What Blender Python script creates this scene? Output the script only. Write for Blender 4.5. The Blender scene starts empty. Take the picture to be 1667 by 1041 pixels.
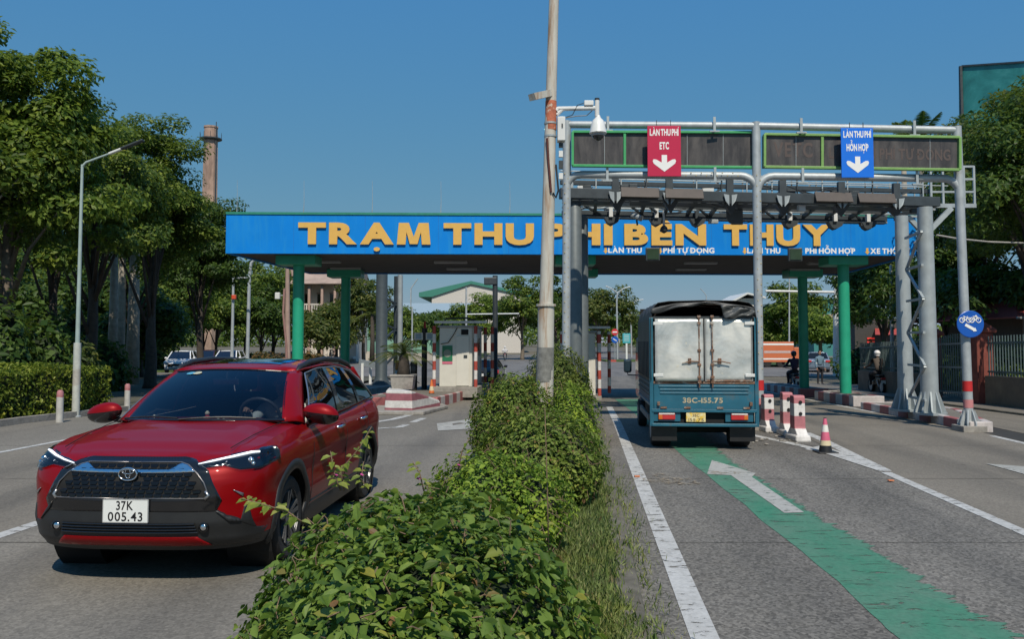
import bpy, bmesh, math, random, unicodedata
import numpy as np
from mathutils import Vector, Matrix

# ------------------------------------------------------------------ camera, sky, sun, exposure
SC = bpy.context.scene
COL = SC.collection
FPX, CAMH, CX, CY, HZ, IW, IH = 1370.0, 1.75, 833.5, 485.0, 556.0, 1667.0, 1041.0
PITCH = math.atan((HZ - CY) / FPX)
cam_d = bpy.data.cameras.new('camera')
cam = bpy.data.objects.new('camera', cam_d)
COL.objects.link(cam)
cam.location = (0, 0, CAMH)
cam.rotation_euler = (math.pi / 2 + PITCH, 0, 0)
cam_d.sensor_width = 36.0
cam_d.lens = 36.0 * FPX / IW
cam_d.shift_y = (CY - IH / 2) / IW
cam_d.clip_start, cam_d.clip_end = 0.1, 3000
SC.camera = cam

SUN_EL = math.radians(50)
SUN_AZ = math.atan2(0.16, -0.98)          # azimuth of the sun, measured from +Y towards +X
world = bpy.data.worlds.new('World')
SC.world = world
world.use_nodes = True
wn = world.node_tree
sky = wn.nodes.new('ShaderNodeTexSky')
sky.sky_type = 'NISHITA'
sky.sun_disc = False
sky.sun_elevation = SUN_EL
sky.sun_rotation = SUN_AZ
sky.altitude = 0
sky.air_density = 1.0
sky.dust_density = 0.0
sky.ozone_density = 6.0
bg = wn.nodes['Background']
bg.inputs['Strength'].default_value = 0.1
# camera-like response: the deep even blue of the photograph's sky
sep = wn.nodes.new('ShaderNodeSeparateColor')
cmb = wn.nodes.new('ShaderNodeCombineColor')
wn.links.new(sky.outputs[0], sep.inputs[0])
for i, (p_, k_) in enumerate(((0.72, 0.387), (0.30, 0.397), (-0.12, 0.423))):
    a_ = wn.nodes.new('ShaderNodeMath')
    a_.operation = 'MULTIPLY'
    a_.inputs[1].default_value = 0.085
    b_ = wn.nodes.new('ShaderNodeMath')
    b_.operation = 'POWER'
    b_.inputs[1].default_value = p_
    c_ = wn.nodes.new('ShaderNodeMath')
    c_.operation = 'MULTIPLY'
    c_.inputs[1].default_value = k_ / 0.1
    wn.links.new(sep.outputs[i], a_.inputs[0])
    wn.links.new(a_.outputs[0], b_.inputs[0])
    wn.links.new(b_.outputs[0], c_.inputs[0])
    wn.links.new(c_.outputs[0], cmb.inputs[i])
wn.links.new(cmb.outputs[0], bg.inputs[0])
sun_d = bpy.data.lights.new('sun', 'SUN')
sun_d.energy = 4.1
sun_d.angle = math.radians(0.55)
sun_d.color = (1.0, 0.915, 0.78)
sun = bpy.data.objects.new('sun', sun_d)
COL.objects.link(sun)
sv = Vector((math.sin(SUN_AZ) * math.cos(SUN_EL), math.cos(SUN_AZ) * math.cos(SUN_EL), math.sin(SUN_EL)))
sun.rotation_euler = sv.to_track_quat('Z', 'Y').to_euler()
SC.view_settings.view_transform = 'Standard'
SC.view_settings.look = 'None'
SC.view_settings.exposure = 0.0
SC.view_settings.gamma = 1.0
SC.view_settings.use_curve_mapping = False
SC.cycles.max_bounces = 8
SC.cycles.transparent_max_bounces = 12

# ------------------------------------------------------------------ measuring helpers
def gz(y):
    """height of the ground: level near the camera, falling 2 % through the toll plaza, level beyond"""
    return 0.0 if y < 18 else (-0.02 * (y - 18) if y < 45 else -0.54)

TAN = 0.0858                      # road axis against the y axis
def S(s, y, z=0.0):
    """point at lateral offset s from the road axis, distance y, height z above the ground"""
    return Vector((s + TAN * y, y, gz(y) + z))

def ray(px, py):
    a, b = (px - CX) / FPX, (CY - py) / FPX
    c, s = math.cos(PITCH), math.sin(PITCH)
    return Vector((a, c - b * s, s + b * c))

def P(px, py, Y):
    d = ray(px, py)
    return Vector((0, 0, CAMH)) + d * (Y / d.y)

def G(px, py, z=0.0):
    d = ray(px, py)
    lo, hi = 0.5, 900.0
    for _ in range(60):
        m = (lo + hi) / 2
        if CAMH + d.z * m / d.y > gz(m) + z: lo = m
        else: hi = m
    return P(px, py, lo)

def X2(px, Y): return (px - CX) / FPX * Y * (math.cos(PITCH))   # x at a distance (small pitch)
def ZY(py, Y): return P(CX, py, Y).z

# ------------------------------------------------------------------ objects
def setp(o, label=None, cat=None, group=None, kind=None):
    if label: o['label'] = label
    if cat: o['category'] = cat
    if group: o['group'] = group
    if kind: o['kind'] = kind
    return o

ORG = {}
def thing(name, label, cat, loc=(0, 0, 0), rz=0.0, group=None, world=False):
    """an Empty at the thing's base; with world=True its parts are given in world coordinates"""
    o = bpy.data.objects.new(name, None)
    COL.objects.link(o)
    o.empty_display_size = 0.2
    o.location = loc
    o.rotation_euler = (0, 0, rz)
    setp(o, label, cat, group)
    if world: ORG[o.name] = Vector(loc)
    return o

def link(name, me, m, parent=None, smooth=False, org=None):
    o = bpy.data.objects.new(name, me)
    COL.objects.link(o)
    if m is not None and not me.materials: me.materials.append(m)
    if parent is not None:
        o.parent = parent
        if parent.name in ORG: ORG[o.name] = ORG[parent.name]
    if smooth: me.shade_smooth()
    return o

def kids(o): return [c for c in bpy.data.objects if c.parent == o]
def copy_tree(o, parent=None):
    c = o.copy()
    COL.objects.link(c)
    c.parent = parent
    for k in kids(o):
        if k != c: copy_tree(k, c)
    return c

class MB:
    """collects faces; build() links them as one mesh object"""
    def __init__(s): s.v, s.f = [], []
    def add(s, vs, fs):
        n = len(s.v)
        s.v += [tuple(p) for p in vs]
        s.f += [tuple(i + n for i in f) for f in fs]
        return s
    def poly(s, pts): return s.add(pts, [tuple(range(len(pts)))])
    def box(s, x0, x1, y0, y1, z0, z1):
        return s.add([(x0, y0, z0), (x1, y0, z0), (x1, y1, z0), (x0, y1, z0), (x0, y0, z1), (x1, y0, z1), (x1, y1, z1), (x0, y1, z1)],
                     [(0, 3, 2, 1), (4, 5, 6, 7), (0, 1, 5, 4), (1, 2, 6, 5), (2, 3, 7, 6), (3, 0, 4, 7)])
    def cbox(s, c, sx, sy, sz, rz=0.0):
        n = len(s.v)
        s.box(-sx / 2, sx / 2, -sy / 2, sy / 2, -sz / 2, sz / 2)
        ca, sa = math.cos(rz), math.sin(rz)
        for i in range(n, len(s.v)):
            x, y, z = s.v[i]
            s.v[i] = (c[0] + x * ca - y * sa, c[1] + x * sa + y * ca, c[2] + z)
        return s
    def bar(s, p, q, w, h=None, up=(0, 0, 1)):
        """square bar from p to q"""
        p, q = Vector(p), Vector(q)
        h = h or w
        d = (q - p).normalized()
        u = Vector(up)
        if abs(d.dot(u)) > 0.97: u = Vector((0, 1, 0))
        r = d.cross(u).normalized()
        u = r.cross(d)
        a = [r * (sx * w / 2) + u * (sz * h / 2) for sx, sz in ((-1, -1), (1, -1), (1, 1), (-1, 1))]
        return s.add([p + k for k in a] + [q + k for k in a], [(3, 2, 1, 0), (4, 5, 6, 7), (0, 1, 5, 4), (1, 2, 6, 5), (2, 3, 7, 6), (3, 0, 4, 7)])
    def tube(s, p, q, r0, r1=None, n=10, cap=True):
        return s.path([p, q], [r0, r0 if r1 is None else r1], n, cap)
    def path(s, pts, r, n=8, cap=True):
        pts = [Vector(p) for p in pts]
        rs = r if isinstance(r, (list, tuple)) else [r] * len(pts)
        base = len(s.v)
        ref = None
        for i, p in enumerate(pts):
            d = (pts[min(i + 1, len(pts) - 1)] - pts[max(i - 1, 0)])
            d = d.normalized() if d.length > 1e-9 else Vector((0, 0, 1))
            if ref is None:
                ref = Vector((1, 0, 0)) if abs(d.x) < 0.9 else Vector((0, 1, 0))
            u = (ref - d * ref.dot(d)).normalized()
            ref = u
            w = d.cross(u)
            for k in range(n):
                a = 2 * math.pi * k / n
                s.v.append(tuple(p + (u * math.cos(a) + w * math.sin(a)) * rs[i]))
        for i in range(len(pts) - 1):
            for k in range(n):
                a, b = base + i * n + k, base + i * n + (k + 1) % n
                s.f.append((a, b, b + n, a + n))
        if cap:
            s.f.append(tuple(base + k for k in reversed(range(n))))
            s.f.append(tuple(base + (len(pts) - 1) * n + k for k in range(n)))
        return s
    def lathe(s, prof, c=(0, 0, 0), n=16, axis='z', cap=True):
        base = len(s.v)
        for r, h in prof:
            for k in range(n):
                a = 2 * math.pi * k / n
                x, y = r * math.cos(a), r * math.sin(a)
                p = {'z': (x, y, h), 'x': (h, x, y), 'y': (x, h, y)}[axis]
                s.v.append((c[0] + p[0], c[1] + p[1], c[2] + p[2]))
        for i in range(len(prof) - 1):
            for k in range(n):
                a, b = base + i * n + k, base + i * n + (k + 1) % n
                s.f.append((a, b, b + n, a + n))
        if cap:
            s.f.append(tuple(base + k for k in reversed(range(n))))
            s.f.append(tuple(base + (len(prof) - 1) * n + k for k in range(n)))
        return s
    def prism(s, pts, ext):
        """polygon of 3-D points extruded by the vector ext"""
        e = Vector(ext)
        n = len(pts)
        pts = [Vector(p) for p in pts]
        return s.add(pts + [p + e for p in pts], [tuple(reversed(range(n))), tuple(range(n, 2 * n))] +
                     [(i, (i + 1) % n, n + (i + 1) % n, n + i) for i in range(n)])
    def grid(s, fn, nu, nv):
        return s.add([fn(i / nu, j / nv) for j in range(nv + 1) for i in range(nu + 1)],
                     [(j * (nu + 1) + i, j * (nu + 1) + i + 1, (j + 1) * (nu + 1) + i + 1, (j + 1) * (nu + 1) + i) for j in range(nv) for i in range(nu)])
    def mesh(s, name, org=None, fix=True):
        me = bpy.data.meshes.new(name)
        v = s.v if org is None else [(p[0] - org[0], p[1] - org[1], p[2] - org[2]) for p in s.v]
        me.from_pydata(v, [], s.f)
        if fix:
            bm = bmesh.new()
            bm.from_mesh(me)
            bmesh.ops.recalc_face_normals(bm, faces=bm.faces)
            bm.to_mesh(me)
            bm.free()
        me.update()
        return me
    def build(s, name, m, parent=None, smooth=False, bev=0.0, org=None, fix=True, seg=2, thick=0.0):
        if org is None and parent is not None: org = ORG.get(parent.name)
        o = link(name, s.mesh(name, org, fix), m, parent)
        if smooth: o.data.shade_smooth() if smooth is True else o.data.set_sharp_from_angle(angle=math.radians(smooth))
        if smooth and smooth is not True:
            o.data.shade_smooth()
            o.data.set_sharp_from_angle(angle=math.radians(smooth))
        if thick:
            md = o.modifiers.new('thickness', 'SOLIDIFY')
            md.thickness = thick
            md.offset = -1
        if bev:
            md = o.modifiers.new('bevel', 'BEVEL')
            md.width = bev
            md.segments = seg
            md.limit_method = 'ANGLE'
            md.angle_limit = math.radians(40)
        return o

def solo(name, mb, m, label, cat, group=None, loc=None, kind=None, **k):
    """a thing that is one mesh, origin at its base"""
    if loc is None:
        a = np.array(mb.v)
        loc = (float(a[:, 0].mean()), float(a[:, 1].mean()), float(a[:, 2].min()))
    o = mb.build(name, m, None, org=Vector(loc), **k)
    o.location = loc
    return setp(o, label, cat, group, kind)

# ------------------------------------------------------------------ materials
MATS = {}
def nodes(name):
    m = bpy.data.materials.new(name)
    m.use_nodes = True
    MATS[name] = m
    return m, m.node_tree.nodes, m.node_tree.links, m.node_tree.nodes['Principled BSDF']

def ramp(N, L, src, stops):
    r = N.new('ShaderNodeValToRGB')
    e = r.color_ramp.elements
    while len(e) < len(stops): e.new(0.5)
    for i, (p, c) in enumerate(stops):
        e[i].position = p
        e[i].color = (c[0], c[1], c[2], 1) if not isinstance(c, (int, float)) else (c, c, c, 1)
    L.new(src, r.inputs[0])
    return r.outputs[0]

def noise(N, L, scale, detail=6, rough=0.6, vec=None, dist=0.0, sc=None):
    n = N.new('ShaderNodeTexNoise')
    n.inputs['Scale'].default_value = scale
    n.inputs['Detail'].default_value = detail
    n.inputs['Roughness'].default_value = rough
    n.inputs['Distortion'].default_value = dist
    if vec is not None:
        if sc is not None:
            mp = N.new('ShaderNodeMapping')
            mp.inputs['Scale'].default_value = sc
            L.new(vec, mp.inputs[0])
            vec = mp.outputs[0]
        L.new(vec, n.inputs['Vector'])
    return n.outputs['Fac']

def mixc(N, L, fac, a, b, mode='MIX'):
    m = N.new('ShaderNodeMix')
    m.data_type = 'RGBA'
    m.blend_type = mode
    for sock, val in ((m.inputs[0], fac), (m.inputs[6], a), (m.inputs[7], b)):
        if isinstance(val, bpy.types.NodeSocket): L.new(val, sock)
        elif isinstance(val, (int, float)): sock.default_value = val
        else: sock.default_value = (val[0], val[1], val[2], 1)
    return m.outputs[2]

def bump(N, L, bs, h, strength, dist=0.02):
    b = N.new('ShaderNodeBump')
    b.inputs['Strength'].default_value = strength
    b.inputs['Distance'].default_value = dist
    L.new(h, b.inputs['Height'])
    L.new(b.outputs[0], bs.inputs['Normal'])

def pm(name, c, r=0.6, metal=0.0, var=0.12, vs=6.0, bmp=0.0, bs=40.0, coat=0.0, spec=None, dirt=None, df=(0.55, 0.72), ds=3.0, dsc=(1, 1, 1), dr=None, em=None):
    """painted / plain surface: uneven base colour, optional dirt or rust in patches"""
    if name in MATS: return MATS[name]
    m, N, L, B = nodes(name)
    tc = N.new('ShaderNodeTexCoord').outputs['Object']
    f = noise(N, L, vs, 5, 0.6, tc)
    lo, hi = [x * (1 - var) for x in c], [min(1, x * (1 + var)) for x in c]
    col = ramp(N, L, f, [(0.3, lo), (0.7, hi)])
    rr = r
    if dirt is not None:
        d = ramp(N, L, noise(N, L, ds, 8, 0.68, tc, 0.3, dsc), [(df[0], 0.0), (df[1], 1.0)])
        col = mixc(N, L, d, col, dirt)
        if dr is not None:
            g = N.new('ShaderNodeMapRange')
            g.inputs['To Min'].default_value, g.inputs['To Max'].default_value = r, dr
            L.new(d, g.inputs[0])
            L.new(g.outputs[0], B.inputs['Roughness'])
            rr = None
    L.new(col, B.inputs['Base Color'])
    if rr is not None: B.inputs['Roughness'].default_value = rr
    B.inputs['Metallic'].default_value = metal
    B.inputs['Coat Weight'].default_value = coat
    B.inputs['Coat Roughness'].default_value = 0.06
    if spec is not None: B.inputs['Specular IOR Level'].default_value = spec
    if bmp: bump(N, L, B, noise(N, L, bs, 6, 0.65, tc), bmp)
    if em is not None:
        B.inputs['Emission Color'].default_value = (*em[0], 1)
        B.inputs['Emission Strength'].default_value = em[1]
    return m

def leafmat(name, dark, mid, light, trans=0.35, rough=0.45, yellow=None):
    if name in MATS: return MATS[name]
    m, N, L, B = nodes(name)
    g0 = N.new('ShaderNodeNewGeometry').outputs['Random Per Island']
    ga = N.new('ShaderNodeMath')
    ga.operation = 'ADD'
    L.new(g0, ga.inputs[0])
    L.new(N.new('ShaderNodeObjectInfo').outputs['Random'], ga.inputs[1])
    gf = N.new('ShaderNodeMath')
    gf.operation = 'FRACT'
    L.new(ga.outputs[0], gf.inputs[0])
    g = gf.outputs[0]
    st = [(0.0, dark), (0.45, mid), (0.93, light)] + ([(0.975, yellow), (0.99, (0.17, 0.10, 0.05))] if yellow else [])
    col = ramp(N, L, g, st)
    oc = N.new('ShaderNodeTexCoord').outputs['Object']
    vr = noise(N, L, 2.2, 4, 0.6, oc)
    col = mixc(N, L, 1.0, col, ramp(N, L, vr, [(0.3, (0.72, 0.78, 0.85)), (0.5, (1.0, 1.0, 1.0)), (0.7, (1.45, 1.25, 0.95))]), 'MULTIPLY')
    L.new(col, B.inputs['Base Color'])
    B.inputs['Roughness'].default_value = rough
    B.inputs['Specular IOR Level'].default_value = 0.22
    t = N.new('ShaderNodeBsdfTranslucent')
    tcol = mixc(N, L, 0.6, col, (0.30, 0.42, 0.05), 'MIX')
    L.new(tcol, t.inputs[0])
    x = N.new('ShaderNodeMixShader')
    x.inputs[0].default_value = trans
    L.new(B.outputs[0], x.inputs[1])
    L.new(t.outputs[0], x.inputs[2])
    L.new(x.outputs[0], N['Material Output'].inputs['Surface'])
    return m

def asphalt(name, c, var=0.25, agg=0.25, stain=(0.05, 0.05, 0.05), warm=(0.2, 0.17, 0.13), tracks=False):
    m, N, L, B = nodes(name)
    tc = N.new('ShaderNodeNewGeometry').outputs['Position']
    fine = noise(N, L, 55, 4, 0.8, tc)
    big = noise(N, L, 0.55, 6, 0.6, tc, 0.4, (1, 0.45, 1))
    mid = noise(N, L, 5, 6, 0.7, tc)
    v = N.new('ShaderNodeTexVoronoi')
    v.inputs['Scale'].default_value = 48
    L.new(tc, v.inputs['Vector'])
    col = ramp(N, L, big, [(0.3, [x * (1 - var) for x in c]), (0.7, [x * (1 + var) for x in c])])
    col = mixc(N, L, ramp(N, L, mid, [(0.45, 0.0), (0.75, 0.55)]), col, warm)
    col = mixc(N, L, ramp(N, L, noise(N, L, 1.3, 5, 0.65, tc, 0.6, (1, 0.12, 1)), [(0.52, 0.0), (0.72, 0.5)]), col, stain)
    if tracks:
        sx = N.new('ShaderNodeSeparateXYZ')
        L.new(tc, sx.inputs[0])
        a1 = N.new('ShaderNodeMath')
        a1.operation = 'MULTIPLY_ADD'
        L.new(sx.outputs[1], a1.inputs[0])
        a1.inputs[1].default_value = -0.0858
        L.new(sx.outputs[0], a1.inputs[2])
        a2 = N.new('ShaderNodeMapRange')
        a2.inputs['From Min'].default_value, a2.inputs['From Max'].default_value = -12, 11
        L.new(a1.outputs[0], a2.inputs[0])
        st = []
        for c_ in (-7.9, -6.4, -4.3, -2.7, 1.55, 3.15, 5.0, 6.6):
            for d_, v_ in ((-0.45, 0.0), (-0.1, 1.0), (0.1, 1.0), (0.45, 0.0)): st.append(((c_ + d_ + 12) / 23, v_))
        trk_ = ramp(N, L, a2.outputs[0], st)
        tf_ = mixc(N, L, 1.0, trk_, ramp(N, L, noise(N, L, 0.9, 5, 0.6, tc, 0.3, (1, 0.2, 1)), [(0.35, 0.05), (0.65, 0.55)]), 'MULTIPLY')
        col = mixc(N, L, tf_, col, stain)
        oil = ramp(N, L, noise(N, L, 3.2, 3, 0.5, tc, 0.2), [(0.72, 0.0), (0.78, 0.6)])
        col = mixc(N, L, oil, col, [x * 0.6 for x in stain])
    spk = ramp(N, L, v.outputs['Color'], [(0.1, 1 - agg), (0.9, 1 + agg * 0.9)])
    col = mixc(N, L, 1.0, col, spk, 'MULTIPLY')
    col = mixc(N, L, 1.0, col, ramp(N, L, fine, [(0.25, 0.72), (0.75, 1.25)]), 'MULTIPLY')
    L.new(col, B.inputs['Base Color'])
    B.inputs['Roughness'].default_value = 0.85
    B.inputs['Specular IOR Level'].default_value = 0.3
    bump(N, L, B, fine, 0.5, 0.006)
    return m

def roadpaint(name, c, wear=(0.56, 0.66), sc=(1, 1, 1), ns=9.0, edge=None, dust=None):
    """old road paint, worn through to the surface in ragged cracks"""
    m, N, L, B = nodes(name)
    tc = N.new('ShaderNodeNewGeometry').outputs['Position']
    w = noise(N, L, ns, 8, 0.75, tc, 0.5, sc)
    f = ramp(N, L, w, [(wear[0], 0.0), (wear[1], 1.0)])
    base = ramp(N, L, noise(N, L, 2.5, 5, 0.6, tc), [(0.3, [x * 0.86 for x in c]), (0.7, c)])
    if dust is not None: base = mixc(N, L, ramp(N, L, noise(N, L, 1.6, 7, 0.7, tc, 0.4, (1, 0.6, 1)), [(0.32, 0.1), (0.66, 0.75)]), base, dust)
    spots = ramp(N, L, noise(N, L, 30, 3, 0.6, tc), [(0.3, 0.8), (0.6, 1.0)])
    base = mixc(N, L, 1.0, base, spots, 'MULTIPLY')
    L.new(base, B.inputs['Base Color'])
    B.inputs['Roughness'].default_value = 0.75
    if edge:
        uv = N.new('ShaderNodeUVMap').outputs[0]
        sp_ = N.new('ShaderNodeSeparateXYZ')
        L.new(uv, sp_.inputs[0])
        e_ = N.new('ShaderNodeMapRange')
        e_.inputs['From Min'].default_value, e_.inputs['From Max'].default_value = edge
        L.new(sp_.outputs[0], e_.inputs[0])
        nz = noise(N, L, 2.2, 10, 0.72, tc, 0.5, (0.45, 2.6, 1))
        ad = N.new('ShaderNodeMath')
        ad.operation = 'ADD'
        L.new(e_.outputs[0], ad.inputs[0])
        L.new(nz, ad.inputs[1])
        f2 = ramp(N, L, ad.outputs[0], [(0.0, 0.0), (1.0, 1.0)])
        mx = N.new('ShaderNodeMath')
        mx.operation = 'GREATER_THAN'
        mx.inputs[1].default_value = 1.0
        L.new(ad.outputs[0], mx.inputs[0])
        m2 = N.new('ShaderNodeMath')
        m2.operation = 'MAXIMUM'
        L.new(mx.outputs[0], m2.inputs[0])
        L.new(f, m2.inputs[1])
        f = m2.outputs[0]
    tr = N.new('ShaderNodeBsdfTransparent')
    xs = N.new('ShaderNodeMixShader')
    L.new(f, xs.inputs[0])
    L.new(B.outputs[0], xs.inputs[1])
    L.new(tr.outputs[0], xs.inputs[2])
    L.new(xs.outputs[0], N['Material Output'].inputs['Surface'])
    return m

def glassmat(name, tint, mixf=0.25, rough=0.02):
    m, N, L, B = nodes(name)
    N.remove(B)
    t = N.new('ShaderNodeBsdfTransparent')
    t.inputs[0].default_value = (*tint, 1)
    g = N.new('ShaderNodeBsdfGlossy')
    g.inputs['Roughness'].default_value = rough
    g.inputs['Color'].default_value = (0.95, 0.97, 1, 1)
    f = N.new('ShaderNodeFresnel')
    f.inputs[0].default_value = 1.5
    x = N.new('ShaderNodeMixShader')
    L.new(f.outputs[0], x.inputs[0])
    L.new(t.outputs[0], x.inputs[1])
    L.new(g.outputs[0], x.inputs[2])
    L.new(x.outputs[0], N['Material Output'].inputs['Surface'])
    return m

def stripes(name, a, b, period, phase=0.0, axis=2, warp=0.0, rough=0.6, duty=0.5):
    """bands of two paints along one object axis, chalky and chipped"""
    m, N, L, B = nodes(name)
    tc = N.new('ShaderNodeTexCoord').outputs['Object']
    sep = N.new('ShaderNodeSeparateXYZ')
    L.new(tc, sep.inputs[0])
    def mth(op, x, y):
        k = N.new('ShaderNodeMath')
        k.operation = op
        for i, q in enumerate((x, y)):
            if isinstance(q, bpy.types.NodeSocket): L.new(q, k.inputs[i])
            elif q is not None: k.inputs[i].default_value = q
        return k.outputs[0]
    z = mth('ADD', sep.outputs[axis], phase)
    if warp: z = mth('ADD', z, mth('MULTIPLY', mth('SUBTRACT', noise(N, L, 6, 3, 0.5, tc), 0.5), warp))
    q = mth('FRACT', mth('DIVIDE', z, period), None)
    f = mth('GREATER_THAN', q, duty)
    va = ramp(N, L, noise(N, L, 7, 6, 0.7, tc), [(0.3, 0.72), (0.7, 1.1)])
    col = mixc(N, L, f, a, b)
    col = mixc(N, L, 1.0, col, va, 'MULTIPLY')
    ch = ramp(N, L, noise(N, L, 16, 8, 0.75, tc), [(0.62, 0.0), (0.68, 1.0)])
    col = mixc(N, L, ch, col, (0.3, 0.28, 0.26))
    L.new(col, B.inputs['Base Color'])
    B.inputs['Roughness'].default_value = rough
    bump(N, L, B, noise(N, L, 25, 6, 0.7, tc), 0.25, 0.01)
    return m
# ------------------------------------------------------------------ lettering
GLY = {}
def glyph(ch, bold):
    k = (ch, bold)
    if k in GLY: return GLY[k]
    if ch == 'M' and bold > 0.01:
        h0, h1 = min(p[1] for p in glyph('H', bold)[0]), max(p[1] for p in glyph('H', bold)[0])
        w = 0.16 + bold * 2.2
        pts = [(0, 0), (0.06, 1), (0.06 + w * 1.15, 1), (0.525, 0.36), (0.99 - w * 1.15, 1), (0.99, 1), (1.05, 0), (1.05 - w, 0), (1.02 - w, 0.58), (0.525 + w * 0.45, 0.02), (0.525 - w * 0.45, 0.02), (0.03 + w, 0.58), (w, 0)]
        GLY[k] = ([(x * (h1 - h0), h0 + y * (h1 - h0)) for x, y in pts], [(12, 0, 1, 11), (11, 1, 2), (11, 2, 3, 10), (10, 3, 9), (9, 3, 4, 8), (8, 4, 5), (8, 5, 6, 7)])
        return GLY[k]
    c = bpy.data.curves.new('glyph', 'FONT')
    c.body = ch
    c.size = 1
    c.offset = bold
    c.resolution_u = 4
    o = bpy.data.objects.new('glyph', c)
    COL.objects.link(o)
    dg = bpy.context.evaluated_depsgraph_get()
    me = bpy.data.meshes.new_from_object(o.evaluated_get(dg))
    v = [(p.co.x, p.co.y) for p in me.vertices]
    f = [tuple(q.vertices) for q in me.polygons]
    bpy.data.objects.remove(o)
    bpy.data.curves.remove(c)
    bpy.data.meshes.remove(me)
    GLY[k] = (v, f)
    return GLY[k]

def layout(text, bold=0.02, track=0.1, space=0.35):
    """filled outlines with cap height 1 starting at x = 0; accents drawn separately. -> list of (verts, faces), width"""
    capv = glyph('H', bold)[0]
    y0, y1 = min(p[1] for p in capv), max(p[1] for p in capv)
    k = 1 / (y1 - y0)
    out, x = [], 0.0
    for ch in text:
        if ch == ' ':
            x += space
            continue
        d = unicodedata.normalize('NFD', ch)
        base, marks = d[0], d[1:]
        bar = base in 'Đđ'
        if bar: base = 'D'
        v, f = glyph(base, bold)
        mn, mx = min(p[0] for p in v), max(p[0] for p in v)
        v = [((p[0] - mn) * k + x, (p[1] - y0) * k) for p in v]
        w = (mx - mn) * k
        V, Fc = list(v), list(f)
        def pg(pts):
            n = len(V)
            V.extend(pts)
            Fc.append(tuple(range(n, n + len(pts))))
        cx = x + w / 2
        horn = '\u031b' in marks
        up = 1.06
        t = 0.13
        for q in marks:
            if q == '\u0323': pg([(cx + 0.1 * math.cos(a * math.pi / 4), -0.22 + 0.1 * math.sin(a * math.pi / 4)) for a in range(8)])
            elif q == '\u0302':
                pg([(cx - 0.26, up), (cx - 0.12, up), (cx, up + 0.12), (cx, up + 0.24), (cx - 0.03, up + 0.24)])
                pg([(cx, up + 0.12), (cx + 0.12, up), (cx + 0.26, up), (cx + 0.03, up + 0.24), (cx, up + 0.24)])
                up += 0.26
            elif q == '\u0301': pg([(cx - 0.06, up), (cx + 0.05, up), (cx + 0.22, up + 0.22), (cx + 0.06, up + 0.22)])
            elif q == '\u0300': pg([(cx + 0.06, up), (cx - 0.06, up + 0.22), (cx - 0.22, up + 0.22), (cx - 0.05, up)])
            elif q == '\u0303':
                for i in range(6):
                    a0, a1 = i / 6, (i + 1) / 6
                    g = lambda a: (cx - 0.24 + 0.48 * a, up + 0.05 + 0.06 * math.sin(a * 2 * math.pi))
                    p0, p1 = g(a0), g(a1)
                    pg([p0, p1, (p1[0], p1[1] + t), (p0[0], p0[1] + t)])
            elif q == '\u0309':
                pts = [(cx - 0.1, up + 0.24), (cx + 0.06, up + 0.27), (cx + 0.13, up + 0.17), (cx + 0.02, up + 0.09), (cx + 0.02, up)]
                for p0, p1 in zip(pts, pts[1:]):
                    dx, dy = p1[0] - p0[0], p1[1] - p0[1]
                    n_ = math.hypot(dx, dy)
                    ox, oy = -dy / n_ * 0.055, dx / n_ * 0.055
                    pg([(p0[0] + ox, p0[1] + oy), (p1[0] + ox, p1[1] + oy), (p1[0] - ox, p1[1] - oy), (p0[0] - ox, p0[1] - oy)])
        if horn: pg([(x + w - 0.09, 0.88), (x + w + 0.03, 0.9), (x + w + 0.06, 1.12), (x + w + 0.17, 1.12), (x + w + 0.14, 0.86), (x + w + 0.02, 0.78)])
        if bar: pg([(x - 0.1, 0.45), (x + 0.4, 0.45), (x + 0.4, 0.58), (x - 0.1, 0.58)])
        out.append((V, Fc))
        x += w + track + (0.08 if horn else 0)
    return out, x - track

def letters(text, name, m, parent, O, ux, uz, height, width=None, bold=0.02, track=0.1, space=0.35, depth=0.004, each=False, un=None, wsc=1.0):
    """lettering standing on the plane through O spanned by ux, uz; raised by depth"""
    gl, w = layout(text, bold, track, space)
    ux, uz, O = Vector(ux).normalized(), Vector(uz).normalized(), Vector(O)
    un = Vector(un).normalized() if un is not None else ux.cross(uz)
    sx = (width / w) if width else height * wsc
    objs, mb = [], MB()
    for V, Fc in gl:
        b = MB() if each else mb
        f3 = [O + ux * (p[0] * sx) + uz * (p[1] * height) + un * depth for p in V]
        n = len(f3)
        ed = {}
        for fc in Fc:
            for i in range(len(fc)):
                a, c = fc[i], fc[(i + 1) % len(fc)]
                e = (min(a, c), max(a, c))
                ed[e] = None if e in ed else (a, c)
        side = [(c, a, a + n, c + n) for k in ed.values() if k for a, c in [k]]
        b.add(f3 + [p - un * (depth - 0.0005) for p in f3], [tuple(fc) for fc in Fc] + side)
        if each: objs.append(b.build(name, m, parent, fix=False))
    if not each: objs.append(mb.build(name, m, parent, fix=False))
    return objs
# ------------------------------------------------------------------ shared materials
asph1 = asphalt('asphalt_dark', (0.178, 0.166, 0.146), 0.2, 0.45, (0.075, 0.072, 0.067), (0.165, 0.15, 0.125), True)
conc2 = asphalt('concrete_lane', (0.195, 0.174, 0.142), 0.16, 0.18, (0.09, 0.083, 0.072), (0.21, 0.19, 0.155), True)
conc3 = asphalt('concrete_lane_grey', (0.198, 0.182, 0.155), 0.16, 0.22, (0.095, 0.09, 0.083), (0.2, 0.185, 0.155), True)
asph2 = asphalt('asphalt_far', (0.17, 0.165, 0.16), 0.15, 0.15)
jointm = pm('joint_dark', (0.035, 0.033, 0.03), 0.9)
earth = asphalt('earth_dusty', (0.16, 0.135, 0.1), 0.3, 0.2, (0.07, 0.06, 0.045), (0.09, 0.11, 0.045))
pavem = asphalt('pavement_concrete', (0.185, 0.17, 0.148), 0.18, 0.12, (0.12, 0.11, 0.1))
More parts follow.
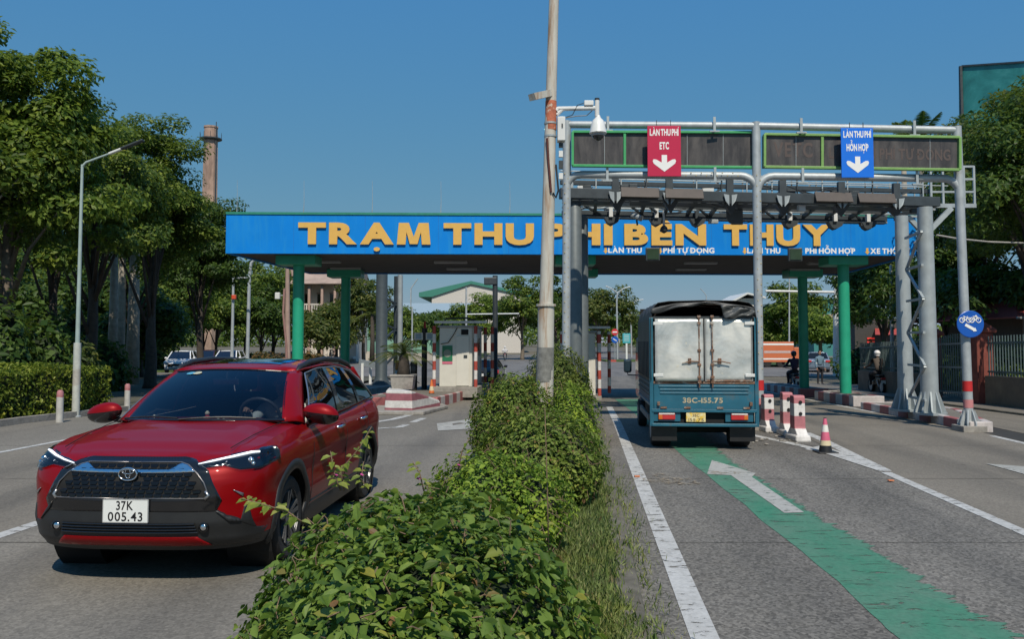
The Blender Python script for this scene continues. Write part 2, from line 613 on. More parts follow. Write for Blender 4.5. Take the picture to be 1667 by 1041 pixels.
white_p = roadpaint('road_paint_white', (0.62, 0.62, 0.6), (0.56, 0.59), (0.6, 1.6, 1), 8, None, (0.42, 0.41, 0.38))
green_p = roadpaint('road_paint_green', (0.034, 0.225, 0.128), (0.56, 0.63), (0.6, 2.0, 1), 5, (0.35, 1.2), (0.13, 0.22, 0.16))
arrow_p = roadpaint('road_paint_arrow', (0.5, 0.49, 0.46), (0.56, 0.63), (0.8, 1.6, 1), 6, None, (0.33, 0.33, 0.29))
galv = pm('galvanised_steel', (0.40, 0.43, 0.44), 0.5, 0.25, 0.16, 5, 0.05, 20, dirt=(0.30, 0.21, 0.14), df=(0.66, 0.8), ds=4)
galv2 = pm('galvanised_steel_clean', (0.36, 0.40, 0.41), 0.5, 0.25, 0.14, 4)
darksteel = pm('dark_grey_steel', (0.045, 0.055, 0.06), 0.55, 0.2, 0.25, 5)
black_pl = pm('black_plastic', (0.014, 0.014, 0.015), 0.45, 0, 0.2, 9)
whitepaint = pm('white_painted_metal', (0.66, 0.67, 0.65), 0.45, 0, 0.08, 4, dirt=(0.4, 0.37, 0.32), df=(0.6, 0.8), ds=5)
greypaint = pm('grey_painted_metal', (0.3, 0.31, 0.31), 0.5, 0, 0.1, 4)
redwhite_post = stripes('red_white_post', (0.42, 0.07, 0.05), (0.7, 0.68, 0.66), 0.6, 0.05)
redwhite_kerb = stripes('red_white_kerb', (0.36, 0.11, 0.11), (0.55, 0.5, 0.48), 1.3, 0.0, 1, 0.03)
concrete = pm('old_concrete', (0.3, 0.28, 0.25), 0.9, 0, 0.25, 5, 0.4, 30, dirt=(0.12, 0.11, 0.1), df=(0.5, 0.75), ds=2.5)

# ------------------------------------------------------------------ ground and road
YB = [-25, -8, 0, 6, 12, 18, 24, 30, 36, 45]
def sheet(sl, sr, ys, lift, nx=1):
    """strip of ground between two lateral lines (numbers or functions of y), following the terrain"""
    fl = sl if callable(sl) else (lambda y: sl)
    fr = sr if callable(sr) else (lambda y: sr)
    b = MB()
    n = len(ys)
    vs = []
    for y in ys:
        for k in range(nx + 1):
            s = fl(y) + (fr(y) - fl(y)) * k / nx
            p = S(s, y)
            vs.append((p.x, p.y, p.z + lift))
    b.add(vs, [(j * (nx + 1) + i, j * (nx + 1) + i + 1, (j + 1) * (nx + 1) + i + 1, (j + 1) * (nx + 1) + i) for j in range(n - 1) for i in range(nx)])
    return b

g = MB()
yy = YB + [60, 140, 400, 1500]
g.add([(x, y, gz(y) - 0.03) for y in yy for x in (-600, 600)], [(2 * j, 2 * j + 1, 2 * j + 3, 2 * j + 2) for j in range(len(yy) - 1)])
setp(g.build('ground', earth), kind='structure')
road = setp(sheet(-11.9, 10.7, YB + [55], 0.0).build('road', jointm), kind='structure')
far_road = MB()
far_road.add([(-130, 55, -0.536), (150, 55, -0.536), (150, 140, -0.536), (-130, 140, -0.536)], [(0, 1, 2, 3)])
setp(far_road.build('cross_road', asph2), kind='structure')
fr2 = MB()
fr2.add([(6, 140, -0.536), (20, 140, -0.536), (48, 420, -0.536), (34, 420, -0.536)], [(0, 1, 2, 3)])
setp(fr2.build('far_road', asph2), kind='structure')

random.seed(4)
lanes = [(0.35, 4.0, asph1), (4.0, 7.62, conc2), (8.3, 10.7, conc2), (-5.25, -1.6, conc3), (-9.16, -5.25, conc2), (-11.9, -9.16, conc3)]
for a, b_, m in lanes:
    y = -2.8
    while y < 54:
        y1 = y + 3.4
        ys = [y + 0.008] + [q for q in (18, 45) if y + 0.1 < q < y1 - 0.1] + [y1 - 0.008]
        sheet(a + 0.006, b_ - 0.006, ys, 0.004 + random.uniform(0, 0.002)).build('slab', m, road)
        y = y1

def strip(pts, w, lift=0.010, name='lane_line', m=None, z=0.0):
    """painted line through ground points"""
    b = MB()
    vs = []
    for i, p in enumerate(pts):
        d = (pts[min(i + 1, len(pts) - 1)] - pts[max(i - 1, 0)])
        d = Vector((d.x, d.y, 0)).normalized()
        n = Vector((d.y, -d.x, 0)) * (w / 2)
        for q in (p - n, p + n): vs.append((q.x, q.y, gz(q.y) + lift))
    b.add(vs, [(2 * i, 2 * i + 1, 2 * i + 3, 2 * i + 2) for i in range(len(pts) - 1)])
    return b.build(name, m or white_p, road)
def fill(pts, lift, name, m):
    b = MB()
    b.poly([(p.x, p.y, gz(p.y) + lift) for p in pts])
    return b.build(name, m, road)

strip([S(0.70, y) for y in (1, 4, 8, 12, 18, 24)], 0.17)
strip([S(4.0, y) for y in (2, 5, 8, 11.3)], 0.14)
strip([G(1442, 769), G(1340, 736), G(1290, 724), G(1206, 706)], 0.17, 0.013)
strip([G(1441, 768), G(1398, 747), G(1340, 718), G(1312, 706)], 0.17, 0.012)
fill([G(1425, 762), G(1350, 740), G(1310, 733), G(1335, 727), G(1372, 738)], 0.0105, 'gore_fill', white_p)
strip([S(7.5, y) for y in (2, 8, 15.6)], 0.12)
strip([S(7.42 + 0.012 * (y - 24), y) for y in (21.5, 24, 30, 37)], 0.14)
strip([S(-5.25, y) for y in (1, 6, 12, 17.5)], 0.15)
strip([S(-9.17, y) for y in (1, 8, 14, 18, 23)], 0.12)
strip([G(600, 690), G(640, 684), G(700, 668), G(760, 645)], 0.2, 0.012)
strip([G(598, 700), G(650, 697), G(690, 682)], 0.16, 0.0125)
strip([G(1250, 623), G(1284, 627), G(1340, 641)], 0.12, 0.012)
# green lane band with a ragged right edge
gl = [(985, 640), (1032, 672), (1095, 729), (1149, 773), (1241, 849), (1332, 923), (1420, 1002), (1463, 1041), (1560, 1120)]
gr = [(1040, 640), (1100, 676), (1167, 729), (1202, 758), (1245, 784), (1324, 836), (1407, 884), (1485, 932), (1550, 976), (1646, 1028), (1760, 1120)]
def dens(pts, n, jit):
    out = []
    for (a, b), (c, d) in zip(pts, pts[1:]):
        for k in range(n):
            t = k / n
            out.append((a + (c - a) * t + random.uniform(-jit, jit) * (b + (d - b) * t - 556) / 300, b + (d - b) * t))
    return out + [pts[-1]]
GL = [G(*q) for q in dens(gl, 3, 3)]
GR = []
for a, b_ in dens(gr, 3, 2):
    GR.append(G(a, b_))
band = MB()
def at_y(L_, y):
    for p, q in zip(L_, L_[1:]):
        if (p.y - y) * (q.y - y) <= 0 and abs(p.y - q.y) > 1e-6:
            t = (y - p.y) / (q.y - p.y)
            return p.x + (q.x - p.x) * t
    return (L_[0] if abs(L_[0].y - y) < abs(L_[-1].y - y) else L_[-1]).x
ysb = [4.4 + 0.09 * k for k in range(105)] + [14 + 0.5 * k for k in range(30)]
bv = []
for y in ysb:
    jx = random.uniform(-0.015, 0.015)
    xl, xr = at_y(GL, y), at_y(GR, y)
    bv += [(xl, y, gz(y) + 0.0085), (xr + (xr - xl) * 0.22, y, gz(y) + 0.0085)]
band.add(bv, [(2 * i, 2 * i + 1, 2 * i + 3, 2 * i + 2) for i in range(len(ysb) - 1)])
bo = band.build('green_lane_band', green_p, road, fix=False)
uvl = bo.data.uv_layers.new(name='UVMap')
for lp_ in bo.data.loops: uvl.data[lp_.index].uv = (lp_.vertex_index % 2, 0)
fill([G(*q) for q in ((1159, 751), (1151, 774), (1190, 776), (1277, 838), (1309, 837), (1224, 779), (1230, 773))], 0.014, 'lane_arrow', arrow_p)
fill([G(*q) for q in ((1605, 757), (1700, 783), (1700, 764))], 0.014, 'lane_arrow', arrow_p)
fill([G(*q) for q in ((1660, 771), (1700, 782), (1850, 830), (1800, 840))], 0.0135, 'lane_arrow_shaft', arrow_p)
fill([G(*q) for q in ((711, 691), (713, 703), (760, 700), (790, 691), (765, 684))], 0.014, 'lane_arrow', arrow_p)
for q in ((1037, 779), (1450, 786)):
    p = G(*q)
    MB().cbox((p.x, p.y, 0.025), 0.07, 0.06, 0.016).build('reflector_stud', pm('amber_reflector', (0.6, 0.2, 0.08), 0.3), road, bev=0.006)
# spilled sand on the lane beside the arrow
sp = MB()
for cxp, cyp, rx_, ry_ in ((1090, 784, 0.34, 0.26), (1118, 789, 0.16, 0.12), (1065, 775, 0.2, 0.1), (1180, 772, 0.25, 0.12)):
    c = G(cxp, cyp)
    sp.poly([(c.x + rx_ * math.cos(a) * (0.7 + 0.5 * random.random()), c.y + ry_ * math.sin(a) * (0.7 + 0.5 * random.random()), 0.0145) for a in [k * math.pi / 9 for k in range(18)]])
sandm = roadpaint('spilled_sand', (0.34, 0.28, 0.2), (0.40, 0.52), (1, 1, 1), 9)
sp.build('spilled_sand', sandm, road)

# ------------------------------------------------------------------ kerbed islands
def island(name, outline, h, mtop, mside, kw=0.14):
    """raised island: kerb ring and filled top; outline in (s, y), drawn counter-clockwise"""
    pts = [S(s, y) for s, y in outline]
    n = len(pts)
    c = sum((Vector(p) for p in pts), Vector()) / n
    ins = []
    for i, p in enumerate(pts):
        a, b = (pts[i] - pts[i - 1]), (pts[(i + 1) % n] - pts[i])
        na, nb = Vector((-a.y, a.x, 0)).normalized(), Vector((-b.y, b.x, 0)).normalized()
        q = (na + nb).normalized()
        ins.append(p + q * (kw / max(0.35, q.dot(na))))
    k = MB()
    vs = [(p.x, p.y, gz(p.y) - 0.05) for p in pts] + [(p.x, p.y, gz(p.y) + h) for p in pts] + [(p.x, p.y, gz(p.y) + h) for p in ins] + [(p.x, p.y, gz(p.y) - 0.05) for p in ins]
    fs = []
    for i in range(n):
        j = (i + 1) % n
        fs += [(i, j, n + j, n + i), (n + i, n + j, 2 * n + j, 2 * n + i), (2 * n + i, 2 * n + j, 3 * n + j, 3 * n + i)]
    k.add(vs, fs)
    t = MB()
    t.poly([(p.x, p.y, gz(p.y) + h - 0.012) for p in ins])
    o = setp(t.build(name, mtop), kind='structure')
    k.build('kerb', mside, o, bev=0.02)
    return o
def longisle(sl, sr, y0, y1, step=4.0):
    ys = [y0]
    while ys[-1] + step < y1: ys.append(ys[-1] + step)
    ys.append(y1)
    for q in (18.0, 45.0):
        if y0 < q < y1 and all(abs(q - k) > 0.3 for k in ys): ys.append(q)
    ys.sort()
    return [(sr, y) for y in ys] + [(sl, y) for y in reversed(ys)]
soil = asphalt('median_soil', (0.12, 0.095, 0.06), 0.3, 0.3, (0.05, 0.045, 0.03), (0.09, 0.09, 0.04))
# the long median: top as terrain-following sheet, kerbs on both sides
med = setp(sheet(-1.5, 0.2, YB, 0.13).build('median_strip', soil), kind='structure')
for s0, s1 in ((0.2, 0.36), (-1.62, -1.5)):
    k = MB()
    vs = []
    for y in YB:
        for s_, z in ((s0, -0.02), (s0, 0.15), (s1, 0.15), (s1, -0.02)):
            p = S(s_, y)
            vs.append((p.x, p.y, p.z + z))
    k.add(vs, [(4 * i + a, 4 * i + a + 1, 4 * i + 5 + a, 4 * i + 4 + a) for i in range(len(YB) - 1) for a in range(3)] + [(0, 1, 2, 3), tuple(4 * (len(YB) - 1) + q for q in (3, 2, 1, 0))])
    k.build('kerb', pm('kerb_dirty', (0.15, 0.135, 0.105), 0.9, 0, 0.3, 4, 0.4, 25, dirt=(0.07, 0.065, 0.045), df=(0.45, 0.65), ds=3), med, bev=0.03)
island('kerbed_island', [(7.86, 16.3), (8.25, 18), (8.85, 20), (9.0, 23), (7.5, 23), (7.46, 20), (7.44, 18), (7.42, 16.3)], 0.2, pavem, redwhite_kerb, 0.16)
island('kerbed_island', longisle(7.72, 8.62, 24.3, 28.4), 0.3, pavem, redwhite_kerb, 0.16)
island('kerbed_island', longisle(7.72, 8.72, 30.2, 37.0), 0.3, pavem, redwhite_kerb, 0.16)
island('kerbed_island', [(-4.1, 23.6), (-4.0, 28), (-4.15, 34), (-4.3, 39), (-6.3, 39), (-6.3, 34), (-6.3, 28), (-6.3, 23.6)], 0.3, pavem, redwhite_kerb, 0.12)
island('kerbed_island', longisle(-9.9, -8.4, 24.5, 42.0), 0.2, pavem, concrete, 0.15)
# footways
rs = setp(sheet(10.7, 30, YB, 0.05).build('pavement', pavem), kind='structure')
kb = MB()
for y0, y1 in zip(YB, YB[1:]):
    a, b = S(10.56, y0), S(10.56, y1)
    c, d = S(10.7, y0), S(10.7, y1)
    kb.add([(a.x, a.y, a.z - 0.02), (b.x, b.y, b.z - 0.02), (b.x, b.y, b.z + 0.055), (a.x, a.y, a.z + 0.055), (c.x, c.y, c.z + 0.055), (d.x, d.y, d.z + 0.055)], [(0, 1, 2, 3), (3, 2, 5, 4)])
kb.build('kerb', pm('kerb_dirty', (0, 0, 0)), rs)
ls = setp(sheet(-60, -12.05, YB + [52], 0.10, 3).build('pavement', asphalt('park_soil', (0.11, 0.1, 0.075), 0.3, 0.25, (0.05, 0.045, 0.035), (0.07, 0.1, 0.035))), kind='structure')
kb = MB()
for y0, y1 in zip(YB, YB[1:]):
    a, b = S(-11.9, y0), S(-11.9, y1)
    c, d = S(-12.05, y0), S(-12.05, y1)
    kb.add([(a.x, a.y, a.z - 0.02), (b.x, b.y, b.z - 0.02), (b.x, b.y, b.z + 0.14), (a.x, a.y, a.z + 0.14), (c.x, c.y, c.z + 0.14), (d.x, d.y, d.z + 0.14)], [(0, 1, 2, 3), (3, 2, 5, 4)])
kb.build('kerb', concrete, ls)
# grass verges beyond the crossing
grassm = asphalt('grass_verge', (0.06, 0.10, 0.025), 0.35, 0.3, (0.03, 0.05, 0.015), (0.12, 0.12, 0.05))
for nm, x0, x1, y0, y1 in (('grass_verge', 21, 70, 76, 110), ('grass_verge', -60, -4, 110, 150), ('grass_verge', -60, -17, 62, 68)):
    b = MB().box(x0, x1, y0, y1, -0.56, -0.40)
    setp(b.build(nm, grassm, bev=0.03), kind='structure')
# ------------------------------------------------------------------ toll canopy
blue_f = pm('fascia_blue', (0.003, 0.21, 0.66), 0.55, 0, 0.10, 0.6, spec=0.15, dirt=(0.02, 0.26, 0.62), df=(0.48, 0.8), ds=2.0, dsc=(2.0, 1, 0.25))
yellow_l = pm('letter_yellow', (0.70, 0.41, 0.09), 0.5, 0, 0.05)
white_l = pm('letter_white', (0.8, 0.8, 0.78), 0.5, 0, 0.03)
green_c = pm('column_green', (0.02, 0.34, 0.20), 0.4, 0, 0.1, 3, dirt=(0.03, 0.2, 0.14), df=(0.62, 0.8), ds=2)
green_t = pm('trim_green', (0.02, 0.22, 0.15), 0.5)
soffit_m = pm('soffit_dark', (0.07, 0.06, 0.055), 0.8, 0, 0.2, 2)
FL, FR = P(367, 413, 25.2), P(1492, 416.6, 25.85)
FR.z = FL.z
CU = (FR - FL).normalized()
CD = Vector((TAN, 1, 0)).normalized() * 7.8
can = thing('toll_canopy', 'long blue toll plaza canopy with yellow letters across its front', 'canopy', (FL.x, FL.y, gz(26)), world=True)
cz, ch = FL.z, 1.19
CN = Vector((CU.y, -CU.x, 0))           # towards the camera
def cpt(a, d, z): return FL + (FR - FL) * a + CD * d + Vector((0, 0, z))
def slabq(a, b, z0, z1, th, n):
    """upright panel from a to b"""
    return MB().prism([a + Vector((0, 0, z0)), b + Vector((0, 0, z0)), b + Vector((0, 0, z1)), a + Vector((0, 0, z1))], n * th)
fascia = slabq(FL, FR, 0, ch, 0.1, -CN).build('front_fascia', blue_f, can, bev=0.01)
slabq(cpt(0, 0, 0) - CN * 0.1, cpt(0, 1, 0), 0, ch, 0.1, Vector((1, 0, 0))).build('side_fascia', blue_f, can)
slabq(cpt(1, 0, 0) - CN * 0.1, cpt(1, 1, 0), 0, ch, 0.1, Vector((-1, 0, 0))).build('side_fascia', blue_f, can)
slabq(cpt(0.005, 1, 0), cpt(0.995, 1, 0), 0, ch, 0.1, CN).build('rear_fascia', blue_f, can)
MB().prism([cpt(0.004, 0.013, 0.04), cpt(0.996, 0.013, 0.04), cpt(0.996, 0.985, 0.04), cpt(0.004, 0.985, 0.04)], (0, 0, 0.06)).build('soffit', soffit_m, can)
MB().prism([cpt(0.004, 0.013, ch - 0.12), cpt(0.996, 0.013, ch - 0.12), cpt(0.996, 0.985, ch - 0.12), cpt(0.004, 0.985, ch - 0.12)], (0, 0, 0.05)).build('roof_deck', greypaint, can)
MB().bar(FL + Vector((0, 0, ch + 0.035)) - CN * 0.05, FR + Vector((0, 0, ch + 0.035)) - CN * 0.05, 0.16, 0.07).build('coping', green_t, can)
for i in range(5):
    for d in (0.35, 0.68):
        c = cpt(0.1 + 0.2 * i, d, 0.0)
        MB().cbox(c + Vector((0, 0, 0.01)), 1.1, 0.25, 0.07).build('ceiling_light', pm('lamp_diffuser', (0.3, 0.3, 0.3), 0.4), can)
def upx(px, d=0): return (px - 367) / (1492 - 367)
for i, px in enumerate((383, 490, 600, 711, 823, 935)):
    b = FL + (FR - FL) * upx(px) + Vector((0, 0, ch + 0.07)) - CN * 0.05
    MB().path([b, b + Vector((0.01, 0, 0.35)), b + Vector((0.0, 0, 0.98))], [0.012, 0.007, 0.004], 6).build('lightning_rod', galv2, can)
for (px, Y) in ((485, 26.5), (562, 31.6), (1375, 26.6), (1308, 31.6), (936, 26.5), (945, 31.5)):
    x = X2(px, Y)
    b = gz(Y) + 0.12
    col = MB().lathe([(0.175, b), (0.175, cz - 0.22)], (x, Y, 0), 20).build('column', green_c, can, smooth=40)
    MB().cbox((x, Y, cz - 0.1), 1.25, 0.9, 0.3).build('capital', green_c, col, bev=0.03)
    MB().lathe([(0.3, b - 0.02), (0.3, b + 0.05), (0.2, b + 0.09)], (x, Y, 0), 16).build('base_plate', concrete, col)
seam_m = pm('fascia_seam', (0.003, 0.13, 0.42), 0.6)
for k in range(1, 10):
    o = FL + (FR - FL) * (k / 10 + 0.004 * math.sin(k * 5)) + CN * 0.001
    MB().bar(o + Vector((0, 0, 0.02)), o + Vector((0, 0, ch - 0.02)), 0.008, 0.004, up=(0, 1, 0)).build('panel_seam', seam_m, can)
def facepoint(px, z): return FL + (FR - FL) * upx(px) + Vector((0, 0, z))
k2m = (FR - FL).length / (1492 - 367)
LZ = 0.285
for t, a, b in (('TRẠM', 483, 695), ('THU', 716, 862), ('PHÍ', 878, 990), ('BẾN', 1009, 1143), ('THỦY', 1172, 1349)):
    letters(t, 'letter', yellow_l, can, facepoint(a, LZ), CU, (0, 0, 1), 0.66, (b - a) * k2m, 0.05, 0.10, depth=0.07, each=True, un=CN)
for t, a, b in (('LÀN THU', 983, 1038), ('PHÍ TỰ ĐỘNG', 1073, 1157), ('LÀN THU', 1211, 1266), ('PHÍ HỖN HỢP', 1307, 1390), ('XE THÔ SƠ', 1415, 1481)):
    letters(t, 'lane_caption', white_l, can, facepoint(a, 0.055), CU, (0, 0, 1), 0.17, (b - a) * k2m, 0.04, 0.1, 0.3, depth=0.006, un=CN)
for px in (979, 1068, 1207, 1299, 1410):
    b = MB()
    o = facepoint(px, 0.03)
    b.prism([o + CU * x + Vector((0, 0, z)) for x, z in ((0, 0), (0.075, 0.09), (0.035, 0.09), (0.035, 0.2), (-0.035, 0.2), (-0.035, 0.09), (-0.075, 0.09))], CN * 0.006)
    b.build('lane_arrow_mark', yellow_l, can)
for px, t in ((1052, 'left'), (1283, 'right')):
    o = facepoint(px, -0.02) + CN * 0.35
    lab = 'square floodlight under the canopy edge beside the captions left of the middle gantry post' if t == 'left' else 'square floodlight under the canopy edge between the captions right of the middle gantry post'
    fl = thing('floodlight', lab, 'floodlight', o, world=True, group='floodlights on the canopy edge')
    MB().cbox(o, 0.42, 0.12, 0.4).build('housing', darksteel, fl, bev=0.02)
    MB().cbox(o + CN * 0.07, 0.34, 0.02, 0.31).build('lens', pm('floodlight_glass', (0.035, 0.06, 0.035), 0.12), fl)
    MB().bar(o + Vector((0, 0, 0.1)), o - CN * 0.38 + Vector((0, 0, 0.1)), 0.04).build('bracket', darksteel, fl)

# ------------------------------------------------------------------ sign gantry of bent pipes
gA = Vector((X2(921, 17.4), 17.4, 0.13))
gB = G(1237, 700)
gC = G(1578, 703)
gan = thing('sign_gantry', 'grey pipe gantry carrying the lane signs over the right lanes', 'gantry', gB, world=True)
def top(g, py): return Vector((g.x + 0.02, g.y, ZY(py, g.y)))
tA, tB, tC = top(gA, 197), top(gB, 199), top(gC, 206)
tA.x = X2(924, gA.y); tB.x = X2(1236, gB.y); tC.x = X2(1567, gC.y)
PR = 0.086
red_tape = pm('red_tape', (0.5, 0.02, 0.02), 0.5)
pink_tape = pm('faded_red_tape', (0.5, 0.2, 0.2), 0.6)
for g, t in ((gA, tA), (gB, tB), (gC, tC)):
    po = MB().tube(g, t, PR, PR, 20).build('post', galv, gan, smooth=40)
    bp = MB().cbox((g.x, g.y, g.z + 0.06), 0.46, 0.46, 0.12)
    bp.build('footing', concrete, po, bev=0.01)
    gu = MB()
    for k in range(8):
        a = k * math.pi / 4 + 0.2
        u = Vector((math.cos(a), math.sin(a), 0))
        n = Vector((-u.y, u.x, 0)) * 0.012
        q = [g + u * 0.09 + Vector((0, 0, 0.12)), g + u * 0.2 + Vector((0, 0, 0.12)), g + u * 0.2 + Vector((0, 0, 0.17)), g + u * 0.1 + Vector((0, 0, 0.42))]
        gu.prism([p - n for p in q], n * 2)
    gu.build('gusset', galv, po)
    if g is not gA:
        d = (t - g)
        for z0, z1, m in ((0.78, 0.98, red_tape), (0.46, 0.62, pink_tape)):
            MB().tube(g + d * (z0 / d.z), g + d * (z1 / d.z), PR + 0.004, PR + 0.004, 20, False).build('reflective_band', m, po, smooth=True)
def lerp(a, b, t): return a + (b - a) * t
top_off = Vector((0, 0, -0.075))
for a, b in ((tA, tB), (tB, tC)):
    MB().tube(a + top_off, b + top_off, 0.075, 0.075, 16).build('top_pipe', galv, gan, smooth=40)
def lowpt(t, py, px): return Vector((X2(px, t.y), t.y, ZY(py, t.y)))
lA, lB, lC = lowpt(tA, 284, 922), lowpt(tB, 286.5, 1236.5), lowpt(tC, 291, 1570)
for a, b in ((lA, lB), (lB, lC)):
    e = (b - a).normalized()
    R_ = 0.33
    pts = []
    for k in range(7):
        th = math.pi / 2 * k / 6
        pts.append(a + e * (R_ - R_ * math.cos(th)) + Vector((0, 0, -R_ + R_ * math.sin(th))))
    for k in range(7):
        th = math.pi / 2 * (1 - k / 6)
        pts.append(b - e * (R_ - R_ * math.cos(th)) + Vector((0, 0, -R_ + R_ * math.sin(th))))
    MB().path(pts, 0.078, 14).build('lower_pipe', galv, gan, smooth=40)
bul = MB()
def bulbs(p, q, step, r, offs):
    L_ = (q - p).length
    n = int(L_ / step)
    for k in range(n):
        c = p + (q - p) * ((k + 0.5) / n)
        for i, o in enumerate(offs):
            d = Vector(o).normalized()
            cc = c + d * r + (q - p).normalized() * (step / 2 if i % 2 else 0)
            bul.tube(cc - d * 0.004, cc + d * 0.014, 0.014, 0.008, 6)
bulbs(gA + Vector((0, 0, 1.2)), lA, 0.2, PR, ((0.5, -1, 0), (-0.35, -1, 0)))
bulbs(gB + Vector((0, 0, 1.1)), lB, 0.2, PR, ((0.5, -1, 0), (-0.35, -1, 0)))
bulbs(lA + Vector((0.4, 0, 0)), lB - Vector((0.4, 0, 0)), 0.2, 0.078, ((0, -1, 0.6), (0, -1, -0.2)))
setp(bul.build('bulb_string', pm('bulb_amber', (0.55, 0.42, 0.16), 0.35), gan), kind='stuff')
for a, b in ((tA, tB), (tB, tC)):
    for u in (0.22, 0.78):
        for zz, s_ in ((-0.14, 1), (None, -1)):
            base = lerp(a, b, u) + top_off if s_ > 0 else lerp(lA if a is tA else lB, lB if a is tA else lC, u)
            c = MB().bar(base + Vector((0, -0.11, 0.15)), base + Vector((0, -0.11, -0.16 if s_ > 0 else -0.14)), 0.05, 0.02)
            c.box(base.x - 0.1, base.x + 0.1, base.y - 0.13, base.y - 0.09, base.z - 0.16, base.z - 0.13)
            c.build('clamp', galv2, gan)

# dark message boards between the pipes
boardm = pm('led_board_glass', (0.05, 0.045, 0.045), 0.3, 0, 0.2, 3, dirt=(0.105, 0.095, 0.09), df=(0.42, 0.78), ds=2.2, dsc=(2.2, 1, 0.5), dr=0.55)
ghost = pm('led_dim_letters', (0.085, 0.062, 0.055), 0.5)
def ledboard(x0, x1, y0a, y0b, y1a, y1b, Y0, Y1, fm, seams, bars, lab, txt):
    a0, a1 = P(x0, y0a, Y0), P(x1, y0b, Y1)
    b0, b1 = P(x0, y1a, Y0), P(x1, y1b, Y1)
    t = thing('message_board', lab, 'message board', (b0 + b1) / 2, world=True, group='dark message boards on the gantry')
    n = Vector((0, 1, 0))
    bd = MB().prism([b0, b1, a1, a0], n * 0.16).build('panel', boardm, t)
    def pt(px, v):
        u = (px - x0) / (x1 - x0)
        return lerp(lerp(b0, b1, u), lerp(a0, a1, u), v)
    w = 0.05
    o = Vector((0, -0.012, 0))
    for p, q in ((a0, a1), (b0, b1)): MB().bar(p + o, q + o, 0.09, w).build('frame_bar', fm, t, bev=0.006)
    for p, q in ((a0, b0), (a1, b1)): MB().bar(p + o * 1.4, q + o * 1.4, w, 0.09, up=(0, 1, 0)).build('frame_bar', fm, t, bev=0.006)
    for px in bars: MB().bar(pt(px, 0.02) + o, pt(px, 0.98) + o, 0.05, 0.06, up=(0, 1, 0)).build('divider', fm, t)
    for px in seams: MB().bar(pt(px, 0.02) - Vector((0, 0.004, 0)), pt(px, 0.98) - Vector((0, 0.004, 0)), 0.008, 0.012, up=(0, 1, 0)).build('seam', galv2, t)
    for s_, pa, pb, v, h in txt:
        letters(s_, 'unlit_caption', ghost, t, pt(pa, v), (a1 - a0), (0, 0, 1), h, (pt(pb, 0) - pt(pa, 0)).length, 0.03, 0.12, depth=0.003, un=(0, -1, 0))
fgreen = pm('frame_green', (0.05, 0.34, 0.12), 0.45)
flime = pm('frame_lime', (0.19, 0.36, 0.10), 0.45)
ledboard(932, 1228, 215, 216, 270, 273, 17.22, 16.86, fgreen, (985, 1120, 1178), (1018,), 'dark message board in a bright green frame behind the red lane sign', [])
ledboard(1244, 1561, 219, 224, 272, 277, 16.81, 16.28, flime, (1297, 1515), (1340,), 'dark message board in a lime green frame behind the blue lane sign',
         [('VETC', 1260, 1325, 0.32, 0.3), ('LÀN THU PHÍ TỰ ĐỘNG', 1352, 1548, 0.3, 0.22)])

def lanesign(x0, x1, y0, y1, Y, m, lab, second):
    a, b = P(x0, y1, Y), P(x1, y1, Y)
    h = ZY(y0, Y) - a.z
    w = b.x - a.x
    t = thing('lane_sign', lab, 'sign', ((a.x + b.x) / 2, Y, a.z), world=True, group='lane signs hung on the gantry')
    MB().box(a.x, b.x, Y, Y + 0.03, a.z, a.z + h).build('board', m, t, bev=0.004)
    O = lambda u, v: Vector((a.x + w * u, Y - 0.001, a.z + h * v))
    letters('LÀN THU PHÍ', 'caption', white_l, t, O(0.07, 0.80), (1, 0, 0), (0, 0, 1), h * 0.135, w * 0.86, 0.035, 0.06, 0.25, un=(0, -1, 0))
    cu, cw = (0.36, 0.28) if second == 'ETC' else (0.16, 0.68)
    letters(second, 'caption', white_l, t, O(cu, 0.53), (1, 0, 0), (0, 0, 1), h * 0.145, w * cw, 0.04, 0.08, 0.3, un=(0, -1, 0))
    ar = MB()
    pts = [(0.5, 0.09), (0.82, 0.25), (0.85, 0.30), (0.82, 0.335), (0.74, 0.33), (0.58, 0.27), (0.58, 0.42), (0.42, 0.42), (0.42, 0.27), (0.26, 0.33), (0.18, 0.335), (0.15, 0.30), (0.18, 0.25)]
    ar.prism([O(u, v) for u, v in pts], (0, -0.004, 0))
    ar.build('down_arrow', white_l, t)
    for u in (0.28, 0.7):
        MB().bar(O(u, 1.0) + Vector((0, 0.015, 0)), O(u, 1.11) + Vector((0, 0.015, 0)), 0.012).build('hanger_wire', darksteel, t)
        MB().bar(O(u, -0.06) + Vector((0, 0.015, 0)), O(u, 0.0) + Vector((0, 0.015, 0)), 0.012).build('hanger_wire', darksteel, t)
lanesign(1054.5, 1109, 204.5, 287, 16.75, pm('sign_red', (0.50, 0.012, 0.06), 0.4, 0, 0.04), 'crimson lane sign reading ETC with a white down arrow', 'ETC')
lanesign(1370.5, 1423, 208, 289, 16.35, pm('sign_blue', (0.006, 0.16, 0.72), 0.4, 0, 0.04), 'bright blue lane sign with a white down arrow on the right half of the gantry', 'HỖN HỢP')

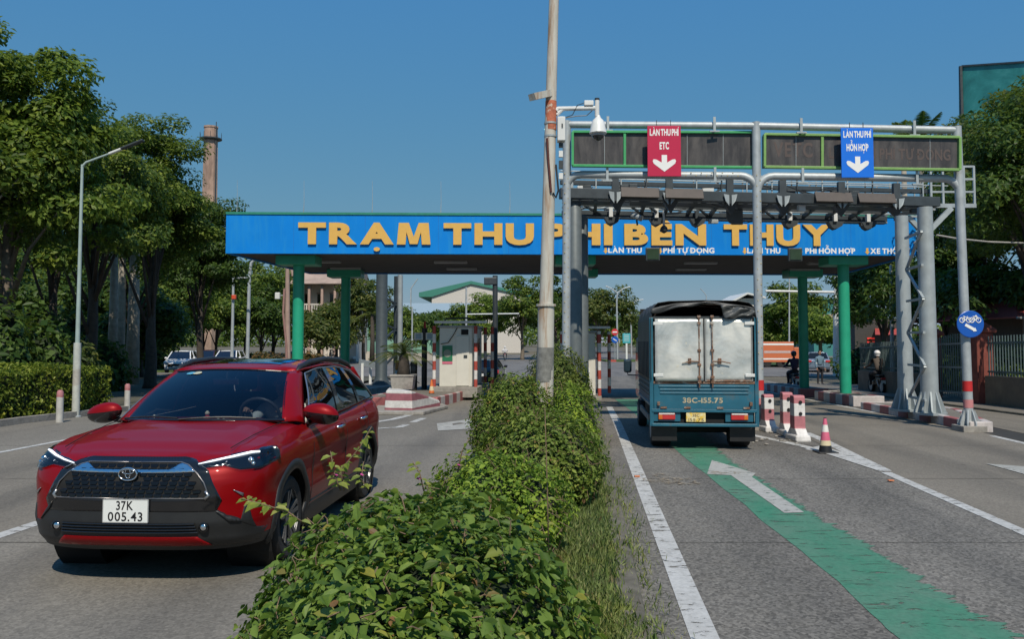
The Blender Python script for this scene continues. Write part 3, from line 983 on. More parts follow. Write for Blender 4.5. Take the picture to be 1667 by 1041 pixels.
# round blue sign for two-wheelers on the right post
sg = P(1580, 528, gC.y - 0.16)
rd = thing('round_sign', 'round blue sign with two white bicycles and an arrow on the right gantry post', 'sign', sg, world=True)
sr = 0.262
MB().lathe([(sr - 0.01, 0), (sr, 0.006), (sr, 0.014), (sr - 0.01, 0.02)], (sg.x, sg.y, sg.z), 36, 'y').build('disc', pm('sign_round_blue', (0.008, 0.09, 0.42), 0.35, 0, 0.05), rd)
bk = MB()
for cx_ in (-0.105, 0.085):
    def q(u, v): return Vector((sg.x + cx_ + u, sg.y - 0.004, sg.z + 0.075 + v))
    for w in (-0.062, 0.068):
        pts = [q(w + 0.046 * math.cos(k * math.pi / 8), 0.046 * math.sin(k * math.pi / 8)) for k in range(17)]
        bk.path(pts, 0.009, 5, False)
    for (u0, v0, u1, v1) in ((-0.062, 0, -0.02, 0.062), (-0.02, 0.062, 0.045, 0.055), (0.045, 0.055, 0.068, 0), (-0.02, 0.062, 0.0, -0.01), (0.0, -0.01, 0.045, 0.055), (-0.062, 0, 0, -0.01), (0.04, 0.08, 0.05, 0.05), (-0.04, 0.075, 0.0, 0.075)):
        bk.bar(q(u0, v0), q(u1, v1), 0.011, 0.006, up=(0, 1, 0))
bk.bar(Vector((sg.x + 0.085, sg.y - 0.004, sg.z + 0.13)), Vector((sg.x + 0.12, sg.y - 0.004, sg.z + 0.165)), 0.035, 0.006, up=(0, 1, 0))
bk.build('bicycle_symbols', white_l, rd)
ar = MB()
d = Vector((0.87, 0, -0.5))
n = Vector((0.5, 0, 0.87))
c = Vector((sg.x, sg.y - 0.004, sg.z - 0.07))
ar.prism([c + d * u + n * v for u, v in ((-0.12, -0.028), (0.07, -0.028), (0.07, -0.045), (0.13, 0), (0.07, 0.045), (0.07, 0.028), (-0.12, 0.028))], (0, -0.004, 0))
ar.build('arrow', white_l, rd)
MB().cbox(sg + Vector((0, 0.04, 0)), 0.12, 0.06, 0.3).build('bracket', galv2, rd)

# ------------------------------------------------------------------ electronic toll gantry behind
eg = thing('camera_gantry', 'dark steel toll camera gantry with railings and flared grey legs', 'gantry', G(1512, 674), world=True)
def Q(px, d, py):
    Y = 19.7 + (px - 930) / 590 * 1.2
    x = X2(px, Y) + d * TAN
    Yd = Y + d
    return Vector((x, Yd, CAMH + (HZ - py) / FPX * Yd))
def Qz(px, d, z):
    v = Q(px, d, 300)
    v.z = z + (0.16 if z > 4 else 0)
    return v
dk = pm('gantry_dark_steel', (0.05, 0.062, 0.07), 0.5, 0.2, 0.2, 4)
def beam(a, b, d, z, w, h, name, m): MB().bar(Qz(a, d, z), Qz(b, d, z), w, h).build(name, m, eg, bev=0.01)
beam(912, 1532, 0, 5.07, 0.25, 0.24, 'front_beam', dk)
beam(912, 1532, 0.45, 5.42, 0.1, 0.11, 'upper_beam', dk)
beam(912, 1560, 0.35, 5.68, 0.03, 0.03, 'handrail', galv2)
beam(912, 1560, 0.35, 5.56, 0.03, 0.03, 'handrail', galv2)
beam(912, 1532, 0.9, 5.62, 0.03, 0.04, 'handrail', galv2)
beam(912, 1532, 1.2, 5.35, 0.04, 0.05, 'handrail', galv2)
MB().tube(Qz(920, 1.5, 5.12), Qz(1480, 1.5, 5.08), 0.1, 0.1, 14).build('round_chord', galv, eg, smooth=40)
beam(912, 1500, 2.1, 5.2, 0.05, 0.05, 'cable_tray', galv2)
beam(912, 1500, 2.0, 5.06, 0.1, 0.05, 'cable_tray', galv2)
beam(912, 1500, 2.3, 4.93, 0.22, 0.2, 'rear_beam', dk)
beam(912, 1500, 2.15, 4.85, 0.05, 0.03, 'cable_tray', galv2)
wk = MB().prism([Qz(915, 0.5, 5.0), Qz(1530, 0.5, 5.0), Qz(1530, 1.15, 5.0), Qz(915, 1.15, 5.0)], (0, 0, 0.04))
wk.build('walkway', dk, eg)
px = 930
i = 0
while px < 1530:
    for d in (0.35, 0.9):
        MB().bar(Qz(px, d, 5.04), Qz(px, d, 5.7), 0.03).build('railing_post', galv2 if i % 3 else dk, eg)
    MB().bar(Qz(px, 0, 5.1), Qz(px, 2.3, 4.98), 0.08, 0.1).build('cross_beam', dk, eg)
    px += 42
    i += 1
for k, (a, b) in enumerate(((945, 985), (1030, 1062), (1062, 1096), (1150, 1180), (1262, 1300), (1300, 1340), (1420, 1455))):
    MB().bar(Qz(a, 1.5, 5.1), Qz(b, 2.25, 4.9), 0.05).build('brace', dk, eg)
    MB().bar(Qz(a, 0.4, 5.1), Qz(b, 0.9, 5.6), 0.025).build('brace', galv2, eg)
brown = pm('antenna_panel_brown', (0.085, 0.068, 0.055), 0.5)
for a, b in ((1012, 1074), (1084, 1146), (1328, 1388), (1398, 1458)):
    p = MB().prism([Qz(a, -0.32, 4.98), Qz(b, -0.32, 4.98), Qz(b, -0.15, 5.24), Qz(a, -0.15, 5.24)], (0, 0.05, -0.02))
    p.build('antenna_panel', brown, eg, bev=0.01)
for px in (1003, 1091, 1190, 1276, 1372, 1462):
    q0 = Qz(px, -0.1, 5.5)
    MB().bar(q0, Qz(px, -0.1, 4.9), 0.16, 0.12, up=(0, 1, 0)).build('bracket', dk, eg)
    for s_ in (-1, 1): MB().prism([Qz(px + s_ * 2, -0.2, 5.1), Qz(px + s_ * 11, -0.22, 5.12), Qz(px + s_ * 8, -0.22, 4.95), Qz(px + s_ * 2, -0.2, 4.84)], (0, 0.03, 0)).build('fin', galv2, eg)
    b = MB()
    c = Qz(px + 4, 0.1, 4.66)
    b.add([Qz(px - 8, 0.0, 4.95), Qz(px + 16, 0.0, 4.95), Qz(px + 16, 0.4, 4.95), Qz(px - 8, 0.4, 4.95), c], [(0, 1, 4), (1, 2, 4), (2, 3, 4), (3, 0, 4), (3, 2, 1, 0)])
    b.build('drop_bracket', dk, eg)
for px in (1000, 1082, 1155, 1322, 1403, 1462):
    q0 = Qz(px, 2.0, 4.98)
    cu_ = MB().cbox(q0, 0.1, 0.14, 0.3).build('camera_unit', whitepaint if px != 1155 else dk, eg, bev=0.008)
    w = MB()
    w.prism([q0 + Vector((x, 0, z)) for x, z in ((-0.17, -0.14), (0.25, -0.14), (0.2, -0.26), (0.02, -0.36), (-0.08, -0.3))], (0, 0.25, 0))
    w.build('lens_hood', dk, cu_)
c = Q(1212, 1.0, 352)
MB().prism([c + Vector((x, 0, z)) for x, z in ((-0.22, 0.2), (0.2, 0.2), (0.2, -0.2), (-0.08, -0.2), (-0.18, -0.12), (-0.22, 0.0))], (0, 0.06, 0)).build('sensor_plate', pm('sensor_grey', (0.09, 0.11, 0.12), 0.5), eg, bev=0.02)
# legs
for b0, rr in ((G(1475, 668, 0.2), 0.17), (G(1514, 674, 0.2), 0.18)):
    lg = MB().lathe([(rr * 1.02, 0), (rr, 0.5), (rr * 0.86, 4.66 - b0.z)], (b0.x, b0.y, b0.z), 22).build('leg', galv2, eg, smooth=40)
    gu = MB()
    for k in range(10):
        a = k * math.pi / 5
        u = Vector((math.cos(a), math.sin(a), 0))
        n = Vector((-u.y, u.x, 0)) * 0.015
        q = [b0 + u * 0.15, b0 + u * 0.32, b0 + u * 0.32 + Vector((0, 0, 0.05)), b0 + u * 0.17 + Vector((0, 0, 0.5))]
        gu.prism([p - n for p in q], n * 2)
    gu.build('gusset', galv2, lg)
    MB().lathe([(0.34, -0.02), (0.34, 0.03)], (b0.x, b0.y, b0.z), 20).build('base_plate', galv2, lg)
b0, b1 = G(1475, 668, 0.22), G(1514, 674, 0.22)
for i in range(6):
    z = 0.5 + i * 0.72
    p0, p1 = Vector((b0.x + 0.08, b0.y, z)), Vector((b1.x - 0.08, b1.y, z))
    MB().bar(p0, p1, 0.05).build('lattice_bar', galv2, eg)
    pa, pb = (p0, p1 + Vector((0, 0, 0.72))) if i % 2 == 0 else (p1, p0 + Vector((0, 0, 0.72)))
    if i < 5: MB().bar(pa, pb, 0.05, 0.05).build('lattice_bar', galv2, eg)
for px, d in ((936, 0.15), (947, 1.9)):
    p0 = Qz(px, d, 0.1)
    MB().lathe([(0.17, 0.1), (0.17, 4.9), (0.12, 5.0)], (p0.x, p0.y, 0), 18).build('leg', pm('leg_grey_dark', (0.13, 0.15, 0.155), 0.5, 0.2), eg, smooth=40)
MB().bar(Q(1500, 0.2, 398), Q(1560, 0.2, 338), 0.12, 0.1, up=(0, 1, 0)).build('brace', galv2, eg)
MB().bar(Q(1488, 0.2, 352), Q(1506, 0.2, 372), 0.1, 0.1, up=(0, 1, 0)).build('brace', galv2, eg)
# end cage and ladder
cage = [(1528, 269), (1602, 269), (1528, 290), (1602, 290), (1528, 311), (1602, 311), (1490, 334), (1603, 334)]
for a, b in zip(cage[::2], cage[1::2]): MB().bar(Q(a[0], 0.3, a[1]), Q(b[0], 0.3, b[1]), 0.05 if a[1] < 330 else 0.1).build('cage_rail', galv2, eg)
for px in (1530, 1550, 1575, 1585, 1602): MB().bar(Q(px, 0.3, 268), Q(px, 0.3, 337), 0.05).build('cage_post', galv2, eg)
for px in (1525, 1534): MB().bar(Q(px, 1.0, 380), Q(px, 1.0, 432), 0.04).build('ladder_rail', galv2, eg)
for k in range(5): MB().bar(Q(1525, 1.0, 384 + 11 * k), Q(1534, 1.0, 384 + 11 * k), 0.025).build('ladder_rung', galv2, eg)
for k in range(4): MB().bar(Q(1490, 0.6 + 0.3 * k, 338 + 4 * k), Q(1545, 0.6 + 0.3 * k, 340 + 4 * k), 0.05).build('step', galv2, eg)
# hanging dome camera under the gantry
c = Q(1095, 1.9, 373)
hc = thing('dome_camera', 'small dome camera hanging on a rod beneath the middle of the dark gantry', 'camera', c, world=True)
MB().tube(c + Vector((0, 0, 0.05)), c + Vector((0, 0, 0.5)), 0.03, 0.03, 8).build('rod', whitepaint, hc)
MB().lathe([(0.04, 0.1), (0.09, 0.05), (0.1, -0.02), (0.07, -0.07), (0.02, -0.1)], c, 14).build('dome', darksteel, hc, smooth=True)
c = Q(1046, 2.0, 352)
cc = thing('bullet_camera', 'small grey bullet camera aimed down from the rear gantry beam', 'camera', c, world=True)
MB().tube(c + Vector((-0.1, 0.1, 0.06)), c + Vector((0.12, -0.1, -0.06)), 0.07, 0.08, 12).build('housing', galv2, cc)
MB().bar(c, c + Vector((0.05, 0.15, -0.2)), 0.04).build('mount', darksteel, cc)

# boxes, conduits and slack cables on the camera gantry
random.seed(21)
for k in range(26):
    px = random.uniform(925, 1500)
    d, z = random.choice([(0.0, 5.26), (0.45, 5.3), (1.2, 5.2), (2.3, 5.1), (2.1, 4.78), (0.1, 4.86)])
    c = Qz(px, d, z)
    MB().cbox(c, random.uniform(0.1, 0.3), 0.14, random.uniform(0.06, 0.16)).build('equipment_box', random.choice([dk, galv2, whitepaint, dk]), eg, bev=0.008)
for k in range(12):
    a = random.uniform(925, 1380)
    b = a + random.uniform(50, 130)
    d = random.choice([0.3, 1.0, 1.9, 2.2])
    z = random.choice([5.45, 5.2, 4.95, 4.82])
    pts = [Qz(a + (b - a) * t, d, z - 0.16 * math.sin(math.pi * t) * random.uniform(0.6, 1.2)) for t in (0, 0.25, 0.5, 0.75, 1)]
    MB().path(pts, 0.012, 5).build('cable', black_pl if k % 3 else galv2, eg)
for a, b, d0, z0, d1, z1 in ((930, 1000, 2.3, 5.0, 2.3, 5.3), (1110, 1160, 2.3, 4.95, 2.3, 5.28), (1290, 1350, 2.3, 4.95, 2.3, 5.28), (1400, 1450, 2.3, 5.25, 2.3, 4.95), (1000, 1060, 0.4, 5.42, 0.4, 5.08), (1190, 1150, 0.4, 5.42, 0.4, 5.08), (1300, 1360, 0.4, 5.42, 0.4, 5.08), (1500, 1440, 0.4, 5.42, 0.4, 5.08)):
    MB().bar(Qz(a, d0, z0), Qz(b, d1, z1), 0.045).build('brace', dk, eg)
for k in range(9):
    px = 940 + 68 * k
    MB().bar(Qz(px, 2.3, 4.9), Qz(px, 2.3, 5.45), 0.05).build('railing_post', dk, eg)
beam(912, 1500, 2.3, 5.45, 0.03, 0.03, 'handrail', galv2)
# ------------------------------------------------------------------ rusty lamp pole on the median
def rustypaint():
    m, N, L, B = nodes('rusty_cream_paint')
    tc = N.new('ShaderNodeTexCoord').outputs['Object']
    col = ramp(N, L, noise(N, L, 2.0, 5, 0.6, tc), [(0.3, (0.44, 0.42, 0.36)), (0.7, (0.56, 0.54, 0.48))])
    st = ramp(N, L, noise(N, L, 5, 8, 0.7, tc, 0.3, (2.2, 2.2, 0.18)), [(0.48, 0.0), (0.66, 0.85)])
    col = mixc(N, L, st, col, (0.30, 0.16, 0.07))
    ch = ramp(N, L, noise(N, L, 9, 8, 0.7, tc, 0.5, (1, 1, 0.6)), [(0.66, 0.0), (0.70, 1.0)])
    col = mixc(N, L, ch, col, (0.16, 0.06, 0.03))
    L.new(col, B.inputs['Base Color'])
    B.inputs['Roughness'].default_value = 0.65
    bump(N, L, B, ch, 0.3, 0.004)
    return m
rusty = rustypaint()
rustband = pm('rusted_red_band', (0.42, 0.13, 0.07), 0.8, 0, 0.3, 9, 0.4, 30, dirt=(0.6, 0.52, 0.42), df=(0.58, 0.66), ds=7)
YP = 12.7
pb = P(886, 740, YP); pb.z = 0.13
pole = thing('rusty_pole', 'tall leaning cream pole streaked with rust rising from the median shrubs', 'pole', pb, world=True)
pj = P(889, 497, YP)
MB().path([pb, pj], [0.128, 0.124], 24).build('lower_sleeve', rusty, pole, smooth=40)
MB().tube(pj - Vector((0, 0, 0.02)), pj + Vector((0, 0, 0.015)), 0.15, 0.15, 24).build('collar', rusty, pole)
pt = P(905, -120, YP)
MB().path([pj, P(891, 420, YP), P(896, 200, YP), pt], [0.104, 0.1, 0.085, 0.07], 24).build('shaft', rusty, pole, smooth=40)
MB().path([P(896.3, 212, YP), P(897, 165, YP)], [0.0885, 0.086], 24, False).build('rust_band', rustband, pole, smooth=True)
MB().path([P(886.5, 622, YP), P(888, 566, YP)], [0.131, 0.1295], 24, False).build('cement_patch', pm('cement_smear', (0.2, 0.2, 0.185), 0.9, 0, 0.3, 12, 0.3), pole, smooth=True)
for py in (201, 222): MB().tube(P(896, py + 1.5, YP), P(896, py - 1.5, YP), 0.096, 0.096, 20).build('strap', galv2, pole)
MB().bar(P(893, 152, YP - 0.05), P(866, 158, YP - 0.3), 0.13, 0.1).build('bracket_stub', rusty, pole)
MB().path([P(890.5, 225, YP - 0.1), P(893, 265, YP - 0.11), P(897, 313, YP - 0.11)], 0.018, 6).build('cable', pm('rusty_strip', (0.09, 0.025, 0.02), 0.8), pole)
MB().path([P(905, 268, YP - 0.06), P(909, 310, YP - 0.06), P(905, 322, YP - 0.06), P(900, 314, YP - 0.1)], 0.014, 6).build('cable', black_pl, pole)
MB().path([P(905, 180, YP), P(909, 177, YP), P(969, 176, YP)], [0.05, 0.036, 0.034], 10).build('camera_arm', whitepaint, pole)
MB().path([P(906, 187, YP), P(916, 178, YP)], 0.03, 8).build('arm_brace', whitepaint, pole)
MB().tube(P(972, 190, YP), P(972, 163, YP), 0.036, 0.036, 12).build('arm_post', whitepaint, pole)
MB().tube(P(972, 163, YP), P(972, 160, YP), 0.04, 0.038, 12).build('arm_cap', black_pl, pole)
MB().box(P(950, 0, YP).x, P(965, 0, YP).x, YP - 0.05, YP + 0.05, ZY(172.5, YP), ZY(164.5, YP)).build('arm_box', whitepaint, pole, bev=0.008)
for pts in (((950, 168), (940, 171), (932, 187), (921, 191)), ((964, 180), (955, 188), (938, 189), (921, 192))):
    MB().path([P(a, b, YP - 0.03) for a, b in pts], 0.007, 5).build('cable', black_pl, pole)
jb = thing('junction_box', 'white metal box strapped to the rusty pole below the camera arm', 'box', P(911, 240, YP - 0.02), world=True)
MB().box(P(906.5, 0, YP).x, P(919, 0, YP).x, YP - 0.1, YP + 0.08, ZY(231, YP), ZY(192, YP)).build('case', whitepaint, jb, bev=0.01)
MB().box(P(913, 0, YP).x, P(915, 0, YP).x, YP - 0.115, YP - 0.1, ZY(210, YP), ZY(204, YP)).build('latch', darksteel, jb)
for i, (py0, py1) in enumerate(((233, 240), (246, 256), (262, 275), (282, 292))):
    MB().box(P(909, 0, YP).x, P(915.5, 0, YP).x, YP - 0.03, YP + 0.03, ZY(py1, YP), ZY(py0, YP)).build('cable_clip', darksteel if i % 2 == 0 else whitepaint, jb)
dc = P(973.5, 205, YP)
dm = thing('dome_camera', 'large white dome security camera hanging from the arm of the rusty pole', 'camera', dc, world=True)
k = YP / FPX
MB().lathe([(0.03, 18 * k), (0.038, 15 * k), (5 * k, 13 * k), (9 * k, 9 * k), (12 * k, 0), (13.5 * k, -9 * k), (14.5 * k, -12 * k), (13 * k, -13.5 * k)], dc, 24).build('hood', pm('camera_white', (0.7, 0.71, 0.69), 0.35, 0, 0.05), dm, smooth=50)
MB().lathe([(10 * k, -13 * k), (10 * k, -17 * k), (8 * k, -21 * k), (4 * k, -24 * k), (0.5 * k, -25 * k)], dc, 20).build('dome', pm('smoked_dome', (0.02, 0.025, 0.03), 0.08, 0, 0.1, coat=0.5), dm, smooth=True)
MB().lathe([(11 * k, -12 * k), (11.2 * k, -16 * k), (10.2 * k, -17 * k)], dc, 20).build('dome_ring', pm('camera_grey', (0.35, 0.35, 0.35), 0.4), dm, smooth=40)

# ------------------------------------------------------------------ street lamps
def lamp(name, label, b, H, arm, r0=0.09, m=None, group=None, bands=False, head=True):
    """tapered post with a raised straight arm and a flat lamp head"""
    t = thing(name, label, 'street lamp', b, world=True, group=group)
    tp = b + Vector((arm[0] * 0.0, 0, H))
    MB().path([b, lerp(b, tp, 0.5), tp], [r0, r0 * 0.72, r0 * 0.5], 14).build('post', m or galv, t, smooth=40)
    e = tp + Vector(arm)
    s = lerp(tp, e, 0.0)
    MB().path([tp - Vector((0, 0, 0.05)), lerp(tp, e, 0.12) + Vector((0, 0, 0.02)), e], [r0 * 0.5, r0 * 0.42, r0 * 0.35], 10).build('arm', m or galv, t, smooth=40)
    if head:
        d = Vector(arm).normalized()
        MB().bar(e - d * 0.1, e + d * 0.22, 0.1, 0.05).build('lamp_neck', whitepaint, t, bev=0.015)
        MB().bar(e + d * 0.22, e + d * 0.78, 0.16, 0.045).build('lamp_head', darksteel, t, bev=0.015)
    MB().lathe([(r0 * 2, 0), (r0 * 2, 0.03), (r0 * 1.15, 0.05)], b, 12).build('base_plate', galv, t)
    return t
tealp = pm('pale_teal_paint', (0.32, 0.40, 0.38), 0.5, 0, 0.15, 3, dirt=(0.32, 0.14, 0.1), df=(0.64, 0.75), ds=6)
b = G(123, 680)
H = ZY(268, b.y) - b.z
lp = lamp('street_lamp', 'slim pale teal street lamp standing by the left hedge', b, H, (X2(180, b.y) - X2(130, b.y), 0, ZY(250, b.y) - ZY(270, b.y)), 0.062, tealp)
MB().path([b + Vector((0, 0, 0.02)), b + Vector((0, 0, 1.75))], [0.085, 0.083], 14).build('lower_sleeve', stripes('lamp_sleeve_paint', (0.5, 0.52, 0.48), (0.44, 0.42, 0.38), 1.4, 0.3, 2, 0.3, 0.6, 0.75), lp, smooth=40)
# ------------------------------------------------------------------ red car
redm, N, L, B = nodes('car_paint_red')
B.inputs['Base Color'].default_value = (0.22, 0.002, 0.004, 1)
B.inputs['Metallic'].default_value = 0.15
B.inputs['Roughness'].default_value = 0.42
B.inputs['Specular IOR Level'].default_value = 0.12
B.inputs['Coat Weight'].default_value = 0.5
B.inputs['Coat IOR'].default_value = 1.33
B.inputs['Coat Roughness'].default_value = 0.03
chrome = pm('chrome', (0.75, 0.76, 0.78), 0.12, 1.0, 0.03)
satin = pm('satin_chrome', (0.5, 0.48, 0.47), 0.3, 0.9, 0.05)
gloss_b = pm('gloss_black', (0.008, 0.008, 0.009), 0.12, 0, 0.1, coat=0.6)
matt_b = pm('matt_black_trim', (0.017, 0.018, 0.019), 0.5, 0, 0.15)
inner_b = pm('deep_black', (0.006, 0.006, 0.006), 0.8)
rubber = pm('tyre_rubber', (0.02, 0.02, 0.02), 0.75, 0, 0.2, 12, 0.2, 60)
alloy = pm('alloy_dark', (0.16, 0.165, 0.17), 0.35, 0.6, 0.05)
win_t = glassmat('windscreen_glass', (0.46, 0.52, 0.57))
win_s = glassmat('side_window_glass', (0.10, 0.12, 0.13))
lens_g = glassmat('lamp_lens', (0.75, 0.78, 0.8))
drl = pm('running_light', (0.9, 0.9, 0.9), 0.3, em=((0.9, 0.95, 1.0), 1.2))
C0 = Vector((-0.4526 * 6.0, 6.0, 0))
TH = math.radians(3.5)
car = thing('red_car', 'red compact crossover car with a black lower bumper driving towards the camera', 'car', C0, -TH)
CA, CNN, CF, CR, CL = 0.905, 3.0, 0.62, 0.5, 4.46
def interp(x, tab):
    for (a, b), (c, d) in zip(tab, tab[1:]):
        if x <= c:
            t = max(0, min(1, (x - a) / (c - a)))
            t = t * t * (3 - 2 * t) * 0.5 + t * 0.5
            return b + (d - b) * t
    return tab[-1][1]
def czt(y): return interp(y, [(0, 0.905), (0.12, 0.925), (0.35, 0.965), (0.7, 1.0), (1.15, 1.03), (2.5, 1.05), (3.9, 1.09), (4.46, 1.05)])
ZBt = 0.26
def cwx(t): return interp(t, [(0, 0.93), (0.12, 0.972), (0.3, 0.99), (0.5, 0.982), (0.7, 1.0), (0.82, 0.992), (0.92, 0.955), (1.0, 0.895)])
def cfy(t): return interp(t, [(0, 0.10), (0.14, 0.035), (0.32, 0.0), (0.55, 0.005), (0.72, 0.02), (0.85, 0.05), (0.95, 0.10), (1.0, 0.16)])
def front(y): return max(0.0, 1 - y / 0.75)
def rear(y): return max(0.0, 1 - (CL - y) / 0.6)
def cplan():
    o = []
    for k in range(25):
        a = k / 24 * math.pi / 2
        o.append((CA * math.sin(a) ** (2 / CNN), CF * (1 - math.cos(a) ** (2 / CNN))))
    y = CF + 0.04
    while y < CL - CR:
        o.append((CA, y))
        y += 0.04
    for k in range(15):
        a = (1 - k / 14) * math.pi / 2
        o.append((CA * math.sin(a) ** (2 / CNN), CL - CR * (1 - math.cos(a) ** (2 / CNN))))
    return o
def cpos(xs, ys, t): return (xs * cwx(t), ys + cfy(t) * front(ys) - 0.12 * t * rear(ys), ZBt + (czt(ys) - ZBt) * t)
def FS(x, z):
    """distance of the car's front skin behind its foremost point"""
    ys = 0.1
    x = abs(x)
    for _ in range(6):
        t = max(0, min(1, (z - ZBt) / (czt(ys) - ZBt)))
        xs = min(x / cwx(t), CA * 0.999)
        ys = CF * (1 - (1 - (xs / CA) ** CNN) ** (1 / CNN))
    return ys + cfy(t) * front(ys)
def SX(y, z):
    t = max(0, min(1, (z - ZBt) / (czt(y) - ZBt)))
    yy = y
    xs = CA
    if y < CF: xs = CA * (1 - ((CF - max(0, y)) / CF) ** CNN) ** (1 / CNN)
    if y > CL - CR: xs = CA * (1 - ((y - CL + CR) / CR) ** CNN) ** (1 / CNN)
    return xs * cwx(t)
def carpx(px, py):
    y, x = 0.1, 0.0
    for _ in range(12):
        Y = C0.y - x * math.sin(TH) + y * math.cos(TH)
        w = P(px, py, Y)
        dx, dy = w.x - C0.x, w.y - C0.y
        x = dx * math.cos(TH) - dy * math.sin(TH)
        y = FS(max(-0.88, min(0.88, x)), w.z)
    return x, w.z
WY, WZ, WR = (0.93, 3.57), 0.335, 0.335
pl = cplan()
ring = pl + [(-x, y) for x, y in reversed(pl[1:-1])]
NT = 26
bm_ = MB()
bm_.v = [cpos(x, y, k / NT) for k in range(NT + 1) for x, y in ring]
n = len(ring)
sk_ = []
for k in range(NT):
    for i in range(n):
        j = (i + 1) % n
        q = (k * n + i, k * n + j, (k + 1) * n + j, (k + 1) * n + i)
        c = [sum(bm_.v[a][d] for a in q) / 4 for d in range(3)]
        if abs(c[0]) > 0.6 and any(math.hypot(c[1] - wy, c[2] - WZ) < 0.41 for wy in WY): continue
        (sk_ if k < 3 else bm_.f).append(q)
skirt = MB()
skirt.v = list(bm_.v)
skirt.f = sk_
skirt.build('lower_skirt', matt_b, car, smooth=True)
body = bm_.build('body', redm, car, smooth=True)
# bonnet
hb = MB()
rows = [cpos(x, y, 1.0) for x, y in pl if y < 1.34]
NU = 28
for (x, y, z) in rows:
    for i in range(NU + 1):
        u = -1 + 2 * i / NU
        au = abs(u)
        g_ = min(1, max(0, (y - 0.12) / 0.8))
        cr = 0.012 * (1 - u * u) + g_ * (0.055 * (1 - au ** 4) - 0.02 * math.exp(-((au - 0.80) / 0.10) ** 2) + 0.006 * math.exp(-((au - 0.6) / 0.08) ** 2))
        hb.v.append((x * u, y, z + cr))
for r in range(len(rows) - 1):
    for i in range(NU): hb.f.append((r * (NU + 1) + i, r * (NU + 1) + i + 1, (r + 1) * (NU + 1) + i + 1, (r + 1) * (NU + 1) + i))
hood = hb.build('bonnet', redm, car, smooth=True)
def hoodz(x, y):
    xt = SX(y - 0.02, czt(y)) 
    u = x / max(0.05, xt)
    return czt(y) + 0.05 * (1 - abs(u) ** 4)
for s_ in (-1, 1):
    pts = [(s_ * (0.63 + 0.10 * k / 8), 0.28 + 0.98 * k / 8) for k in range(9)]
    MB().path([(x, y, czt(y) + 0.034 * min(1, max(0, (y - 0.12) / 0.8)) + 0.004) for x, y in pts], 0.0035, 5).build('shut_line', inner_b, hood)

def patch(poly, off, m, name, parent, cuts=3, thick=0.012, mirror=False, smooth=True):
    """outline given in (x, z), laid on the front skin and raised by off"""
    out = []
    for sg_ in ((1, -1) if mirror else (1,)):
        bm = bmesh.new()
        vs = [bm.verts.new((sg_ * x, 0, z)) for x, z in poly]
        f = bm.faces.new(vs)
        bmesh.ops.triangulate(bm, faces=[f])
        for _ in range(cuts + 4):
            le = [e for e in bm.edges if e.calc_length() > 0.028]
            if not le: break
            bmesh.ops.subdivide_edges(bm, edges=le, cuts=1, use_grid_fill=False)
            bmesh.ops.triangulate(bm, faces=bm.faces)
        for v in bm.verts: v.co.y = FS(v.co.x, v.co.z) - off
        bmesh.ops.recalc_face_normals(bm, faces=bm.faces)
        if sum(fc.normal.y for fc in bm.faces) > 0: bmesh.ops.reverse_faces(bm, faces=bm.faces)
        me = bpy.data.meshes.new(name)
        bm.to_mesh(me)
        bm.free()
        o = link(name, me, m, parent)
        if smooth: me.shade_smooth()
        if thick:
            md = o.modifiers.new('thickness', 'SOLIDIFY')
            md.thickness = thick
            md.offset = -1
        out.append(o)
    return out if mirror else out[0]
def half(pxs):
    """right-half outline in photo pixels -> (x, z)"""
    return [carpx(a, b) for a, b in pxs]
def full(pxs, xmin=0.0):
    h = [(max(xmin, x), z) for x, z in half(pxs)]
    h = [(x if x > 0.02 else 0.0, z) for x, z in h]
    return h + [(-x, z) for x, z in reversed(h) if x > 0.02]
CXP = 212
sur = full([(CXP, 743.5), (304, 743.5), (321, 748), (340, 766), (362, 815), (352, 833), (CXP, 833)])
patch(sur, 0.006, gloss_b, 'grille_surround', car, 4)
gin = full([(CXP, 752), (297, 752), (309, 757), (322, 772), (341, 806), (334, 812), (CXP, 812)])
grille = patch(gin, 0.009, inner_b, 'grille', car, 4, 0)
gm = MB()
zt_, zb_ = carpx(212, 754)[1], carpx(212, 811)[1]
rowsn = 8
def gw(z):
    """half width of the grille opening at height z"""
    pts = sorted([(q[1], q[0]) for q in half([(297, 752), (309, 757), (322, 772), (341, 806), (338, 812)])])
    for (z0, x0), (z1, x1) in zip(pts, pts[1:]):
        if z0 <= z <= z1: return x0 + (x1 - x0) * (z - z0) / max(1e-6, z1 - z0)
    return pts[-1][1] if z > pts[-1][0] else pts[0][1]
dz = (zt_ - zb_) / rowsn
for r in range(rowsn):
    zc = zt_ - (r + 0.5) * dz
    w = gw(zc) - 0.03
    nx = int(w * 2 / 0.062)
    for i in range(nx):
        xc = -w + (i + 0.5 + (0.5 if r % 2 else 0.0)) * 2 * w / nx
        if abs(xc) > w - 0.02 or (abs(xc) < 0.075 and r in (1, 2, 3)): continue
        hw = w / nx * 0.92
        q = [(xc - hw, zc + dz * 0.1), (xc + hw, zc + dz * 0.1), (xc + hw * 0.7, zc - dz * 0.42), (xc - hw * 0.7, zc - dz * 0.42)]
        f3 = [(x, FS(x, z) - 0.016, z) for x, z in q]
        b3 = [(x, FS(x, z) - 0.009, z) for x, z in q]
        tp_ = [(xc - hw, FS(xc, zc) - 0.010, zc + dz * 0.4), (xc + hw, FS(xc, zc) - 0.010, zc + dz * 0.4)]
        m0 = len(gm.v)
        gm.v += f3 + b3 + tp_
        gm.f += [(m0, m0 + 1, m0 + 2, m0 + 3), (m0 + 3, m0 + 2, m0 + 6, m0 + 7), (m0 + 8, m0 + 9, m0 + 1, m0), (m0 + 1, m0 + 5, m0 + 6, m0 + 2), (m0, m0 + 3, m0 + 7, m0 + 4)]
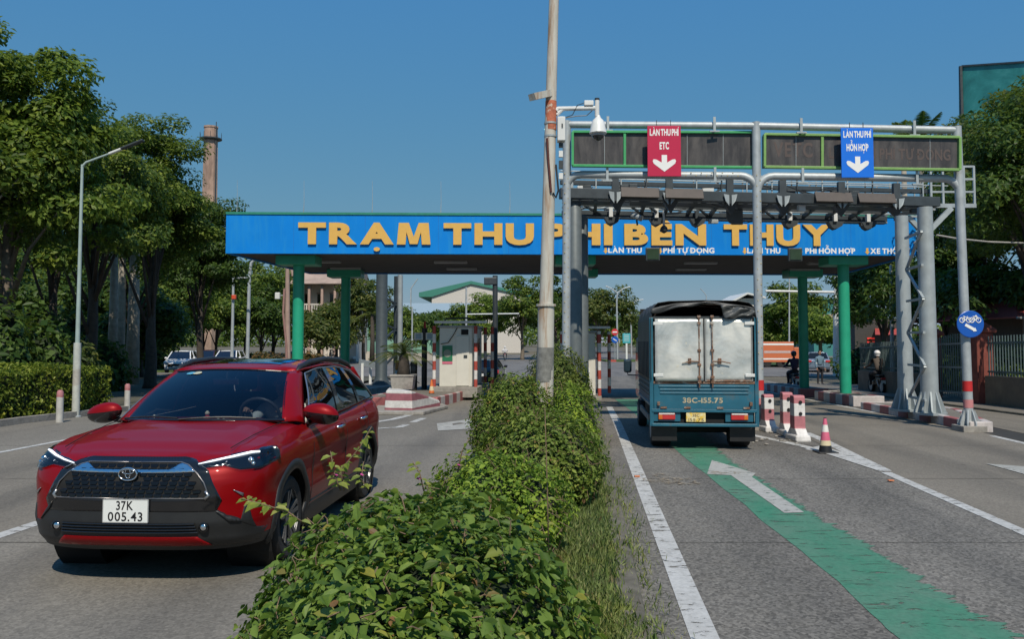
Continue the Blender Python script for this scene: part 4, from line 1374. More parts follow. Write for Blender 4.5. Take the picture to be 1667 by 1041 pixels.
setp(gm.build('grille_mesh', pm('grille_gloss', (0.006, 0.006, 0.007), 0.12, 0.1), grille), kind='stuff')
def trimline(pxs, r, m, name, off=0.012, parent=None, mirror=True):
    h = half(pxs)
    pts = h + ([(-x, z) for x, z in reversed(h)] if mirror == 'both' else [])
    for sg_ in ((1, -1) if mirror is True else (1,)):
        MB().path([(sg_ * x, FS(x, z) - off, z) for x, z in pts], r, 8).build(name, m, parent or car, smooth=True)
trimline([(CXP, 812), (270, 812), (334, 812), (341, 807), (333, 786), (322, 771), (309, 757), (297, 752.5), (260, 752.5), (CXP, 752.5)], 0.0055, pm('grille_frame_dark', (0.22, 0.21, 0.21), 0.35, 0.8, 0.05), 'grille_frame', 0.014, grille)
cb = full([(CXP, 764.5), (276, 764.5), (298, 753.5), (309, 757), (319, 768), (278, 769.5), (CXP, 769.5)])
patch(cb, 0.020, chrome, 'chrome_bar', grille, 3, 0.01)
trimline([(335, 800), (341, 807), (334, 813)], 0.012, satin, 'grille_corner', 0.014, grille)
# emblem: oval ring with two crossing ovals
ez, ew, eh = carpx(213, 771)[1], 0.066, 0.043
emb = MB()
ey = FS(0, ez) - 0.035
def oval(cx_, cz_, a, b, r): return [(cx_ + a * math.cos(k * math.pi / 16), ey, cz_ + b * math.sin(k * math.pi / 16)) for k in range(33)]
for a in ((0, 0, ew, eh, 0.006), (0, 0.006, 0.018, 0.034, 0.0042), (0, 0.018, 0.042, 0.016, 0.0042)):
    emb.path(oval(a[0], ez + a[1], a[2], a[3], 0), a[4], 6, False)
em_ = MB().lathe([(0.001, -0.02), (ew, -0.02), (ew, 0.0), (0.001, 0.004)], (0, 0, 0), 28, 'y')
em_.v = [(x, y + ey + 0.012, z * eh / ew + ez) for x, y, z in em_.v]
eo = em_.build('emblem', gloss_b, grille, smooth=40)
emb.v = [(x, y - 0.012, z) for x, y, z in emb.v]
emb.build('emblem_rings', chrome, eo, smooth=True)
# lower bumper
low = full([(CXP, 813), (330, 813), (343, 817), (349, 831), (374, 850), (396, 848), (420, 857), (446, 856), (446, 905), (CXP, 905)])
low = [(x, max(ZBt + 0.025, z)) for x, z in low]
bump_o = patch(low, 0.004, matt_b, 'lower_bumper', car, 4)
patch(full([(CXP, 852), (318, 852), (326, 869), (CXP, 869)]), 0.007, inner_b, 'air_intake', bump_o, 3, 0)
for k in range(4):
    h = half([(CXP, 853.5 + 4.6 * k), (317 + 2 * k, 853.5 + 4.6 * k)])
    w_, z_ = h[1]
    MB().path([(x, FS(x, z_) - 0.014, z_) for x in [-w_ + 2 * w_ * i / 20 for i in range(21)]], 0.0055, 6).build('intake_slat', gloss_b, bump_o)
patch(full([(CXP, 875), (322, 875), (347, 888), (CXP, 888)]), 0.012, redm, 'bumper_strip', bump_o, 3)
sl_ = half([(392, 850), (399, 823), (406, 822), (419, 858)])
patch(sl_, 0.005, matt_b, 'corner_slit', bump_o, 3, mirror=True)
for s_ in (-1, 1):
    fx, fz = carpx(332, 859)
    c = (s_ * fx, FS(fx, fz) - 0.014, fz)
    fg = MB().lathe([(0.001, 0.0), (0.02, 0.002), (0.026, 0.008), (0.028, 0.02)], (c[0], c[1] - 0.004, c[2]), 18, 'y').build('fog_lamp', chrome, bump_o, smooth=True)
    MB().lathe([(0.028, -0.004), (0.036, 0.0), (0.037, 0.02)], c, 18, 'y', False).build('bezel', gloss_b, fg)
    h = half([(380, 797), (398, 803), (397, 808)])
    if s_ == 1: patch(h, 0.012, satin, 'corner_fin', car, 1, 0.006)
    else: patch([(-x, z) for x, z in h], 0.012, satin, 'corner_fin', car, 1, 0.006)
# number plate
pz = carpx(206, 832)[1]
py_ = FS(0, pz) - 0.022
plate = MB().box(-0.165, 0.165, py_, py_ + 0.012, pz - 0.082, pz + 0.082).build('number_plate', pm('plate_white', (0.72, 0.74, 0.72), 0.35, 0, 0.03), car, bev=0.006)
for a in ((-0.165, 0.165, -0.082, -0.078), (-0.165, 0.165, 0.078, 0.082), (-0.165, -0.161, -0.082, 0.082), (0.161, 0.165, -0.082, 0.082)):
    MB().box(a[0], a[1], py_ - 0.0015, py_, pz + a[2], pz + a[3]).build('plate_rim', pm('plate_rim_grey', (0.3, 0.3, 0.3), 0.4), plate)
platefont = pm('plate_black', (0.01, 0.01, 0.012), 0.4)
letters('37K', 'plate_text', platefont, plate, (-0.066, py_, pz + 0.008), (1, 0, 0), (0, 0, 1), 0.062, 0.122, 0.012, 0.16, depth=0.002, un=(0, -1, 0))
letters('005.43', 'plate_text', platefont, plate, (-0.125, py_, pz - 0.069), (1, 0, 0), (0, 0, 1), 0.062, 0.25, 0.012, 0.16, depth=0.002, un=(0, -1, 0))
# headlights
hl = half([(320, 754.5), (380, 739), (438, 724.5), (450, 726), (455, 732), (449, 749), (427, 761), (392, 765), (366, 758.5), (332, 763)])
for s_ in (1, -1):
    q = [(s_ * x, z) for x, z in hl]
    ho = patch(q, 0.002, gloss_b, 'headlight', car, 4, 0.01)
    h = half([(324, 755.5), (350, 750), (380, 743.5), (410, 736.5), (437, 730.5)])
    MB().path([(s_ * x, FS(x, z) - 0.012, z) for x, z in h], [0.004, 0.007, 0.009, 0.010, 0.008], 8).build('running_light', drl, ho, smooth=True)
    for pp in ((409, 750, 0.026), (413, 755, 0.018), (370, 752.5, 0.008)):
        x, z = carpx(pp[0], pp[1])
        MB().lathe([(pp[2], 0.0), (pp[2] * 0.8, -0.008), (pp[2] * 0.3, -0.014)], (s_ * x, FS(x, z) - 0.008, z), 14, 'y').build('projector', chrome, ho, smooth=True)
    patch(q, 0.024, lens_g, 'lens', ho, 4, 0)
# cladding, wheels, wells
for wy in WY:
    for s_ in (-1, 1):
        cl = MB()
        NA = 30
        for i in range(NA + 1):
            a = math.radians(-14 + 208 * i / NA)
            for r in (0.385, 0.425, 0.465):
                y, z = wy + r * math.cos(a), max(0.2, WZ + r * math.sin(a))
                cl.v.append((s_ * (SX(y, z) + (0.012 if r < 0.44 else 0.004)), y, z))
        for i in range(NA):
            for k in range(2):
                a = i * 3 + k
                cl.f.append((a, a + 1, a + 4, a + 3))
        cl.build('arch_cladding', matt_b, car, smooth=True, thick=0.03)
        wl = MB().lathe([(0.42, s_ * 0.86), (0.42, s_ * 0.5), (0.01, s_ * 0.5)], (0, wy, WZ), 28, 'x', False)
        wl.build('wheel_well', inner_b, car)
        xo = s_ * 0.865
        wh = MB().lathe([(0.215, xo - s_ * 0.01), (0.24, xo), (0.30, xo + s_ * 0.004), (0.325, xo - s_ * 0.015), (WR, xo - s_ * 0.05), (WR, xo - s_ * 0.17), (0.3, xo - s_ * 0.21), (0.2, xo - s_ * 0.21)], (0, wy, WZ), 36, 'x', False).build('wheel', rubber, car, smooth=40)
        rm = MB().lathe([(0.225, xo + s_ * 0.0), (0.222, xo - s_ * 0.02), (0.205, xo - s_ * 0.03), (0.2, xo - s_ * 0.15)], (0, wy, WZ), 32, 'x', False)
        for k in range(5):
            for dd in (-0.16, 0.16):
                a = 2 * math.pi * k / 5 + dd + 0.3
                u = Vector((0, math.cos(a), math.sin(a)))
                rm.bar(Vector((xo - s_ * 0.035, wy, WZ)) + u * 0.04, Vector((xo - s_ * 0.012, wy, WZ)) + u * 0.214, 0.03, 0.03, up=(1, 0, 0))
        rm.lathe([(0.01, xo - s_ * 0.01), (0.055, xo - s_ * 0.012), (0.06, xo - s_ * 0.05)], (0, wy, WZ), 16, 'x')
        rm.build('rim', alloy, wh)
        MB().lathe([(0.01, xo - s_ * 0.09), (0.16, xo - s_ * 0.09)], (0, wy, WZ), 24, 'x').build('brake_disc', darksteel, wh)
for s_ in (-1, 1):
    sk = MB()
    for i in range(25):
        y = 1.28 + (3.2 - 1.28) * i / 24
        for z in (0.19, 0.28, 0.38): sk.v.append((s_ * (SX(y, z) + (0.012 if z < 0.35 else 0.003)), y, z))
    for i in range(24):
        for k in range(2): sk.f.append((i * 3 + k, i * 3 + k + 1, i * 3 + k + 4, i * 3 + k + 3))
    sk.build('sill_cladding', matt_b, car, smooth=True, thick=0.02)
MB().box(-0.66, 0.66, 0.45, 4.1, 0.2, 0.3).build('underbody', inner_b, car)
MB().box(-0.5, 0.5, 1.35, 4.2, 0.3, 0.62).build('floor_pan', inner_b, car)
# cabin
GB = lambda u: (0.735 * u, 0.99 + 0.30 * u * u, 1.085 - 0.02 * u * u)
GT = lambda u: (0.555 * u, 1.80 + 0.10 * u * u, 1.495 - 0.03 * u * u)
def wind(u, v, sc=1.0):
    a, b = GB(u), GT(u)
    bl = 0.05 * math.sin(math.pi * v)
    return (a[0] + (b[0] - a[0]) * v, a[1] + (b[1] - a[1]) * v - bl * 0.5, a[2] + (b[2] - a[2]) * v + bl * 0.6)
ws = MB().grid(lambda i, j: wind((i * 2 - 1) * 0.95, 0.015 + 0.97 * j), 20, 12).build('windscreen', win_t, car, smooth=True)
for e in (('bottom', lambda i: wind((i * 2 - 1) * 0.95, 0.02), 0.016), ('top', lambda i: wind((i * 2 - 1) * 0.95, 0.985), 0.01)):
    MB().path([e[1](k / 16) for k in range(17)], e[2], 6).build('screen_seal', gloss_b, ws)
st = MB()
for k, (uu, m) in enumerate(((-0.60, pm('sticker_blue', (0.1, 0.35, 0.5), 0.4)), (-0.48, pm('sticker_cream', (0.5, 0.5, 0.35), 0.4)))):
    pts = []
    for q in range(16):
        a = q * math.pi / 8
        u_, v_ = uu + 0.075 * math.cos(a), 0.90 + 0.035 * math.sin(a)
        p = Vector(wind(u_, v_))
        pts.append(p + Vector((0, -0.006, 0.004)))
    MB().poly(pts).build('sticker', m, ws)
for s_ in (-1, 1):
    def dlow(k): return Vector(wind(s_ * (0.95 if k == 0 else 1.0), 0))
    ap = MB()
    def apf(i, j):
        p = Vector(wind(s_ * 0.93, j))
        bq, tq = Vector((s_ * 0.83, 1.42, 1.045)), Vector((s_ * 0.615, 2.02, 1.455))
        q = bq + (tq - bq) * j
        c = p + (q - p) * i
        bulge = 0.022 * math.sin(math.pi * i)
        return (c.x + s_ * bulge * 0.7, c.y - bulge * 0.6, c.z + bulge * 0.6)
    MB().grid(apf, 6, 12).build('pillar', redm, car, smooth=True, thick=0.02)
    def sidep(y, v):
        """greenhouse side: v = 0 at the belt, 1 at the roof edge"""
        b = Vector((s_ * (0.845 - 0.01 * (y - 1.4)), y, czt(y) + 0.0))
        zt = interp(y, [(1.9, 1.455), (2.4, 1.505), (3.0, 1.50), (3.9, 1.42)])
        t = Vector((s_ * interp(y, [(1.9, 0.612), (2.6, 0.635), (3.9, 0.60)]), y, zt))
        c = b + (t - b) * v
        c.x += s_ * 0.03 * math.sin(math.pi * v)
        return c
    def win(i, j):
        y0 = 1.43 + (2.02 - 1.43) * j
        y1 = 4.05 - 0.30 * j
        return sidep(y0 + (y1 - y0) * i, 0.03 + 0.93 * j)
    sw = MB().grid(win, 26, 10).build('side_window', win_s, car, smooth=True)
    MB().grid(lambda i, j: sidep(4.05 - 0.30 * j + (4.24 - 4.05 + 0.16 * j) * i, 0.0 + 0.99 * j) + Vector((-s_ * 0.05 * i, 0, 0)), 4, 8).build('pillar', redm, car, smooth=True, thick=0.02)
    tr = [win(0, j / 8) for j in range(9)] + [win(i / 20, 1) for i in range(1, 21)] + [win(1, 1 - j / 4) for j in range(1, 5)]
    MB().path([p + Vector((s_ * 0.006, 0, 0)) for p in tr], 0.0075, 6).build('window_trim', satin, sw)
    MB().path([win(i / 20, 0) + Vector((s_ * 0.008, 0, -0.006)) for i in range(21)], 0.011, 6).build('belt_trim', gloss_b, sw)
    for ya, yb, wd in ((2.50, 2.58, 0.06), (3.36, 3.30, 0.05)):
        b = MB()
        pts = [sidep(ya + (yb - ya) * k / 6, 0.02 + 0.95 * k / 6) + Vector((s_ * 0.008, 0, 0)) for k in range(7)]
        for p in pts: b.v += [(p.x, p.y - wd, p.z), (p.x, p.y + wd, p.z)]
        b.f = [(2 * k, 2 * k + 1, 2 * k + 3, 2 * k + 2) for k in range(6)]
        b.build('window_post', gloss_b, sw, thick=0.012)
    # mirror
    mc = Vector((s_ * 0.975, 1.46, 1.115))
    mp = MB()
    mp.grid(lambda i, j: (mc.x + s_ * (-0.11 + 0.22 * i), 0, 0), 1, 1)
    def shell(th, ph, k=1.0):
        x = 0.142 * math.cos(ph) * math.cos(th)
        z = 0.092 * math.sin(ph)
        y = 0.075 * math.cos(ph) * math.sin(th)
        return (mc.x + s_ * x * (1.0 + 0.25 * (-s_ * x > 0)), mc.y + y * (0.55 if y > 0 else 1), mc.z + z + 0.018 * (x / 0.135) * -1)
    up_, lo_ = MB(), MB()
    up_.grid(lambda i, j: shell(2 * math.pi * i, 0.10 + (math.pi / 2 - 0.12) * j), 24, 10)
    lo_.grid(lambda i, j: shell(2 * math.pi * i, -math.pi / 2 + 0.02 + (math.pi / 2 + 0.07) * j), 24, 8)
    mo = up_.build('mirror', redm, car, smooth=True)
    lo_.build('mirror_base', gloss_b, mo, smooth=True)
    MB().bar(mc + Vector((-s_ * 0.06, 0.0, -0.05)), Vector((s_ * 0.83, 1.55, 1.035)), 0.06, 0.05).build('mirror_arm', gloss_b, mo, bev=0.01)
    # doors: shut lines and handles
    for y0 in (1.40, 2.52, 3.42):
        pts = [(s_ * (SX(y0 + 0.06 * math.sin(k / 8 * 2.2), z) + 0.001), y0 + 0.06 * math.sin(k / 8 * 2.2), z) for k, z in [(k, 0.36 + (1.03 - 0.36) * k / 8) for k in range(9)]]
        MB().path(pts, 0.004, 5).build('door_shut_line', inner_b, car)
    for y0 in (2.30, 3.20):
        x = SX(y0, 0.93)
        MB().path([(s_ * (x + 0.005), y0 - 0.1, 0.925), (s_ * (x + 0.04), y0 - 0.07, 0.928), (s_ * (x + 0.04), y0 + 0.07, 0.932), (s_ * (x + 0.005), y0 + 0.1, 0.935)], 0.014, 8).build('door_handle', chrome, car, smooth=True)
    # roof rail
    rr = [Vector((s_ * interp(y, [(1.9, 0.575), (2.6, 0.60), (4.0, 0.57)]), y, z)) for y, z in ((1.93, 1.45), (2.05, 1.505), (2.3, 1.545), (2.8, 1.565), (3.4, 1.545), (3.8, 1.49), (3.98, 1.44))]
    MB().path(rr, [0.014, 0.026, 0.028, 0.028, 0.028, 0.026, 0.014], 8).build('roof_rail', matt_b, car, smooth=True)
def roofp(u, y):
    zc = interp(y, [(1.78, 1.497), (2.1, 1.545), (2.7, 1.57), (3.4, 1.54), (4.1, 1.45)])
    hw = interp(y, [(1.78, 0.555), (1.92, 0.60), (2.6, 0.635), (3.9, 0.60), (4.1, 0.58)])
    return (hw * u, y + (0.10 * u * u if y < 1.9 else 0), zc - 0.05 * abs(u) ** 3.2)
MB().grid(lambda i, j: roofp(i * 2 - 1, 1.79 + 2.31 * j), 24, 30).build('roof', redm, car, smooth=True, thick=0.025)
MB().grid(lambda i, j: Vector(roofp((i * 2 - 1) * 0.64, 2.05 + 1.2 * j)) + Vector((0, 0, 0.004)), 16, 18).build('sunroof', pm('sunroof_glass', (0.012, 0.016, 0.02), 0.06, 0, 0.05, coat=0.8), car, smooth=True)
rb = MB().grid(lambda i, j: ((0.58 + (0.76 - 0.58) * j) * (i * 2 - 1), 4.1 + 0.22 * j, 1.45 + (1.05 - 1.45) * j), 8, 6)
rb.build('tailgate', redm, car, smooth=True, thick=0.02)
MB().grid(lambda i, j: (0.80 * (i * 2 - 1), 1.33 + 2.8 * j, 0.98), 2, 8).build('cabin_floor', inner_b, car)
MB().grid(lambda i, j: (0.72 * (i * 2 - 1), 1.04 + 0.26 * (i * 2 - 1) ** 2 + 0.36 * j, 1.075 - 0.01 * j), 10, 3).build('dashboard', pm('dash_dark', (0.012, 0.013, 0.014), 0.6), car)
seatm = pm('seat_dark', (0.02, 0.02, 0.021), 0.7)
for x, y in ((-0.36, 2.35), (0.36, 2.35), (-0.4, 3.2), (0.4, 3.2), (0, 3.25)):
    MB().box(x - 0.22, x + 0.22, y, y + 0.13, 0.95, 1.2).build('seat_back', seatm, car, bev=0.05)
    MB().box(x - 0.12, x + 0.12, y + 0.02, y + 0.11, 1.22, 1.38).build('headrest', seatm, car, bev=0.04)
sw_ = [(0.36 + 0.18 * math.cos(k * math.pi / 12), 1.62 - 0.07 * math.sin(k * math.pi / 12), 1.08 + 0.16 * math.sin(k * math.pi / 12)) for k in range(25)]
MB().path(sw_, 0.016, 8, False).build('steering_wheel', pm('wheel_grey', (0.06, 0.06, 0.065), 0.4), car, smooth=True)
MB().path([(0, 1.75, 1.47), (0, 1.73, 1.40)], 0.01, 6).build('rear_mirror_stem', inner_b, car)
MB().box(-0.12, 0.12, 1.70, 1.73, 1.35, 1.41).build('rear_view_mirror', gloss_b, car, bev=0.01)
for s_, x0, x1, v in ((1, -0.70, -0.12, 0.03), (1, -0.1, 0.5, 0.03)):
    p = [Vector(wind(x0 / 0.735 + (x1 - x0) / 0.735 * k / 6, 0.015 + 0.035 * math.sin(k / 6 * 2.6))) + Vector((0, -0.014, 0.012)) for k in range(7)]
    MB().path(p, 0.008, 6).build('wiper', matt_b, car)
# small ornaments standing on the dashboard
def ornament(lab, x, y, parts_):
    t = thing('dashboard_ornament', lab, 'ornament', Vector(C0) + Matrix.Rotation(-TH, 3, 'Z') @ Vector((x, y, 1.078)), -TH, group='ornaments on the red car dashboard')
    for nm, m, prof, c in parts_: MB().lathe(prof, c, 10).build(nm, m, t, smooth=True)
orn_r, orn_c = pm('ornament_red', (0.5, 0.03, 0.03), 0.5), pm('ornament_cream', (0.75, 0.68, 0.5), 0.5)
ornament('red robed figurine with a pale head on the red car dashboard', 0.07, 1.16, (('robe', orn_r, [(0.03, 0), (0.03, 0.025), (0.012, 0.05)], (0, 0, 0)), ('head', orn_c, [(0.004, 0.045), (0.019, 0.055), (0.02, 0.07), (0.006, 0.085)], (0, 0, 0))))
for x, lab in ((-0.06, 'small cream ornament pair left of the red figurine on the dashboard'), (0.19, 'small cream ornament pair right of the red figurine on the dashboard')):
    ornament(lab, x, 1.16, (('ball', orn_c, [(0.004, 0), (0.014, 0.008), (0.014, 0.016), (0.004, 0.024)], (-0.025, 0, 0)), ('ball', orn_c, [(0.004, 0), (0.013, 0.008), (0.013, 0.016), (0.004, 0.022)], (0.022, 0, 0))))
ornament('tiny bent ornament at the left end of the red car dashboard', -0.42, 1.22, (('stem', orn_c, [(0.008, 0), (0.005, 0.02), (0.008, 0.045)], (0, 0, 0)),))
# ------------------------------------------------------------------ blue truck
TY = 13.55
T0 = Vector((X2(1145, TY), TY, 0))
TA = math.atan(TAN)
trk = thing('cargo_truck', 'small blue cargo truck with bare steel rear doors and a grey tarpaulin', 'truck', T0, -TA)
tblue = pm('truck_blue', (0.018, 0.115, 0.175), 0.42, 0, 0.2, 3, dirt=(0.10, 0.10, 0.09), df=(0.55, 0.8), ds=3, dr=0.8)
tblue2 = pm('truck_blue_dark', (0.014, 0.085, 0.15), 0.5, 0, 0.2, 3, dirt=(0.07, 0.06, 0.05), df=(0.5, 0.8), ds=3)
def doormat():
    m, N, L, B = nodes('bare_steel_door')
    tc = N.new('ShaderNodeTexCoord').outputs['Object']
    a = noise(N, L, 1.9, 5, 0.55, tc, 0.7, (1, 1, 0.7))
    col = ramp(N, L, a, [(0.34, (0.36, 0.40, 0.40)), (0.5, (0.56, 0.58, 0.56)), (0.66, (0.76, 0.75, 0.69))])
    sm = ramp(N, L, noise(N, L, 4.5, 8, 0.7, tc, 1.2), [(0.6, 0.0), (0.66, 0.7)])
    col = mixc(N, L, sm, col, (0.75, 0.70, 0.56))
    L.new(col, B.inputs['Base Color'])
    B.inputs['Metallic'].default_value = 0.25
    r = ramp(N, L, noise(N, L, 3.0, 6, 0.6, tc, 0.5), [(0.35, 0.2), (0.65, 0.5)])
    L.new(r, B.inputs['Roughness'])
    bump(N, L, B, noise(N, L, 2.2, 3, 0.5, tc), 0.45, 0.09)
    return m
steel_d = doormat()
rustst = pm('rusted_steel', (0.2, 0.11, 0.07), 0.7, 0.3, 0.4, 14, 0.3, dirt=(0.4, 0.38, 0.34), df=(0.5, 0.65), ds=9)
HW = 0.83
zf = lambda py: CAMH + (HZ - py) / FPX * TY
xp = lambda px: (px - 1145) / FPX * TY
LEN = 3.1
bed = MB().box(-HW, HW, 0.06, LEN, 0.72, 0.84).build('cargo_bed', tblue2, trk, bev=0.008)
for s_ in (-1, 1):
    MB().box(s_ * HW - 0.03, s_ * HW + 0.03, -0.01, 0.05, zf(694), zf(517)).build('corner_post', tblue, trk, bev=0.006)
    MB().box(s_ * (HW - 0.02) - 0.02, s_ * (HW - 0.02) + 0.02, 0.06, LEN, 0.84, 1.12).build('side_board', pm('weathered_board', (0.13, 0.11, 0.09), 0.8), trk, bev=0.006)
    for k in range(3): MB().box(s_ * (HW + 0.003) - 0.012, s_ * (HW + 0.003) + 0.012, 0.08, LEN - 0.02, 0.88 + 0.08 * k, 0.905 + 0.08 * k).build('board_rib', pm('weathered_grey', (0.18, 0.17, 0.15), 0.8), trk)
    MB().box(s_ * HW - 0.02, s_ * HW + 0.02, 0.02, LEN, 0.70, 0.74).build('bed_edge', pm('edge_pale', (0.3, 0.3, 0.28), 0.7), trk)
# tailgate with pressed ribs
tg = MB().box(-HW + 0.035, HW - 0.035, 0.0, 0.035, zf(666), zf(625)).build('tailgate', tblue, trk, bev=0.006)
for zz, w in ((zf(629), 0.72), (zf(634.5), 0.70), (zf(640), 0.70)):
    MB().box(-w, w, -0.014, 0.0, zz - 0.017, zz + 0.012).build('rib', tblue, tg, bev=0.006)
MB().box(-HW, HW, -0.02, 0.05, zf(671), zf(666)).build('tailgate_hinge_rail', tblue, trk, bev=0.004)
for px in (1080, 1118, 1170, 1212): MB().box(xp(px) - 0.05, xp(px) + 0.05, -0.035, -0.02, zf(665), zf(662)).build('hinge', rustst, tg)
for px in (1072, 1219): MB().box(xp(px) - 0.02, xp(px) + 0.02, -0.05, 0.0, zf(660), zf(654)).build('latch', rustst, tg)
letters('38C-155.75', 'painted_number', pm('faded_number', (0.42, 0.36, 0.24), 0.7, 0, 0.4, 14), tg, (xp(1111), 0.0, zf(656)), (1, 0, 0), (0, 0, 1), 8.5 / FPX * TY, xp(1175) - xp(1111), 0.03, 0.1, depth=0.003, un=(0, -1, 0))
# doors
MB().box(-HW + 0.03, HW - 0.03, -0.008, 0.05, zf(625), zf(621)).build('door_sill', rustst, trk)
MB().box(-HW, HW, -0.006, 0.05, zf(519), zf(515.5)).build('door_header', darksteel, trk)
for s_, a, b in ((-1, 1067, 1144.3), (1, 1146.5, 1223)):
    d = MB()
    d.grid(lambda i, j: (xp(a) + (xp(b) - xp(a)) * i, -0.012 - 0.012 * math.sin(math.pi * i) * math.sin(math.pi * j) + 0.004 * math.sin(9 * i + 5 * j), zf(620.5) + (zf(519.5) - zf(620.5)) * j), 12, 16)
    dr = d.build('cargo_door', steel_d, trk, smooth=True, thick=0.03)
    for e in ((xp(a), xp(a) + 0.02), (xp(b) - 0.02, xp(b))):
        MB().box(e[0], e[1], -0.022, -0.006, zf(620.5), zf(519.5)).build('door_edge', pm('edge_grey', (0.22, 0.23, 0.23), 0.6, 0.3), dr)
    MB().box(xp(a), xp(b), -0.021, -0.005, zf(621), zf(618.5)).build('door_edge', rustst, dr)
    rx = xp(1137.5) if s_ < 0 else xp(1158.5)
    MB().tube((rx, -0.05, zf(631)), (rx, -0.05, zf(514)), 0.012, 0.012, 8).build('lock_rod', rustst, dr)
    for py in (516, 527, 571, 594, 614, 622):
        MB().box(rx - 0.028, rx + 0.028, -0.066, -0.02, zf(py + 2), zf(py - 2)).build('rod_bracket', rustst, dr, bev=0.004)
    hx = xp(1110) if s_ < 0 else xp(1187)
    MB().path([(rx, -0.06, zf(589)), ((rx + hx) / 2, -0.075, zf(588.5)), (hx, -0.07, zf(591.5))], [0.012, 0.012, 0.009], 6).build('handle', rustst, dr)
    mx = xp(1122) if s_ < 0 else xp(1170)
    MB().cbox((mx, -0.045, zf(588)), 0.05, 0.05, 0.09).build('handle_keeper', rustst, dr, bev=0.006)
    ox = xp(1070) if s_ < 0 else xp(1220)
    for py in (527, 611): MB().cbox((ox - s_ * 0.02, -0.03, zf(py)), 0.15, 0.035, 0.05).build('strap_hinge', whitepaint, dr, bev=0.005)
# rear frame, lights and plate
MB().box(-HW, HW, -0.03, 0.04, zf(694), zf(689)).build('rear_bumper', tblue, trk, bev=0.008)
MB().box(-HW + 0.03, HW - 0.03, 0.08, 0.14, zf(690), zf(671)).build('rear_frame', inner_b, trk)
for s_, px in ((-1, 1085), (1, 1201)):
    c = Vector((xp(px), 0.01, zf(678)))
    MB().cbox(c + Vector((-s_ * 0.0, 0.03, 0)), 0.44, 0.05, 0.17).build('lamp_plate', tblue, trk, bev=0.01)
    tl = MB().cbox(c, 0.27, 0.06, 0.105).build('tail_light', pm('tail_red', (0.5, 0.03, 0.03), 0.25, coat=0.5), trk, bev=0.015)
    MB().cbox(c + Vector((0, -0.02, 0.042)), 0.25, 0.035, 0.022).build('reflector_strip', pm('lamp_clear', (0.7, 0.62, 0.58), 0.3), tl, bev=0.004)
    MB().cbox(c + Vector((s_ * 0.1, -0.02, -0.01)), 0.06, 0.03, 0.07).build('indicator', pm('indicator_orange', (0.6, 0.15, 0.02), 0.3), tl, bev=0.004)
npl = MB().box(xp(1116), xp(1147), -0.02, 0.0, zf(686.5), zf(672)).build('number_plate', pm('plate_yellow', (0.72, 0.47, 0.06), 0.5, 0, 0.12, dirt=(0.75, 0.68, 0.42), df=(0.45, 0.6), ds=8), trk, bev=0.004)
letters('38C', 'plate_text', pm('plate_text_worn', (0.16, 0.11, 0.05), 0.6), npl, (xp(1126), -0.0205, zf(678.3)), (1, 0, 0), (0, 0, 1), 0.045, xp(1137) - xp(1126), 0.01, 0.16, depth=0.002, un=(0, -1, 0))
letters('155.75', 'plate_text', pm('plate_text_worn', (0.16, 0.11, 0.05), 0.6), npl, (xp(1119.5), -0.0205, zf(685.5)), (1, 0, 0), (0, 0, 1), 0.045, xp(1144) - xp(1119.5), 0.01, 0.16, depth=0.002, un=(0, -1, 0))
for s_ in (-1, 1):
    MB().box(s_ * 0.62 - 0.2, s_ * 0.62 + 0.2, 0.12, 0.14, 0.14, 0.42).build('mud_flap', black_pl, trk)
    for wy, tw in ((0.62, 0.32), (3.95, 0.17)):
        xo = s_ * 0.80
        wh = MB().lathe([(0.16, xo), (0.2, xo + s_ * 0.01), (0.26, xo), (0.285, xo - s_ * 0.03), (0.285, xo - s_ * (tw - 0.03)), (0.25, xo - s_ * tw), (0.12, xo - s_ * tw)], (0, wy, 0.287), 26, 'x').build('wheel', rubber, trk, smooth=40)
        MB().lathe([(0.03, xo + s_ * 0.012), (0.15, xo + s_ * 0.008), (0.17, xo - s_ * 0.01)], (0, wy, 0.287), 18, 'x').build('rim', greypaint, wh)
    MB().bar((s_ * 0.35, 0.1, 0.6), (s_ * 0.35, 4.4, 0.6), 0.1, 0.16).build('chassis_rail', inner_b, trk)
    MB().box(s_ * 0.62 - 0.16, s_ * 0.62 + 0.16, 1.3, 2.2, 0.4, 0.66).build('tool_box', inner_b, trk, bev=0.02)
    MB().bar((s_ * 0.78, 1.2, 0.42), (s_ * 0.78, 3.4, 0.42), 0.04, 0.1).build('side_guard', pm('guard_pale', (0.28, 0.27, 0.25), 0.7), trk)
MB().tube((-0.75, 0.62, 0.287), (0.75, 0.62, 0.287), 0.06, 0.06, 10).build('axle', inner_b, trk)
# tarpaulin hood: rounded section, sagging between hoops
tarpm = pm('tarpaulin_grey', (0.045, 0.048, 0.05), 0.5, 0, 0.25, 2.5, 0.35, 9, dirt=(0.10, 0.10, 0.095), df=(0.5, 0.8), ds=2.5)
ZT = zf(491)
def tarp(i, j):
    y = -0.04 + (LEN + 0.06) * j
    w = HW + 0.015
    sag = 0.02 * math.cos(j * 2 * math.pi * 4) + 0.012 * math.sin(23 * j + 9 * i)
    prof = [(-w, 1.12), (-w - 0.005, 1.75), (-w, ZT - 0.27), (-w + 0.035, ZT - 0.13), (-w + 0.12, ZT - 0.04), (-w + 0.3, ZT - 0.005), (0, ZT + 0.012), (w - 0.3, ZT), (w - 0.12, ZT - 0.04), (w - 0.03, ZT - 0.13), (w, ZT - 0.27), (w + 0.005, 1.75), (w, 1.12)]
    k = i * (len(prof) - 1)
    a = int(min(k, len(prof) - 2))
    t = k - a
    x, z = prof[a][0] + (prof[a + 1][0] - prof[a][0]) * t, prof[a][1] + (prof[a + 1][1] - prof[a][1]) * t
    return (x * (1 - 0.02 * abs(sag) * 10 * (z < ZT - 0.1)), y, z + sag * (z > ZT - 0.15))
